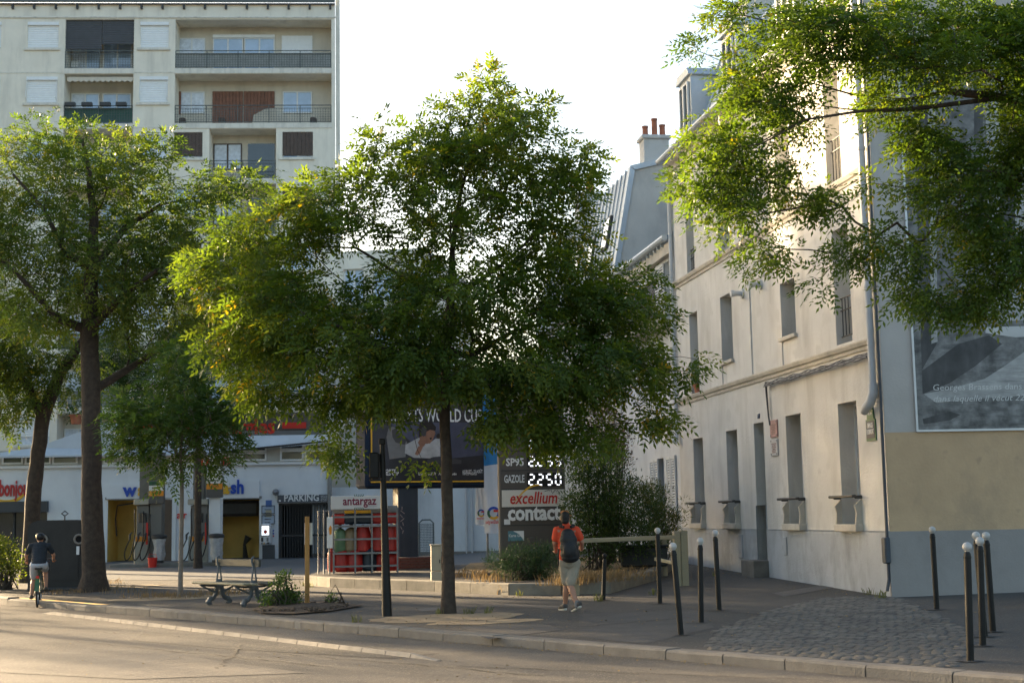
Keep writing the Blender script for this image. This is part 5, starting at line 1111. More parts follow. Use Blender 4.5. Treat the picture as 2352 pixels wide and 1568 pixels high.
m2.build('orange_swoosh', yelp, tot, TT.M)
text('contact', mat('lit_letters', (.8, .8, .78), .4, .03, 3), tot, TT, q5(345, 1300)[0], q5(790, 1300)[0], q5(560, 1338)[1], .34, -.03, .025, bold=.035); text('GAZOLE', white, tot, TT, q5(315, 1000)[0], q5(485, 1000)[0], q5(400, 1026)[1], .17, -.012, .004, bold=.025); text('SP95', white, tot, TT, q5(330, 860)[0], q5(480, 860)[0], q5(400, 885)[1], .17, -.012, .004, bold=.025)
lit = mat('lit_digits', (.9, .9, .95), .4, .01, 3, emit=(.92, .94, 1.0), estr=.3)
SEG = {'0': 'abcdef', '1': 'bc', '2': 'abged', '3': 'abgcd', '4': 'fgbc', '5': 'afgcd', '6': 'afgedc', '7': 'abc', '8': 'abcdefg', '9': 'abcdfg'}
def digits(s, zy0, zy1, nm='digit_display'):
    x0, zb_ = q5(508, zy1); x1, zt2 = q5(804, zy0); d = box(TT, tot, nm, mat('display_black', (.012, .012, .014), .3, .1, 4), x0, x1, -.012, -.001, zb_, zt2)
    n = 4; w_ = (x1-x0)/n
    for i, ch in enumerate(s.replace('.', '')):
        cx = x0+w_*(i+.5); hw = w_*.28; h = (zt2-zb_)*.38; cz = (zt2+zb_)/2; t_ = .016
        S = {'a': ((-hw, h), (hw, h)), 'g': ((-hw, 0), (hw, 0)), 'd': ((-hw, -h), (hw, -h)), 'f': ((-hw, h), (-hw, 0)), 'b': ((hw, h), (hw, 0)), 'e': ((-hw, 0), (-hw, -h)), 'c': ((hw, 0), (hw, -h))}
        for k in SEG[ch]:
            (ax, az), (bx_, bz_) = S[k]; m2 = MB()
            if az == bz_: m2.box(cx+ax+.022, cx+bx_-.022, -.017, -.013, cz+az-t_, cz+az+t_)
            else: m2.box(cx+ax-t_, cx+ax+t_, -.017, -.013, cz+bz_+.022, cz+az-.022)
            m2.build('digit_segment', lit, d, TT.M)
    box(TT, d, 'decimal_point', lit, x0+w_*1.0-.02, x0+w_*1.0+.015, -.017, -.013, (zt2+zb_)/2-(zt2-zb_)*.4, (zt2+zb_)/2-(zt2-zb_)*.33)
digits('2250', 942, 1062); digits('2259', 795, 900); digits('2199', 660, 750)
x0, z0 = q5(348, 1518); x1, z1__ = q5(480, 1432); o = box(TT, tot, 'card_sticker', mat('card_teal', (.10, .22, .26), .5, .1, 4), x0, x1, -.01, -.001, z0, z1__); m2 = MB(); m2.poly([(x0+.12, -.0112, z1__), (x1, -.0112, z1__), (x1, -.0112, z0), (x1-.1, -.0112, z0+.15)]); m2.build('sticker_swirl', white, o, TT.M); text("Carte GR", white, o, TT, x0+.02, x1-.06, (z0+z1__)/2-.02, .06, -.0125, .002, bold=.01)
m2 = MB(); rr = random.Random(5); X, Z = q5(655, 1105); pts = [(X+.03*k, -.017, Z+rr.uniform(-.05, .05)) for k in range(12)]; m2.tube(pts, .008, 4); m2.build('pen_scribble', darkmetal, tot, TT.M)
x0, z0 = q5(315, 1380); box(TT, tot, 'paper_sticker', white, x0, x0+.14, -.009, -.001, z0, z0+.12)
# white and red emblem panel at the head of the totem
z0, z1__ = q5(500, 340)[1], TZ1-.08; o = box(TT, tot, 'emblem_panel', white, TX0, TX1, -.014, -.001, z0, z1__); xm = (TX0+TX1)/2; zm = (z0+z1__)/2
for (a0, a1, mm) in ((20, 130, bluep), (130, 215, green), (215, 300, yelp), (300, 380, redp)):
    m2 = MB()
    for k in range(10): t0_, t1_ = R(a0+(a1-a0)*k/10), R(a0+(a1-a0)*(k+1)/10); m2.add([(xm+.18*math.cos(t0_), -.016, zm+.05+.18*math.sin(t0_)), (xm+.18*math.cos(t1_), -.016, zm+.05+.18*math.sin(t1_)), (xm+.3*math.cos(t1_), -.016, zm+.05+.3*math.sin(t1_)), (xm+.3*math.cos(t0_), -.016, zm+.05+.3*math.sin(t0_))], [(0, 1, 2, 3)])
    m2.build('emblem_arc', mm, o, TT.M)
# ---- two flags
flagm = mat('flag_cloth', (.68, .72, .78), .7, .04, 3, trans=(.9, .95, 1), tmix=.25)
def flag(pxs, pyt, pyb, Y, label, lx, blue_top):
    x0, x1 = pxs; p = at((x0+x1)/2, 1300, Y); fr = Frame(p[:2], R(-6)); t = thing('flag', label, 'flag', TM((p.x, p.y, iz(p.x, p.y)-.2)), 'station flags'); X0 = fr.L(x0, 1150)[0]; X1 = fr.L(x1, 1150)[0]; zt3 = fr.L(x0, pyt)[1]; zb3 = fr.L(x0, pyb)[1]
    m2 = MB(); m2.tube([(X1+.03, 0, gz(p.x, p.y)), (X1+.03, 0, zt3+.15)], .03, 8); m2.build('pole', steel, t, fr.M)
    def surf(m, za, zb_, nm, par, off=0.0, xa=X0, xb=X1):
        m2 = MB(); nx, nz = 9, 14
        for j in range(nz+1):
            for i in range(nx+1):
                u, v = i/nx, j/nz; z = za+(zb_-za)*v; x = xa+(xb-xa)*u; k = (x-X0)/(X1-X0); m2.v.append((x, -.07*math.sin(k*7+z*1.3)*(1-.3*k)+off, z-.10*(1-k)*math.sin(z*2)))
        for j in range(nz):
            for i in range(nx): a = j*(nx+1)+i; m2.f.append((a, a+1, a+nx+2, a+nx+1)); m2.mi.append(0)
        return m2.build(nm, m, par, fr.M, smooth=True)
    cl = surf(flagm, zb3, zt3, 'cloth', t)
    if blue_top: surf(mat('flag_blue', (.03, .2, .45), .7, .05, 3), fr.L(x0, 1065)[1], zt3-.01, 'blue_field', cl, -.004)
    zl = fr.L(x0, 1178)[1]; xc = (X0+X1)/2+.02; s = (X1-X0)*.36
    for (a0, a1, mm) in ((40, 150, bluep), (150, 230, MATS['enamel_green']), (230, 320, yelp), (320, 400, bluep)):
        m2 = MB()
        for k in range(8): t0_, t1_ = R(a0+(a1-a0)*k/8), R(a0+(a1-a0)*(k+1)/8); m2.add([(xc+r_*math.cos(tt), -.085, zl+r_*math.sin(tt)) for r_, tt in ((s*.6, t0_), (s*.6, t1_), (s, t1_), (s, t0_))], [(0, 1, 2, 3)])
        m2.build('emblem_arc', mm, cl, fr.M)
    box(fr, cl, 'emblem_bar', redp, xc, xc+s*1.1, -.09, -.086, zl+s*.15, zl+s*.5)
    text('TotalEnergies', redp, cl, fr, X0+.04, X1-.02, zl-s*1.6, s*.55, -.088, 0, bold=.02, mirror=True)
flag((1112, 1153), 872, 1225, 37.5, 'white flag with blue top hanging against the price totem', 0, True); flag((1092, 1116), 1112, 1208, 38.6, 'smaller white flag behind the front flag', 0, False)
# ---- beige utility cabinet
cbm = mat('cabinet_beige', (.40, .36, .27), .6, .08, 3, dirt=(.25, .22, .16), damt=.5, dscale=(3, 3, .8)); p = ground(1003, 1357); fr = Frame(p[:2], R(6))
t = thing('utility_cabinet', 'narrow beige utility cabinet beside the main trunk', 'cabinet', TM(p, fr.r)); wv = 24/ppm(p.y)/2; hv = 105/ppm(p.y)
m2 = MB(); m2.bbox(-wv, wv, 0, .26, -.05, hv*.42, .012); m2.build('base_box', cbm, t, TM(p, fr.r)); m2 = MB(); m2.bbox(-wv+.004, wv-.004, .004, .256, hv*.43, hv*.97, .012); m2.bbox(-wv-.015, wv+.015, -.015, .275, hv*.971, hv, .01); m2.build('door_box', cbm, t, TM(p, fr.r)); m2 = MB(); m2.bbox(wv-.05, wv-.03, -.015, .003, hv*.6, hv*.68, .004); m2.build('lock', darkmetal, t, TM(p, fr.r))
# ================================================================== trees and plants
def leaf_mesh(name, O, D, m, n_pair=4, ll=.05, lw=.02, rach=.17, rng=None, droop=.35, tone_c=None, single=False, tones=(0, 1)):
    """compound leaves as real little faces: O origins (N,3), D directions (N,3)"""
    rng = rng or np.random.default_rng(1); N = len(O); D = D/np.maximum(1e-6, np.linalg.norm(D, axis=1, keepdims=True))
    upv = np.tile([0, 0, 1.0], (N, 1))+rng.normal(0, .45, (N, 3)); S = np.cross(D, upv); S /= np.maximum(1e-6, np.linalg.norm(S, axis=1, keepdims=True)); U = np.cross(S, D)
    q = []; sz = rng.uniform(.75, 1.2, N)[:, None]
    def blade(base, d, side, L, Wd):
        d = d/np.linalg.norm(d, axis=1, keepdims=True); k = side/np.maximum(1e-6, np.linalg.norm(side, axis=1, keepdims=True))
        q.append(np.stack([base, base+d*L*.45+k*Wd*.5, base+d*L, base+d*L*.45-k*Wd*.5], 1))
    if single: blade(O, D, S, ll*sz, lw*sz)
    else:
        for i in range(n_pair):
            t = (i+.6)/(n_pair+.3); P = O+D*rach*sz*t+np.array([0, 0, -1.0])*rach*sz*droop*t*t
            for sg in (-1, 1):
                d = D*.62+S*sg*.85-U*rng.uniform(.0, .5, (N, 1))+rng.normal(0, .12, (N, 3)); blade(P, d, np.cross(d, U+rng.normal(0, .25, (N, 3))), ll*sz*rng.uniform(.8, 1.15, (N, 1)), lw*sz)
        P = O+D*rach*sz*.93+np.array([0, 0, -1.0])*rach*sz*droop; blade(P, D-U*.3, S, ll*sz*1.1, lw*sz)
    Q = np.concatenate([a[:, None] for a in q], 1).reshape(-1, 4, 3); n = len(Q); per = len(q)
    me = bpy.data.meshes.new(name); me.vertices.add(n*4); me.vertices.foreach_set('co', Q.reshape(-1).astype(np.float32))
    me.loops.add(n*4); me.loops.foreach_set('vertex_index', np.arange(n*4, dtype=np.int32)); me.polygons.add(n); me.polygons.foreach_set('loop_start', np.arange(0, n*4, 4, dtype=np.int32))
    me.update(calc_edges=True)
    a = me.attributes.new('tone', 'FLOAT', 'FACE'); tc = np.repeat(tone_c if tone_c is not None else rng.uniform(tones[0], tones[1], N), per)+rng.normal(0, .08, n); a.data.foreach_set('value', np.clip(tc, 0, 1).astype(np.float32))
    me.materials.append(m); return me
def leafmat(name, stops, trans=(1.0, 1.0, .45), tmix=.5, rough=.5):
    return mat(name, (1, 1, 1), rough, .0, 3, attr=stops, trans=trans, tmix=tmix, spec=.35)
L_main = leafmat('sophora_leaf', [(.042, .08, .015), (.072, .12, .02, .5), (.12, .16, .026, .9), (.28, .20, .02)], (1.9, 1.75, .55), .5)
L_left = leafmat('acacia_leaf', [(.048, .085, .022), (.085, .125, .028, .5), (.145, .175, .035, .92), (.26, .22, .04)], (1.7, 1.75, .6), .5)
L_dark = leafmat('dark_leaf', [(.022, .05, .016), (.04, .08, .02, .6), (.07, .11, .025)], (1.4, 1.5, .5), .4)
L_slim = leafmat('slim_leaf', [(.045, .095, .03), (.075, .13, .035, .6), (.12, .165, .04)], (1.5, 1.5, .5), .45)
L_right = leafmat('near_leaf', [(.035, .072, .015), (.068, .115, .02, .5), (.115, .158, .026, .94), (.24, .20, .02)], (1.8, 1.75, .5), .48)
bark = mat('bark', (.058, .043, .032), .95, .35, 9, .9, 26, dirt=(.04, .03, .024), damt=.7, dscale=(9, 9, 1.5)); barkg = mat('grey_bark', (.20, .17, .14), .9, .25, 10, .6, 30, dirt=(.1, .085, .07), damt=.6, dscale=(8, 8, 2)); twigm = mat('twig', (.06, .048, .036), .9, .25, 8)
def tree(name, label, cat, Y, trunk, blobs, nclus, per, lm, seed, ll=.05, lw=.02, rach=.17, npair=4, spread=.30, depth=2.2, bm=bark, sep=.45, group=None, root=None, gapy=0, limbs=(), crown='crown', flat=.75, hang=.25):
    """trunk: [(px,py,radius m)], blobs: (px,py,rx px,ry px[,dY]) around depth Y"""
    rng = np.random.default_rng(seed); s = Y/FPX
    tp = [root if (i == 0 and root is not None) else at(p[0], p[1], Y+(p[3] if len(p) > 3 else 0)) for i, p in enumerate(trunk)]; tr = [p[2] for p in trunk]
    t = thing(name, label, cat, TM(tp[0]), group)
    nodes = [np.array(p) for p in tp]; par = [-1]+list(range(len(tp)-1)); fixed = {i: r for i, r in enumerate(tr)}; plen = [0.0]
    for i in range(1, len(tp)): plen.append(plen[-1]+np.linalg.norm(nodes[i]-nodes[i-1]))
    first = max(1, len(tp)//2)
    for lb in limbs:                                    # main limbs: start node index, then points
        prev = lb[0]
        for (px, py, r, dy) in lb[1]:
            nodes.append(np.array(at(px, py, Y+dy))); par.append(prev); prev = len(nodes)-1; fixed[prev] = r; plen.append(plen[par[-1]]+np.linalg.norm(nodes[-1]-nodes[par[-1]]))
    start_nodes = list(range(first, len(nodes)))
    # clump centres spread through the blobs' volume
    areas = np.array([b[2]*b[3] for b in blobs], float); pr = areas/areas.sum(); C = []; tries = 0
    while len(C) < nclus and tries < nclus*40:
        tries += 1; b = blobs[rng.choice(len(blobs), p=pr)]; v = rng.normal(size=3); v /= np.linalg.norm(v); r = rng.uniform(.1, 1)**.5*(1+(rng.random() < .22)*rng.uniform(0, .35))
        dY = b[4] if len(b) > 4 else 0
        c = np.array(at(b[0]+v[0]*r*b[2], b[1]+v[2]*r*b[3], Y+dY+v[1]*r*min(depth, max(b[2], b[3])*s*1.25)))
        if C and np.min(np.linalg.norm(np.array(C)-c, axis=1)) < sep*rng.uniform(.6, 1.2): continue
        C.append(c)
    C = np.array(C); base = nodes[first]; C = C[np.argsort(np.linalg.norm(C-base, axis=1))]; allowed = list(start_nodes); ends = []
    for c in C:
        A = np.array([nodes[i] for i in allowed]); d = np.linalg.norm(A-c, axis=1); cost = d+.22*np.array([plen[i] for i in allowed])+.6*np.maximum(0, A[:, 2]-c[2])
        j = allowed[int(np.argmin(cost))]; p0 = nodes[j]; L = np.linalg.norm(c-p0); k = max(1, int(L/.28)); prev = j
        pd = nodes[j]-nodes[par[j]] if par[j] >= 0 else np.array([0, 0, 1.0]); pd = pd/max(1e-6, np.linalg.norm(pd)); bend = (pd*.35+np.array([0, 0, .18]))*L*.5; off = rng.normal(0, .06, 3)*L
        for q in range(1, k+1):
            u = q/k; p = p0+(c-p0)*u+(bend+off)*math.sin(math.pi*u)*(1-u)+rng.normal(0, .018, 3); nodes.append(p); par.append(prev); plen.append(plen[prev]+np.linalg.norm(p-nodes[prev])); prev = len(nodes)-1
            allowed.append(prev)
        ends.append(prev)
    n = len(nodes); rad = np.zeros(n); acc = np.zeros(n)
    for i in range(n-1, -1, -1):
        rad[i] = max(.005, acc[i]**(1/2.3)) if acc[i] > 0 else .005
        if i in fixed: rad[i] = fixed[i]
        if par[i] >= 0: acc[par[i]] += min(rad[i], .2)**2.3
    for i in range(n):
        if par[i] >= 0: rad[i] = min(rad[i], rad[par[i]]*.97)
    mb = MB(); pts = []; rs = []                         # trunk as one smooth tube with root flare
    for i in range(len(tp)-1):
        for u in np.linspace(0, 1, 7)[:-1]: pts.append(tp[i].lerp(tp[i+1], u)); rs.append(tr[i]+(tr[i+1]-tr[i])*u)
    pts.append(tp[-1]); rs.append(tr[-1])
    rr = random.Random(seed); pts = [pts[0]]+[p+Vector((rr.uniform(-1, 1), rr.uniform(-1, 1), 0))*tr[0]*.05 for p in pts[1:]]; rs[0] *= 1.25; pts.insert(0, pts[0]+Vector((0, 0, -.15))); rs.insert(0, rs[0]*1.05)
    mb.tube(pts, [r*rr.uniform(.95, 1.05) for r in rs], 14); mb.build('trunk', bm, t, smooth=True)
    bb_ = MB()
    for i in range(len(tp), n):
        p = par[i]; r1 = rad[i]; r0_ = min(rad[p], r1*1.35) if p >= len(tp) else r1*1.25; bb_.tube([nodes[p], nodes[i]], [max(r0_, .005), r1], 5 if r1 < .03 else 8, caps=False)
    bb_.build('branches', bm, t, smooth=True, kind='stuff')
    # leaves: around each clump and along its twig
    O = []; D = []; T = []
    for c, e in zip(C, ends):
        m_ = max(3, int(per*rng.uniform(.45, 1.5))); tone = rng.uniform(.15, .75); R_ = spread*rng.uniform(.75, 1.3); v = rng.normal(size=(m_, 3)); v /= np.linalg.norm(v, axis=1, keepdims=True); r = rng.uniform(.05, 1, (m_, 1))**.6; o = v*r*R_; o[:, 2] *= flat
        O.append(c+o); d = v*.9+(c-base)/max(.1, np.linalg.norm(c-base))*.7+rng.normal(0, .35, (m_, 3)); d[:, 2] = d[:, 2]*.7-hang; D.append(d); T.append(np.clip(tone+rng.normal(0, .12, m_)+(rng.random(m_) < .012)*.6, 0, 1))
    me = leaf_mesh(crown, np.concatenate(O), np.concatenate(D), lm, npair, ll, lw, rach, rng, tone_c=np.concatenate(T))
    me.transform(TM(tp[0]).inverted()); o = link(bpy.data.objects.new(crown, me)); o.parent = t; o['kind'] = 'stuff'
    # bare twig ends carrying the leaves
    return t
gM = ground(1030, 1408)
tree('street_tree', 'leafy street tree in the middle, sandy pit at its foot', 'tree', gM.y,
     [(1030, 1408, .115), (1028, 1150, .098), (1021, 950, .092), (1026, 800, .08), (1035, 690, .065), (1040, 560, .045), (1060, 430, .03), (1110, 300, .015)],
     [(1105, 330, 175, 110), (1128, 215, 42, 55), (1000, 450, 170, 120), (1245, 460, 110, 120), (1330, 390, 55, 70), (850, 335, 60, 55), (760, 480, 120, 85), (630, 535, 110, 72), (500, 600, 80, 48), (660, 690, 165, 90), (545, 790, 90, 60), (600, 880, 75, 55), (800, 790, 190, 110), (730, 905, 55, 50), (765, 1010, 50, 45), (1000, 700, 210, 120), (1200, 640, 170, 110), (1340, 680, 110, 85), (1440, 690, 90, 70), (1400, 830, 150, 90), (1555, 830, 62, 55), (1250, 840, 180, 110), (1480, 920, 80, 55), (1200, 960, 120, 60), (1000, 845, 185, 70), (870, 930, 80, 40), (1310, 1000, 110, 55), (965, 1062, 45, 12)],
     570, 34, L_main, 11, ll=.105, lw=.043, rach=.24, npair=3, spread=.28, depth=2.5, root=gM, sep=.40, bm=bark,
     limbs=[(3, [(960, 830, .05, -.4), (860, 790, .04, -.9), (760, 740, .025, -1.2)]), (3, [(1075, 820, .05, .3), (1180, 760, .035, .6), (1330, 720, .022, .8)]), (4, [(930, 640, .035, .5), (820, 570, .024, .8), (640, 560, .014, .6)]), (4, [(1150, 610, .035, -.4), (1250, 520, .02, -.6)]), (5, [(930, 470, .022, -.3), (860, 370, .012, -.4)])])
gL = ground(215, 1357)
tree('street_tree', 'big old street tree with thick trunk right beside the dark recycling bin', 'tree', gL.y,
     [(215, 1357, .30), (212, 1150, .24), (208, 900, .215), (205, 760, .21), (212, 620, .15), (215, 500, .11), (205, 400, .06), (190, 320, .03)],
     [(70, 330, 110, 60), (60, 420, 120, 90), (200, 370, 130, 90), (330, 350, 80, 60), (330, 460, 110, 90), (440, 470, 110, 70), (545, 425, 90, 40), (600, 470, 55, 40), (570, 560, 70, 60), (100, 540, 150, 100), (250, 560, 170, 100), (390, 590, 140, 90), (480, 660, 100, 80), (80, 680, 130, 90), (330, 720, 150, 70), (440, 760, 90, 60), (-60, 500, 100, 130), (280, 650, 160, 60)],
     380, 24, L_left, 23, ll=.13, lw=.048, rach=.27, npair=3, spread=.42, depth=3.4, root=gL, sep=.5,
     limbs=[(3, [(130, 730, .10, -.4), (50, 640, .06, -.8), (-40, 560, .04, -1)]), (2, [(290, 850, .09, .6), (370, 800, .06, 1.2), (470, 740, .03, 1.6)]), (4, [(290, 520, .08, .4), (370, 470, .05, .8), (520, 440, .02, 1)]), (4, [(150, 580, .08, -.5), (100, 480, .05, -.8), (30, 400, .03, -1)]), (3, [(280, 680, .08, -1), (360, 620, .05, -1.5)])])
gL2 = Vector(at(66, 1330, 39)); gL2.z = gz(gL2.x, gL2.y)
tree('street_tree', 'leaning dark trunked street tree at the left edge behind the bin', 'tree', 39,
     [(66, 1330, .22), (78, 1120, .2), (98, 960, .19), (135, 860, .16), (185, 790, .12), (240, 700, .06)],
     [(20, 830, 110, 80), (120, 800, 120, 70), (-40, 900, 80, 90), (10, 930, 40, 60), (60, 900, 80, 50), (160, 880, 60, 60), (-120, 700, 130, 160), (-160, 500, 140, 170), (10, 780, 120, 80)],
     210, 30, L_left, 31, ll=.135, lw=.05, rach=.24, npair=3, spread=.55, depth=3.6, root=gL2, sep=.55, limbs=[(2, [(60, 880, .12, .2), (0, 820, .08, .3), (-80, 720, .05, .2)])])
gS = ground(414, 1371)
tree('young_tree', 'slim young tree with thin pale trunk in front of the pumps', 'tree', gS.y,
     [(414, 1371, .052), (417, 1200, .044), (418, 1100, .04), (414, 1050, .034), (424, 930, .022), (420, 830, .01)],
     [(415, 870, 80, 60), (300, 950, 60, 45), (285, 1010, 50, 35), (420, 960, 120, 60), (522, 1000, 52, 38), (470, 1055, 45, 35), (385, 1060, 40, 35), (500, 940, 70, 45), (400, 825, 50, 30), (340, 1000, 40, 40)],
     150, 22, L_slim, 41, ll=.105, lw=.044, rach=.2, npair=3, spread=.33, depth=1.2, bm=barkg, root=gS, sep=.32, limbs=[(3, [(370, 990, .02, -.1), (310, 950, .012, -.2)]), (3, [(470, 990, .02, .1), (530, 990, .012, .2)])])
gB = Vector(at(560, 1290, 47)); gB.z = gz(gB.x, gB.y)
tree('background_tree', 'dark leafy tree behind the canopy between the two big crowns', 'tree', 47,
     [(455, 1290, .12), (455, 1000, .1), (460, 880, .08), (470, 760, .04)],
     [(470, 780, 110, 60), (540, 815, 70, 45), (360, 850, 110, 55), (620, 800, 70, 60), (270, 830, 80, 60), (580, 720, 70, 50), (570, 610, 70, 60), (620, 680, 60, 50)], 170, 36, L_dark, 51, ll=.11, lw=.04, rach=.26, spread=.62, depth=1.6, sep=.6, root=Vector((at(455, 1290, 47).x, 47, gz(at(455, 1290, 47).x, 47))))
gR = Vector((8.3, 17.2)); gRz = gz(*gR)
def rp(px, py, Y): return at(px, py, Y)
for (tx, ty, hT, zlo_, lab, sd) in ((-23.5, 45.5, 13.5, 3.6, 'street tree farther along the kerb, left of the leaning dark trunk', 81), (-26.8, 57.5, 16.8, 6.8, 'tall street tree farthest along the kerb beyond the left edge', 82), (-37.0, 51.5, 12.0, 2.5, 'sparse street tree out beyond the lane separator, far left', 83)):
    tz = gz(tx, ty); Yt = ty; q_ = FPX/Yt
    def pxl(dx, z): return 1176+(tx+dx)/Yt*FPX*1.0, 784-FPX*math.tan(math.atan2(z-ZC, Yt)-PITCH)
    bl = []
    for (dx, fz, rr_, rz__) in ((0, .5, 3.0, 2.4), (-2.2, .4, 2.2, 1.8), (2.2, .4, 2.2, 1.8), (0, .8, 2.6, 1.8), (-1.8, .7, 2.2, 1.6), (1.8, .7, 2.2, 1.6), (0, .2, 2.8, 1.4)):
        X_, Y_ = pxl(dx, zlo_+(hT-zlo_)*fz); bl.append((X_, Y_, rr_*q_, rz__*q_))
    tree('street_tree', lab, 'tree', Yt, [(*pxl(0, tz), .22), (*pxl(.1, tz+(zlo_-tz)*.9), .18), (*pxl(0, (zlo_+hT)/2), .12), (*pxl(0, hT-1), .04)], bl, 200 if sd != 83 else 120, (14 if sd == 83 else 85 if sd == 82 else 45), L_left, sd, ll=.15, lw=.055, rach=.3, npair=3, spread=.75, depth=3.2, sep=.7, root=Vector((tx, ty, tz)))
tree('street_tree', 'near street tree reaching in from the top right corner', 'tree', 16.5,
     [(2760, 1500, .2), (2745, 900, .17), (2700, 560, .15), (2600, 380, .12), (2440, 270, .085), (2300, 225, .06), (2180, 210, .04)],
     [(2230, 110, 150, 110), (2040, 90, 130, 90), (1840, 110, 110, 90), (1730, 200, 95, 70), (1900, 40, 120, 40), (1650, 330, 85, 55), (1620, 440, 65, 50), (1600, 115, 32, 24), (1680, 30, 60, 25), (1720, 490, 95, 60), (1690, 420, 80, 50), (1790, 390, 60, 70), (1770, 600, 60, 40), (1870, 655, 32, 22), (1955, 585, 45, 38), (1895, 470, 55, 25), (1990, 430, 45, 40), (2080, 560, 75, 55), (2210, 430, 130, 110), (2320, 560, 90, 110), (2130, 690, 85, 36), (2260, 690, 90, 50), (2130, 320, 80, 60), (2340, 330, 70, 90), (2420, 200, 120, 160), (2520, 500, 120, 160), (2060, 240, 70, 50), (2340, 60, 90, 60), (1840, 260, 70, 60)],
     430, 36, L_right, 61, ll=.074, lw=.029, rach=.18, npair=3, spread=.21, depth=1.5, sep=.27, bm=bark, root=Vector((at(2760, 1500, 16.5).x, 16.5, gz(at(2760, 1500, 16.5).x, 16.5))),
     limbs=[(5, [(2100, 250, .026, -.2), (1980, 255, .02, -.3), (1850, 275, .014, -.4), (1750, 330, .009, -.5)]), (4, [(2330, 150, .05, .4), (2200, 60, .03, .6), (2080, 20, .018, .8)]), (4, [(2360, 360, .045, .2), (2260, 420, .03, .3), (2150, 520, .018, .3)]), (6, [(2050, 235, .022, .4), (1950, 215, .016, .5), (1860, 190, .01, .5)])], hang=.12)
def bush(name, label, cat, Y, blobs, n, lm, seed, ll=.05, lw=.02, base=None, stems=7, depth=.9, single=True, per=30, spread=.2, rach=.12, zbase=None, sm=twigm):
    rng = np.random.default_rng(seed); s = Y/FPX; b0 = base or at(blobs[0][0], blobs[0][1]+blobs[0][3], Y); b0 = Vector((b0.x, b0.y, zbase if zbase is not None else gz(b0.x, b0.y))); t = thing(name, label, cat, TM(b0))
    O, D, T = [], [], []; mb = MB(); pr = np.array([b[2]*b[3] for b in blobs], float); pr /= pr.sum()
    for i in range(n):
        b = blobs[rng.choice(len(blobs), p=pr)]; v = rng.normal(size=3); v /= np.linalg.norm(v); r = rng.uniform(.1, 1)**.5; c = np.array(at(b[0]+v[0]*r*b[2], b[1]+v[2]*r*b[3], Y+(b[4] if len(b) > 4 else 0)+v[1]*r*min(depth, b[2]*s))); c[2] = max(c[2], b0.z+.05)
        m_ = max(2, int(per*rng.uniform(.5, 1.4))); w_ = rng.normal(size=(m_, 3)); w_ /= np.linalg.norm(w_, axis=1, keepdims=True); O.append(c+w_*rng.uniform(.1, 1, (m_, 1))*spread); d = w_+np.array([0, 0, .25])+rng.normal(0, .3, (m_, 3)); D.append(d); T.append(np.clip(rng.uniform(.15, .7)+rng.normal(0, .15, m_), 0, 1))
        if i % max(1, n//(stems*6)) == 0:
            f = np.array(b0)+rng.normal(0, .12, 3)*[1, 1, 0]; mid = f+(c-f)*.5+rng.normal(0, .08, 3)+[0, 0, .08]; mb.tube([f, f+(mid-f)*.5+rng.normal(0, .02, 3), mid, c], [.018, .014, .010, .004], 5, caps=False)
    mb.build('stems', sm, t, smooth=True, kind='stuff'); me = leaf_mesh('foliage', np.concatenate(O), np.concatenate(D), lm, 4, ll, lw, rach, rng, tone_c=np.concatenate(T), single=single); me.transform(TM(b0).inverted()); o = link(bpy.data.objects.new('foliage', me)); o.parent = t; o['kind'] = 'stuff'; return t
L_bush = leafmat('bush_leaf', [(.032, .065, .022), (.058, .098, .028, .6), (.095, .13, .038)], (1.4, 1.4, .5), .4)
L_jun = leafmat('juniper_leaf', [(.03, .065, .03), (.05, .095, .035, .6), (.09, .13, .045)], (1.2, 1.3, .7), .3)
L_brown = leafmat('dry_bush_leaf', [(.12, .095, .065), (.19, .15, .10, .5), (.27, .22, .15)], (1.1, 1, .8), .25); L_bam = leafmat('bamboo_leaf', [(.055, .085, .02), (.10, .12, .03, .5), (.16, .14, .045)], (1.4, 1.3, .5), .4); L_lit = leafmat('hedge_leaf', [(.05, .085, .018), (.10, .14, .025, .6), (.17, .18, .03)], (1.8, 1.7, .5), .5)
def izp(px, py, Y): p = at(px, py, Y); return Vector((p.x, p.y, iz(p.x, p.y)))
bush('tall_bush', 'large dark green bush behind the wooden rail, right of the price totem', 'bush', 31, [(1380, 1130, 90, 110), (1440, 1180, 100, 90), (1340, 1200, 50, 80), (1400, 1240, 120, 60), (1350, 1070, 60, 60)], 420, L_bush, 71, ll=.085, lw=.026, base=izp(1370, 1310, 31), zbase=izp(1370, 1310, 31).z, per=52, spread=.24, stems=4)
bush('bamboo_bush', 'yellowish feathery bush at the right end of the wooden rail', 'bush', 32.5, [(1490, 1180, 60, 60), (1520, 1210, 40, 60), (1550, 1180, 22, 16), (1572, 1150, 12, 10), (1480, 1130, 60, 24)], 190, L_bam, 72, ll=.10, lw=.019, base=izp(1500, 1300, 32.5), zbase=izp(1500, 1300, 32.5).z, per=44, spread=.2, stems=3)
bush('dry_bush', 'dried greyish brown bush above the dark green bush', 'bush', 33.5, [(1400, 1000, 50, 70), (1420, 1040, 40, 50), (1370, 960, 40, 50)], 130, L_brown, 73, ll=.07, lw=.036, base=izp(1400, 1300, 33.5), zbase=izp(1400, 1300, 33.5).z, per=30, spread=.24)
bush('juniper_bush', 'low spreading juniper in front of the price totem', 'bush', 29.0, [(1200, 1300, 70, 36), (1150, 1290, 40, 24), (1250, 1290, 45, 40), (1210, 1265, 50, 22), (1230, 1330, 40, 24)], 190, L_jun, 74, ll=.085, lw=.012, base=izp(1205, 1335, 29), zbase=izp(1205, 1335, 29).z, per=46, spread=.17)
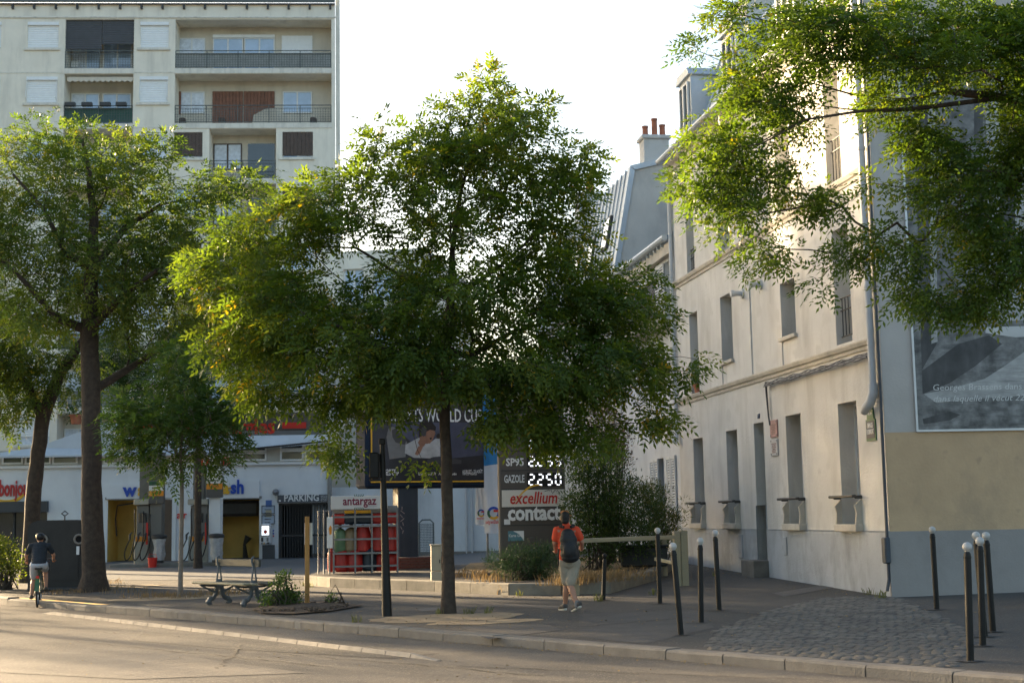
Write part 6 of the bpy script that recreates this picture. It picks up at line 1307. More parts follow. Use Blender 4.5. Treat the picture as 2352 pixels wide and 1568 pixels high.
bush('hedge_bush', 'sunlit hedge bush at the left edge behind the cyclist', 'bush', 36, [(15, 1290, 40, 50), (-20, 1280, 40, 55), (30, 1310, 26, 26), (0, 1250, 40, 20)], 110, L_lit, 75, ll=.07, lw=.034, base=Vector(at(10, 1335, 36)), per=34, spread=.22)
bush('planted_shrub', 'leafy shrub in the soil bed beside the bench', 'bush', ground(648, 1398).y, [(648, 1360, 36, 30), (650, 1330, 16, 22), (625, 1375, 26, 18), (672, 1370, 22, 20), (652, 1390, 34, 12), (610, 1378, 14, 8)], 95, L_slim, 76, ll=.055, lw=.034, base=ground(650, 1398), per=20, spread=.12, depth=.4, stems=6)
bush('seedling', 'tiny leafy seedling right of the wooden stake', 'plant', ground(762, 1392).y, [(760, 1372, 9, 14), (764, 1384, 10, 8)], 14, L_slim, 77, ll=.045, lw=.025, base=ground(762, 1392), per=12, spread=.07, depth=.1, stems=3)
# plants in pots
def potplant(t, M, seed, h, sc, lm):
    rng = np.random.default_rng(seed); b = M @ Vector((0, 0, .25)); n = 16; O = []; D = []
    for i in range(n): c = np.array(b)+rng.normal(0, .13*sc, 3)*[1, 1, 0]+[0, 0, rng.uniform(.05, h)]; w_ = rng.normal(size=(22, 3)); O.append(c+w_*.06*sc); D.append(w_+[0, 0, .4])
    me = leaf_mesh('plant', np.concatenate(O), np.concatenate(D), lm, 4, .09*sc, .035*sc, .1, rng, single=True, tones=(.2, .8)); me.transform(M.inverted()); o = link(bpy.data.objects.new('plant', me)); o.parent = t; o['kind'] = 'stuff'
potplant(*POTPLANT, 1, .45, 1, L_slim)
for i, (t, M) in enumerate(TERRPOTS): potplant(t, M, 10+i, .9, 1.7, L_dark if i < 3 else L_slim)
# grass and litter
def tufts(name, label_kind, pts, m, n, h, seed, spread, wd=.012):
    rng = np.random.default_rng(seed); V = []; F = []
    for (P, k) in pts:
        for i in range(int(n*k)):
            a = rng.uniform(0, 6.28); r = rng.random()**.6*spread*k**.5; x, y = P.x+r*math.cos(a)*1.6, P.y+r*math.sin(a); z = P.z; hh = h*rng.uniform(.4, 1.2); l_ = rng.normal(0, .35, 2)*hh; b = rng.uniform(0, 3.14); dx, dy = math.cos(b)*wd/2, math.sin(b)*wd/2; q = len(V)
            V += [(x-dx, y-dy, z-.01), (x+dx, y+dy, z-.01), (x+l_[0]*.4+dx*.7, y+l_[1]*.4+dy*.7, z+hh*.6), (x+l_[0], y+l_[1], z+hh), (x+l_[0]*.4-dx*.7, y+l_[1]*.4-dy*.7, z+hh*.6)]; F.append((q, q+1, q+2, q+3, q+4))
    mb = MB(); mb.add(V, F); o = mb.build(name, m); o['kind'] = 'stuff'; return o
strawm = mat('straw', (.22, .16, .085), .8, .3, 6, trans=(1.2, 1.1, .8), tmix=.3); grassm = mat('verge_grass', (.14, .15, .05), .8, .4, 5, trans=(1.2, 1.2, .6), tmix=.3)
def ip(px, py, Y=None): p = ground(px, py, IH); return p
tufts('dry_grass', 0, [(ground(1228+dx, 1362), 1) for dx in (-30, -18, -6, 6, 18, 30, 42)]+[(ip(px, py), .8) for px, py in ((1320, 1338), (1345, 1336), (1370, 1335), (1400, 1333), (1430, 1330), (1460, 1322), (1290, 1342), (1340, 1325), (1420, 1320), (1380, 1326), (1090, 1325), (1140, 1335), (1115, 1330), (1070, 1322))], strawm, 95, .2, 5, .35)
tufts('verge_grass', 0, [(ground(px, py), .6) for px, py in ((180, 1350), (250, 1352), (290, 1360), (240, 1340), (160, 1362), (370, 1372), (450, 1372), (480, 1368), (395, 1368), (340, 1370), (520, 1360), (545, 1365))], strawm, 130, .13, 6, .5)
tufts('kerb_weeds', 0, [(ground(px, py), .12) for px, py in ((820, 1428), (1076, 1410), (1500, 1365), (1640, 1322), (1996, 1366), (2020, 1372), (2030, 1374), (700, 1345), (712, 1348), (1190, 1368), (1375, 1378), (1380, 1380), (1010, 1410), (1120, 1408))], grassm, 160, .13, 7, .16)
lv = MB(); rr = random.Random(12)                       # fallen leaves and grit along the kerb, pits and walls
def scat(P0, P1, n, w_, h):
    for _ in range(n):
        p = P0.lerp(P1, rr.random()); x, y = p.x+rr.gauss(0, w_), p.y+rr.gauss(0, w_); z = h(x, y)+.012; a = rr.uniform(0, 6.28); s = rr.uniform(.012, .03); c, d = math.cos(a)*s, math.sin(a)*s
        lv.add([(x-c, y-d, z), (x+d*.5, y-c*.5, z+rr.uniform(0, .012)), (x+c, y+d, z+rr.uniform(0, .01)), (x-d*.5, y+c*.5, z)], [(0, 1, 2, 3)])
scat(roadpt(560, 1435), roadpt(1700, 1530), 200, .12, rz_); scat(ground(1000, 1372), ground(1400, 1372), 160, .12, gz); scat(ground(900, 1425), ground(1250, 1430), 160, .5, gz); scat(ground(1580, 1300), ground(2040, 1380), 90, .12, gz); scat(ground(560, 1400), ground(900, 1400), 60, .4, gz); scat(ground(1300, 1420), ground(2200, 1420), 90, .9, gz); scat(roadpt(100, 1500), roadpt(1400, 1550), 70, 1.0, rz_)
lv.build('fallen_leaves', mat('fallen_leaf', (.22, .15, .06), .85, .4, 5))['kind'] = 'stuff'
# ================================================================== street furniture
def bollard(foot, top, label, small=False, Y=None):
    g = ground(*foot); tp = at(top[0], top[1], g.y-.02); ax = tp-g; H = ax.length; q = Vector((0, 0, 1)).rotation_difference(ax.normalized()).to_matrix().to_4x4(); M = Matrix.Translation(g) @ q
    t = thing('bollard', label, 'bollard', M, 'bollards on the pavement'); r = .039 if not small else .036; br = .051 if not small else .046
    me = MB(); me.lathe([(r*1.0, -.1), (r, .02), (r, H-br*2-.05), (r*.92, H-br*2-.02), (r*.6, H-br*2)], n=18); inst('post', me.mesh('post', blackp, smooth=True), t, M)
    b = MB(); b.lathe([(r*.62, H-br*2), (r*.7, H-br*2+.015)]+[(br*math.sin(R(a)), H-br-br*math.cos(R(a))) for a in range(35, 181, 14)], n=18); inst('ball', b.mesh('ball', blackp if small else whiteball, smooth=True), t, M)
    if not small:
        c = MB(); c.lathe([(r*1.06, H-br*2-.07), (r*1.1, H-br*2-.06), (r*1.06, H-br*2-.05)], n=18); inst('collar', c.mesh('collar', blackp, smooth=True), t, M)
    gdisc(foot[0], foot[1], .13, .1, patchm, 'bollard_footing', lift=.010, n=14, seed=int(foot[0]))
bollard((1516, 1386), (1510, 1211), 'white-ball bollard in front of the wooden rail end'); bollard((1564.5, 1458), (1545, 1245), 'leaning white-ball bollard nearest the kerb in the left group'); bollard((1610.6, 1429.5), (1608, 1234), 'upright white-ball bollard second from right in the left group'); bollard((1652, 1401), (1642, 1216), 'white-ball bollard rightmost of the left group')
bollard((2152, 1399.5), (2140.5, 1208), 'white-ball bollard standing alone before the blue-grey plinth'); bollard((2229, 1518), (2221, 1244), 'nearest white-ball bollard of the right group'); bollard((2257.5, 1483), (2250, 1232), 'second nearest white-ball bollard of the right group'); bollard((2281, 1450.5), (2264, 1220.6), 'rightmost white-ball bollard of the right group'); bollard((2262, 1462), (2241, 1220), 'white-ball bollard half hidden between others of the right group')
bollard((1386, 1378), (1389, 1270), 'short all-black bollard right of the walking man', True)
# black signal pole seen from behind
g = ground(889, 1414); Y = g.y; tp = at(878, 1018, Y); M = TM(g); t = thing('signal_pole', 'tall black tapered pole with signal box left of the main tree', 'pole', M); s = Y/FPX
m2 = MB(); pts = [g+Vector((0, 0, -.05)), g+Vector((0, 0, .0)), g.lerp(tp, .3), g.lerp(tp, .75), g.lerp(tp, .88), tp]; m2.tube(pts, [.088, .085, .068, .05, .046, .04], 16); m2.build('pole', blackp, t, smooth=True)
b = at(864, 1072, Y); m2 = MB(); m2.bbox(b.x-.11, b.x+.06, b.y-.12, b.y+.14, b.z-.19, b.z+.24, .02); m2.bbox(b.x-.11, b.x+.12, b.y-.09, b.y+.1, b.z-.235, b.z-.2, .006); m2.build('signal_box', blackp, t); m2 = MB(); m2.bbox(tp.x-.055, tp.x+.055, tp.y-.055, tp.y+.055, tp.z-.02, tp.z+.08, .015); m2.build('cap', blackp, t)
# wooden stake with a paper notice
g = ground(706, 1392); Y = g.y; s = Y/FPX; M = TM(g); wood = mat('raw_wood', (.42, .22, .07), .75, .2, 4, .2, 30, dirt=(.25, .13, .05), damt=.6, dscale=(20, 20, 1.5)); t = thing('wooden_stake', 'raw wooden stake with a white notice in the soil bed', 'stake', M)
m2 = MB(); H = (1392-1190)*s; m2.bbox(-.042, .036, -.035, .035, -.15, H, .008); m2.build('stake', wood, t, M); m2 = MB(); m2.box(-.06, .09, .037, .043, H-.52, H-.12); m2.build('notice', white, t, M)
# soil bed
sp = [ground(*p) for p in ((575, 1400), (640, 1384), (740, 1382), (835, 1392), (760, 1405), (670, 1412), (600, 1410))]
so_ = drape('soil_bed', [(p.x, p.y) for p in sp], lambda x, y: gz(x, y)+.02+.07*max(0, 1-((x-ground(690, 1398).x)**2/1.1+(y-ground(690, 1398).y)**2/.5)), soil, .12)
rr = random.Random(8); cl = MB()
for i in range(260):
    p = ground(rr.uniform(600, 800), rr.uniform(1388, 1408)); r = rr.uniform(.012, .04)
    if inpoly(p.x, p.y, sp): cl.lathe([(r*.6, -r*.5), (r, 0), (r*.5, r*.7)], (p.x, p.y, gz(p.x, p.y)+.05), 6, sx=rr.uniform(.7, 1.3))
cl.build('soil_clods', soil)['kind'] = 'stuff'
# double-sided bench: cast supports, seat boards on both sides, one back board
P0, P1 = ground(503, 1386), ground(583, 1391); ax = (P1-P0); ax.z = 0; Lb = ax.length; bM_ = TM(P0.lerp(P1, .5), math.atan2(ax.y, ax.x)); s = P0.y/FPX
bench = thing('park_bench', 'old double-sided bench with cast iron feet beside the kerb', 'bench', bM_); castm = mat('cast_iron', (.10, .115, .125), .6, .25, 9, .3, 40); bwood = mat('bench_board', (.05, .055, .045), .55, .25, 5, dirt=(.12, .11, .08), damt=.5, dscale=(2, 9, 9)); bpale = mat('bench_board_worn', (.26, .235, .15), .55, .2, 5)
hs = .42; hb = (1389-1288)*s
def supp(x):
    o = MB(); T = Matrix.Translation((x, 0, 0))
    for sg in (-1, 1):
        o.tube([(x, sg*.20, .0), (x, sg*.235, .05), (x, sg*.2, .10), (x, sg*.13, .12), (x, sg*.07, .2), (x, sg*.06, .3), (x, sg*.03, .36)], [.05, .06, .055, .045, .04, .045, .05], 8)
        o.tube([(x, sg*.05, .22), (x, sg*.2, .28), (x, sg*.40, hs-.05)], [.025, .02, .016], 7); o.tube([(x, 0, hs-.06), (x, sg*.2, hs-.06), (x, sg*.43, hs-.035)], [.03, .022, .016], 7)
        o.tube([(x, sg*.055, hs-.06), (x, sg*.05, hs+.05), (x, sg*.03, hs+.2), (x, sg*.015, hs+.32)], [.022, .018, .016, .016], 7)
    o.tube([(x, 0, hs-.1), (x, 0, hs+.06)], .06, 8); o.tube([(x, 0, hs+.27), (x, 0, hb-.16)], [.03, .028], 8); o.tube([(x, -.0, hb-.16), (x, -.05, hb-.05), (x, -.045, hb+.02), (x, .0, hb+.045)], [.028, .024, .022, .02], 8)
    return o
for x in (-Lb/2, Lb/2): supp(x).build('cast_support', castm, bench, bM_, smooth=True)
for sg in (-1, 1):
    for k in range(2):
        o = MB(); y0 = .1+.17*k; yy = sorted((sg*y0, sg*(y0+.155))); o.bbox(-Lb/2-.32, Lb/2+.32, yy[0], yy[1], hs-.03+.01*k, hs+.012+.01*k, .014); o.build('seat_board', bpale if (sg < 0) else bwood, bench, bM_)
o = MB(); o.bbox(-Lb/2-.12, Lb/2+.2, -.02, .03, hb-.14, hb+.0, .012); o.build('back_board', bwood, bench, bM_)
# glass recycling container
Yb = 34.6; sB = Yb/FPX; g = at(130, 1362, Yb); g.z = gz(g.x, g.y); M = TM(g, R(4)); t = thing('recycling_container', 'dark rounded recycling container at the left beside the big trunk', 'container', M); binm = mat('container_dark', (.02, .018, .016), .5, .25, 3, .1, 30, dirt=(.04, .035, .03), damt=.5, dscale=(2, 2, 1))
wB = 136*sB; hB_ = (1362-1203)*sB; prof = []
for a in range(0, 91, 10): prof.append((wB/2-.32+.32*math.sin(R(a)), hB_-.22+.22*math.cos(R(a))))
pts = [(-x, z) for x, z in prof[::-1]]+prof; pts = [(-wB/2+.04, .08)]+pts+[(wB/2-.04, .08)]
m2 = MB(); m2.prism(pts, -.0, 1.3); m2.build('body', binm, t, M, smooth=True); m2 = MB(); m2.bbox(-wB/2+.02, wB/2-.02, -.03, 1.33, .0, .079, .02); m2.build('base', darkmetal, t, M)
for px in (97, 178):
    x = (px-130)*sB; z = hB_-(1247-1203)*sB; m2 = MB(); ring = []
    for k in range(25): a = 2*math.pi*k/24; ring.append((x+.105*math.cos(a), -.03, z+.105*math.sin(a)))
    m2.tube(ring, .028, 8, caps=False); m2.build('rubber_ring', mat('ring_grey', (.22, .2, .17), .6, .1, 5), t, M, smooth=True); m2 = MB(); m2.prism([(x+.085*math.cos(2*math.pi*k/20), z+.085*math.sin(2*math.pi*k/20)) for k in range(20)], -.012, -.002); m2.build('opening', mat('hole_black', (.008, .008, .008), .9, .1, 5), t, M)
m2 = MB(); m2.tube([(.0, .65, hB_-.01), (0, .65, hB_+.1), (.08, .65, hB_+.16), (0, .65, hB_+.22), (-.08, .65, hB_+.16), (0, .65, hB_+.1)], .018, 6); m2.build('lifting_hook', darkmetal, t, M)
m2 = MB(); m2.prism([(-.5, .25), (.5, .25), (.5, hB_*.62), (.3, hB_*.72), (-.3, hB_*.72), (-.5, hB_*.62)], -.016, -.002); m2.build('front_panel', binm, t, M); box(Frame((0, 0), 0), t, 'label_plate', white, g.x+.46, g.x+.53, g.y-.02, g.y-.006, g.z+.85, g.z+1.05)
# timber barrier with posts
wd_ = mat('weathered_timber', (.32, .29, .20), .8, .15, 4, .3, 40, dirt=(.16, .145, .10), damt=.6, dscale=(4, 4, 4)); pa, pb, pm_, pc = ground(1322, 1366), ground(1573, 1344), ground(1528, 1322), ground(1557, 1345); t = thing('timber_barrier', 'weathered timber rail barrier with posts in front of the bushes', 'barrier', TM(pa))
def post(px, pyt, g_, w_, nm='post'): H = at(px, pyt, g_.y).z-g_.z; m2 = MB(); m2.bbox(-w_/2, w_/2, -w_/2, w_/2, -.1, H, .012); m2.build(nm, wd_, t, TM(g_, R(8)))
post(1322, 1236, pa, 16/ppm(pa.y)); post(1557, 1219, pc, 15/ppm(pc.y)); post(1573.5, 1217, pb, 17/ppm(pb.y)); post(1527, 1238, pm_, 10/ppm(pm_.y))
def rail(a, b, h_, th): 
    d = (b-a); L_ = d.length; q = Vector((1, 0, 0)).rotation_difference(d.normalized()).to_matrix().to_4x4(); m2 = MB(); m2.bbox(0, L_, -th/2, th/2, -h_/2, h_/2, .01); m2.build('rail', wd_, t, Matrix.Translation(a) @ q)
rail(at(1316, 1242, pa.y-.08), at(1549, 1233, pc.y-.02), 10/ppm(27), .09); e = at(1535, 1285, pm_.y-.1); rail(at(1505, 1283, 29.0), at(1548, 1292, pc.y+.1), 8/ppm(28), .06)
# small street cabinet shapes in the shade behind the barrier
dk = mat('shade_box', (.03, .035, .035), .6, .2, 4); p = at(1480, 1318, 31.5); p.z = iz(p.x, p.y); m2 = MB(); m2.bbox(-.5, .5, -.2, .2, 0, .42, .03); m2.bbox(-.53, .53, -.23, .23, .421, .47, .02); solo_at(m2, 'planter_box', dk, TM(p), 'dark low planter box in the shade behind the timber barrier', 'planter')

# ================================================================== people
def union(parts, voxel, smooth=4):
    """closed pieces fused into one continuous surface"""
    mb = MB()
    for p in parts:
        if p[0] == 'S':                                 # ellipsoid: centre, radii
            _, c, r = p; n, k = 14, 9; prof = [(math.sin(math.pi*i/k), -math.cos(math.pi*i/k)) for i in range(1, k)]
            vs = [(c[0]+r[0]*a*math.cos(2*math.pi*j/n), c[1]+r[1]*a*math.sin(2*math.pi*j/n), c[2]+r[2]*b) for a, b in prof for j in range(n)]
            fs = [(i*n+j, i*n+(j+1) % n, (i+1)*n+(j+1) % n, (i+1)*n+j) for i in range(len(prof)-1) for j in range(n)]+[tuple(range(n-1, -1, -1)), tuple(range((len(prof)-1)*n, len(prof)*n))]; mb.add(vs, fs)
        else:                                           # limb: points, radii (r or (rx, ry)), rounded ends
            _, pts, rs = p; mb.tube(pts, [r if not hasattr(r, '__len__') else r[0] for r in rs], 12)
            for q, r in zip(pts, rs):
                mb.add(*_ball(q, r))
    me = mb.mesh('tmp', blackp); o = link(bpy.data.objects.new('tmp', me)); r = o.modifiers.new('r', 'REMESH'); r.mode = 'VOXEL'; r.voxel_size = voxel; sm = o.modifiers.new('s', 'SMOOTH'); sm.factor = .5; sm.iterations = smooth
    dg = bpy.context.evaluated_depsgraph_get(); out = bpy.data.meshes.new_from_object(o.evaluated_get(dg)); bpy.data.objects.remove(o); bpy.data.meshes.remove(me); out.polygons.foreach_set('use_smooth', [True]*len(out.polygons)); return out
def _ball(c, r, n=10, k=6):
    prof = [(math.sin(math.pi*i/k), -math.cos(math.pi*i/k)) for i in range(1, k)]; vs = [(c[0]+r*a*math.cos(2*math.pi*j/n), c[1]+r*a*math.sin(2*math.pi*j/n), c[2]+r*b) for a, b in prof for j in range(n)]
    return vs, [(i*n+j, i*n+(j+1) % n, (i+1)*n+(j+1) % n, (i+1)*n+j) for i in range(len(prof)-1) for j in range(n)]+[tuple(range(n-1, -1, -1)), tuple(range((len(prof)-1)*n, len(prof)*n))]
def addmesh(name, me, m, parent, M):
    me.materials.clear(); me.materials.append(m); me.name = name; o = link(bpy.data.objects.new(name, me)); o.parent = parent; o.matrix_local = rootM(parent).inverted() @ M; return o
skin = mat('skin', (.40, .20, .125), .55, .1, 8); hairm = mat('dark_hair', (.012, .010, .009), .6, .3, 30, .5, 90)
def hand(w_, d, side, r=1.0):                            # palm with five separate curled fingers, thumb from the side
    w_ = Vector(w_); d = Vector(d).normalized(); s_ = Vector(side).normalized(); n = d.cross(s_); out = [('L', [w_, w_+d*.05*r, w_+d*.085*r], [.026*r, .036*r, .034*r])]
    for i, (o_, l_) in enumerate(((-.030, .066), (-.010, .076), (.010, .070), (.029, .055))):
        b = w_+d*.09*r+s_*o_*r; out.append(('L', [b, b+d*l_*.5*r+n*.008*r, b+d*l_*.8*r+n*.03*r], [.0095*r, .009*r, .0075*r]))
    b = w_+d*.03*r-s_*.032*r; out.append(('L', [b, b+d*.035*r-s_*.022*r, b+d*.068*r-s_*.022*r+n*.012*r], [.012*r, .0105*r, .008*r])); return out
gP = ground(1311, 1404); sP = gP.y/FPX
def pj(zx, zy, dy=0): p = at(1225+.1796*zx, 1151.5+.1796*zy, gP.y); return Vector((p.x-gP.x, dy, p.z-gP.z))
PMx = TM(gP); man = thing('person', 'man walking away in orange polo, beige shorts and black backpack', 'person', PMx)
hd = pj(405, 205); nk = pj(418, 290); shL, shR = pj(305, 365), pj(545, 362); elL, elR = pj(275, 530, .03), pj(622, 515, .02); wrL, wrR = pj(290, 650, .17), pj(625, 615, .16); pel = pj(460, 770); hpL, hpR = pj(405, 800), pj(520, 800); knL, knR = pj(430, 1055, .13), pj(470, 1065, .02); anL, anR = pj(412, 1330, .22), pj(552, 1305, -.14)
toL, heL = pj(352, 1398, .36), pj(412, 1398, .2); toR, heR = pj(505, 1442, .0), pj(585, 1360, -.17)
toL.z = max(toL.z, .03); heL.z = .045; toR.z = .03; heR.z = max(heR.z, .10)
body = [('S', hd, (.072, .088, .108)), ('S', hd+Vector((0, .05, -.05)), (.05, .05, .06)), ('L', [nk+Vector((0, .01, .02)), pj(418, 325)], [.05, .06]), ('S', hd+Vector((.072, .0, -.015)), (.014, .02, .03)), ('S', hd+Vector((-.072, .0, -.015)), (.014, .02, .03)), ('S', hd+Vector((0, .1, -.01)), (.014, .02, .02)),
        ('L', [pj(330, 370), pj(420, 400), pj(520, 370)], [.075, .09, .075]), ('L', [pj(420, 420), pj(440, 560), pel], [.12, .115, .12]), ('L', [shL, elL], [.05, .04]), ('L', [elL, wrL], [.039, .027]), ('L', [shR, elR], [.05, .04]), ('L', [elR, wrR], [.039, .027]),
        ('L', [hpL, knL], [.085, .056]), ('L', [knL, knL.lerp(anL, .35)+Vector((0, -.02, 0)), anL], [.054, .056, .034]), ('L', [hpR, knR], [.085, .056]), ('L', [knR, knR.lerp(anR, .35)+Vector((0, -.02, 0)), anR], [.054, .056, .034]), ('L', [anL, heL.lerp(toL, .4)], [.034, .035]), ('L', [anR, heR.lerp(toR, .4)], [.034, .035])]
body += hand(wrL, (.1, .9, .25), (1, 0, 0), .95)+hand(wrR, (-.15, .9, .2), (-1, 0, 0), .95)
addmesh('body', union(body, .0095, 3), skin, man, PMx)
addmesh('hair', union([('S', hd+Vector((0, -.018, .012)), (.08, .088, .106)), ('S', hd+Vector((0, -.04, -.05)), (.066, .06, .06))], .01, 3), hairm, man, PMx)
capm = mat('orange_cap', (.34, .13, .035), .7, .1, 6); addmesh('cap', union([('S', hd+Vector((0, .012, .082)), (.074, .085, .042)), ('S', hd+Vector((.06, .09, .035)), (.06, .09, .016))], .009, 2), capm, man, PMx)
polo = mat('orange_polo', (.62, .065, .022), .8, .1, 9, .2, 40)
def ell(a, b, rx, ry, n=7): return [('S', a.lerp(b, i/(n-1)), (rx[0]+(rx[1]-rx[0])*i/(n-1), ry[0]+(ry[1]-ry[0])*i/(n-1), (b-a).length/(n-1)*.9+.03)) for i in range(n)]
addmesh('polo_shirt', union(ell(pj(425, 405), pj(455, 745), (.17, .165), (.115, .12), 8)+[('L', [pj(335, 365), pj(420, 350), pj(520, 362)], [.075, .085, .075]), ('L', [shL, shL.lerp(elL, .62)], [.068, .07]), ('L', [shR, shR.lerp(elR, .62)], [.068, .07]), ('L', [nk+Vector((0, 0, -.035)), nk+Vector((0, 0, .005))], [.062, .058])], .010, 3), polo, man, PMx)
shorts = mat('beige_shorts', (.33, .285, .22), .85, .12, 9, .2, 40)
addmesh('shorts', union([('S', pj(460, 785), (.178, .135, .10)), ('L', [hpL+Vector((-.01, 0, .02)), hpL.lerp(knL, .45), hpL.lerp(knL, .86)], [.105, .095, .088]), ('L', [hpR+Vector((.01, 0, .02)), hpR.lerp(knR, .45), hpR.lerp(knR, .86)], [.105, .095, .088])], .010, 3), shorts, man, PMx)
bag = mat('black_nylon', (.014, .014, .015), .6, .25, 12, .3, 60); T_, B_ = pj(430, 365, -.2), pj(470, 745, -.21)
addmesh('backpack', union([('S', T_.lerp(B_, .14), (.115, .08, .10)), ('S', T_.lerp(B_, .32), (.145, .10, .12)), ('S', T_.lerp(B_, .55), (.155, .115, .13)), ('S', T_.lerp(B_, .78), (.16, .12, .12)), ('S', T_.lerp(B_, .9), (.15, .11, .09)), ('S', T_.lerp(B_, .66)+Vector((0, -.085, 0)), (.11, .055, .13))], .012, 3), bag, man, PMx)
for sx_, a, b in ((-1, pj(345, 345, -.1), pj(335, 420, .12)), (1, pj(510, 340, -.1), pj(525, 420, .12))):
    m2 = MB(); m2.tube([T_+Vector((sx_*.06, .05, .05)), a+Vector((0, 0, .045)), a.lerp(b, .5)+Vector((0, .03, .06)), b+Vector((0, .03, 0))], .026, 8); m2.build('strap', bag, man, PMx, smooth=True)
m2 = MB(); m2.tube([pj(325, 600, -.12), pj(315, 700, -.12), pj(318, 820, -.1)], .012, 6); m2.build('loose_strap', bag, man, PMx)
shoe = mat('dark_trainer', (.06, .055, .05), .7, .25, 12); sole = mat('white_sole', (.55, .52, .45), .6, .1, 8); sock = mat('grey_sock', (.2, .19, .18), .9, .1, 9)
for an, he, to in ((anL, heL, toL), (anR, heR, toR)):
    addmesh('sock', union([('L', [an+Vector((0, 0, .03)), an+Vector((0, 0, -.03))], [.043, .042])], .01, 2), sock, man, PMx); d = (to-he); addmesh('shoe', union([('L', [he+Vector((0, 0, .03)), he.lerp(to, .5)+Vector((0, 0, .02)), to+Vector((0, 0, .008))], [.047, .046, .036])], .008, 2), shoe, man, PMx); addmesh('sole', union([('L', [he-d*.06+Vector((0, -.0, -.012)), he.lerp(to, .5)+Vector((0, 0, -.012)), to+d*.05+Vector((0, 0, -.012))], [.03, .036, .03])], .008, 2), sole, man, PMx)
# ---- cyclist on a hire bicycle
gC = roadpt(85.3, 1395); sC = gC.y/FPX; CMx = TM(gC, R(15)); ci = CMx.inverted()
bike = thing('bicycle', 'dark bicycle with green mudguard ridden by the cyclist at left', 'bicycle', CMx); tyre = mat('tyre', (.02, .02, .02), .8, .2, 9); rimm = mat('bright_rim', (.5, .5, .5), .3, .1, 6, metal=.8); bgreen = mat('bike_green', (.05, .13, .05), .4, .1, 5); bfr = mat('bike_frame', (.045, .07, .05), .4, .15, 5)
RW = .31
def wheel(y, nm):
    c = Vector((0, y, RW)); ring = [(0, y+(RW-.02)*math.cos(2*math.pi*k/28), RW+(RW-.02)*math.sin(2*math.pi*k/28)) for k in range(29)]; m2 = MB(); m2.tube(ring, .022, 8, caps=False); w_ = m2.build('wheel', tyre, bike, CMx, smooth=True)
    m2 = MB(); ring = [(0, y+(RW-.05)*math.cos(2*math.pi*k/28), RW+(RW-.05)*math.sin(2*math.pi*k/28)) for k in range(29)]; m2.tube(ring, .012, 6, caps=False); m2.build('rim', rimm, w_, CMx, smooth=True)
    for k in range(14): a = 2*math.pi*k/14; m2 = MB(); m2.tube([(.02 if k % 2 else -.02, y, RW), (0, y+(RW-.05)*math.cos(a), RW+(RW-.05)*math.sin(a))], .0022, 4); m2.build('spoke', rimm, w_, CMx)
    m2 = MB(); m2.tube([(-.05, y, RW), (.05, y, RW)], .03, 10); m2.build('hub', darkmetal, w_, CMx)
wheel(0.0, 'rear'); wheel(1.02, 'front')
m2 = MB(); hbz = .98
m2.tube([(0, .42, .28), (0, .26, .80)], .022, 8); m2.tube([(0, .42, .28), (0, .6, .36), (0, .85, .72)], .03, 8); m2.tube([(0, .85, .60), (0, .80, .98)], .024, 8)
for sg in (-1, 1): m2.tube([(sg*.05, 0, RW), (sg*.04, .42, .28)], .012, 6); m2.tube([(sg*.05, 0, RW), (sg*.03, .3, .68)], .012, 6); m2.tube([(sg*.05, 1.02, RW), (sg*.05, .87, .62)], .014, 6)
m2.build('frame', bfr, bike, CMx, smooth=True)
m2 = MB(); m2.tube([(-.29, .62, .98), (-.22, .76, 1.02), (0, .81, 1.0), (.22, .76, 1.02), (.29, .62, .98)], .014, 8); m2.build('handlebar', darkmetal, bike, CMx, smooth=True)
m2 = MB(); m2.bbox(-.09, .09, .13, .37, .80, .85, .03); m2.build('saddle', darkmetal, bike, CMx)
m2 = MB(); n = 12
for k in range(n): a0, a1 = R(60+110*k/n), R(60+110*(k+1)/n); m2.add([(sx_, (RW+.03)*math.cos(a), RW+(RW+.03)*math.sin(a)) for a, sx_ in ((a0, -.045), (a1, -.045), (a1, .045), (a0, .045))], [(0, 1, 2, 3)])
m2.build('mudguard', bgreen, bike, CMx); m2 = MB(); m2.bbox(-.035, .035, -.13, -.09, .62, .68, .01); m2.build('rear_lamp', redp, bike, CMx); m2 = MB(); m2.bbox(-.19, .19, .92, 1.2, .72, .98, .03); m2.build('front_basket', darkmetal, bike, CMx)
m2 = MB(); m2.tube([(-.14, .42, .2), (-.03, .42, .28), (.03, .42, .28), (.14, .42, .36)], .012, 6); m2.build('crank', darkmetal, bike, CMx); m2 = MB(); m2.bbox(-.2, -.1, .38, .46, .185, .215, .008); m2.bbox(.1, .2, .38, .46, .345, .375, .008); m2.build('pedals', darkmetal, bike, CMx, kind='stuff')
rider = thing('person', 'cyclist in dark t-shirt, pale shorts and black helmet', 'person', CMx)
V = Vector; hip = V((0, .24, .93)); chest = V((0, .40, 1.22)); shl, shr = V((-.18, .44, 1.30)), V((.18, .44, 1.30)); hdc = V((0, .52, 1.47)); ell_, elr = V((-.29, .52, 1.10)), V((.29, .52, 1.10)); wl, wr = V((-.28, .66, 1.015)), V((.28, .66, 1.015)); hl, hr = V((-.09, .26, .90)), V((.09, .26, .90)); kl, kr = V((-.12, .60, .58)), V((.12, .62, .78)); al, ar = V((-.15, .40, .26)), V((.15, .42, .43))
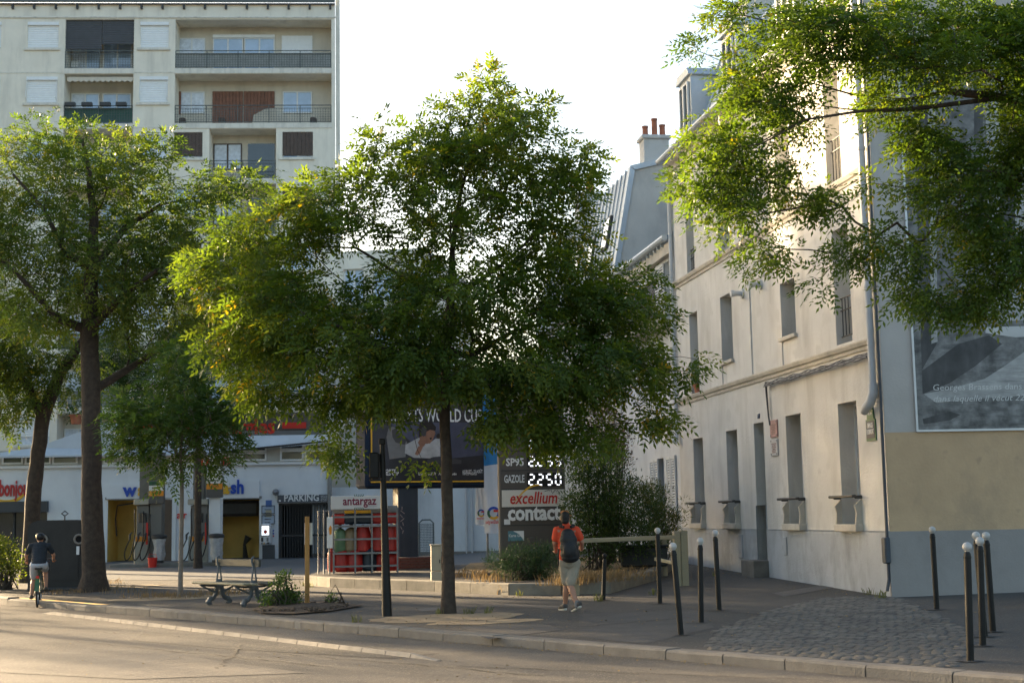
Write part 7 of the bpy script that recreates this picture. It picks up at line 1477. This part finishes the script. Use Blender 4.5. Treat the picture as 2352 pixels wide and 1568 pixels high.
rb = [('S', hdc, (.075, .09, .105)), ('S', hdc+V((0, .08, -.02)), (.02, .03, .03)), ('L', [hdc+V((0, -.02, -.08)), chest+V((0, .04, .1))], [.05, .06]), ('L', [hip, chest], [.12, .13]), ('L', [shl, shr], [.07, .07]), ('L', [shl, ell_], [.05, .04]), ('L', [ell_, wl], [.038, .028]), ('L', [shr, elr], [.05, .04]), ('L', [elr, wr], [.038, .028]), ('L', [hl, kl], [.088, .056]), ('L', [kl, kl.lerp(al, .35)+V((0, -.03, 0)), al], [.054, .054, .034]), ('L', [hr, kr], [.088, .056]), ('L', [kr, kr.lerp(ar, .35)+V((0, -.03, 0)), ar], [.054, .054, .034]), ('L', [al, al+V((0, .1, -.05))], [.035, .03]), ('L', [ar, ar+V((0, .1, -.05))], [.035, .03])]
rb += hand(wl, (0, .35, -.3), (1, 0, 0), .9)+hand(wr, (0, .35, -.3), (-1, 0, 0), .9)
addmesh('body', union(rb, .0105, 3), skin, rider, CMx)
addmesh('t_shirt', union(ell(chest+V((0, .03, .08)), hip+V((0, -.0, .02)), (.17, .165), (.13, .14), 7)+[('L', [shl, chest+V((0, .04, .1)), shr], [.075, .085, .075]), ('L', [shl, shl.lerp(ell_, .6)], [.066, .066]), ('L', [shr, shr.lerp(elr, .6)], [.066, .066])], .011, 3), mat('dark_tshirt', (.022, .026, .032), .85, .15, 9), rider, CMx)
addmesh('shorts', union([('S', hip+V((0, .01, -.02)), (.175, .15, .1)), ('L', [hl, hl.lerp(kl, .75)], [.105, .085]), ('L', [hr, hr.lerp(kr, .75)], [.105, .085])], .011, 3), mat('pale_shorts', (.42, .45, .50), .85, .1, 9), rider, CMx)
addmesh('helmet', union([('S', hdc+V((0, -.01, .045)), (.10, .125, .085)), ('S', hdc+V((0, -.06, .02)), (.09, .07, .07))], .011, 3), mat('black_helmet', (.015, .015, .017), .3, .15, 6), rider, CMx)
for a in (al, ar): addmesh('shoe', union([('L', [a+V((0, -.05, -.045)), a+V((0, .06, -.055)), a+V((0, .16, -.055))], [.045, .045, .035])], .01, 2), shoe, rider, CMx)
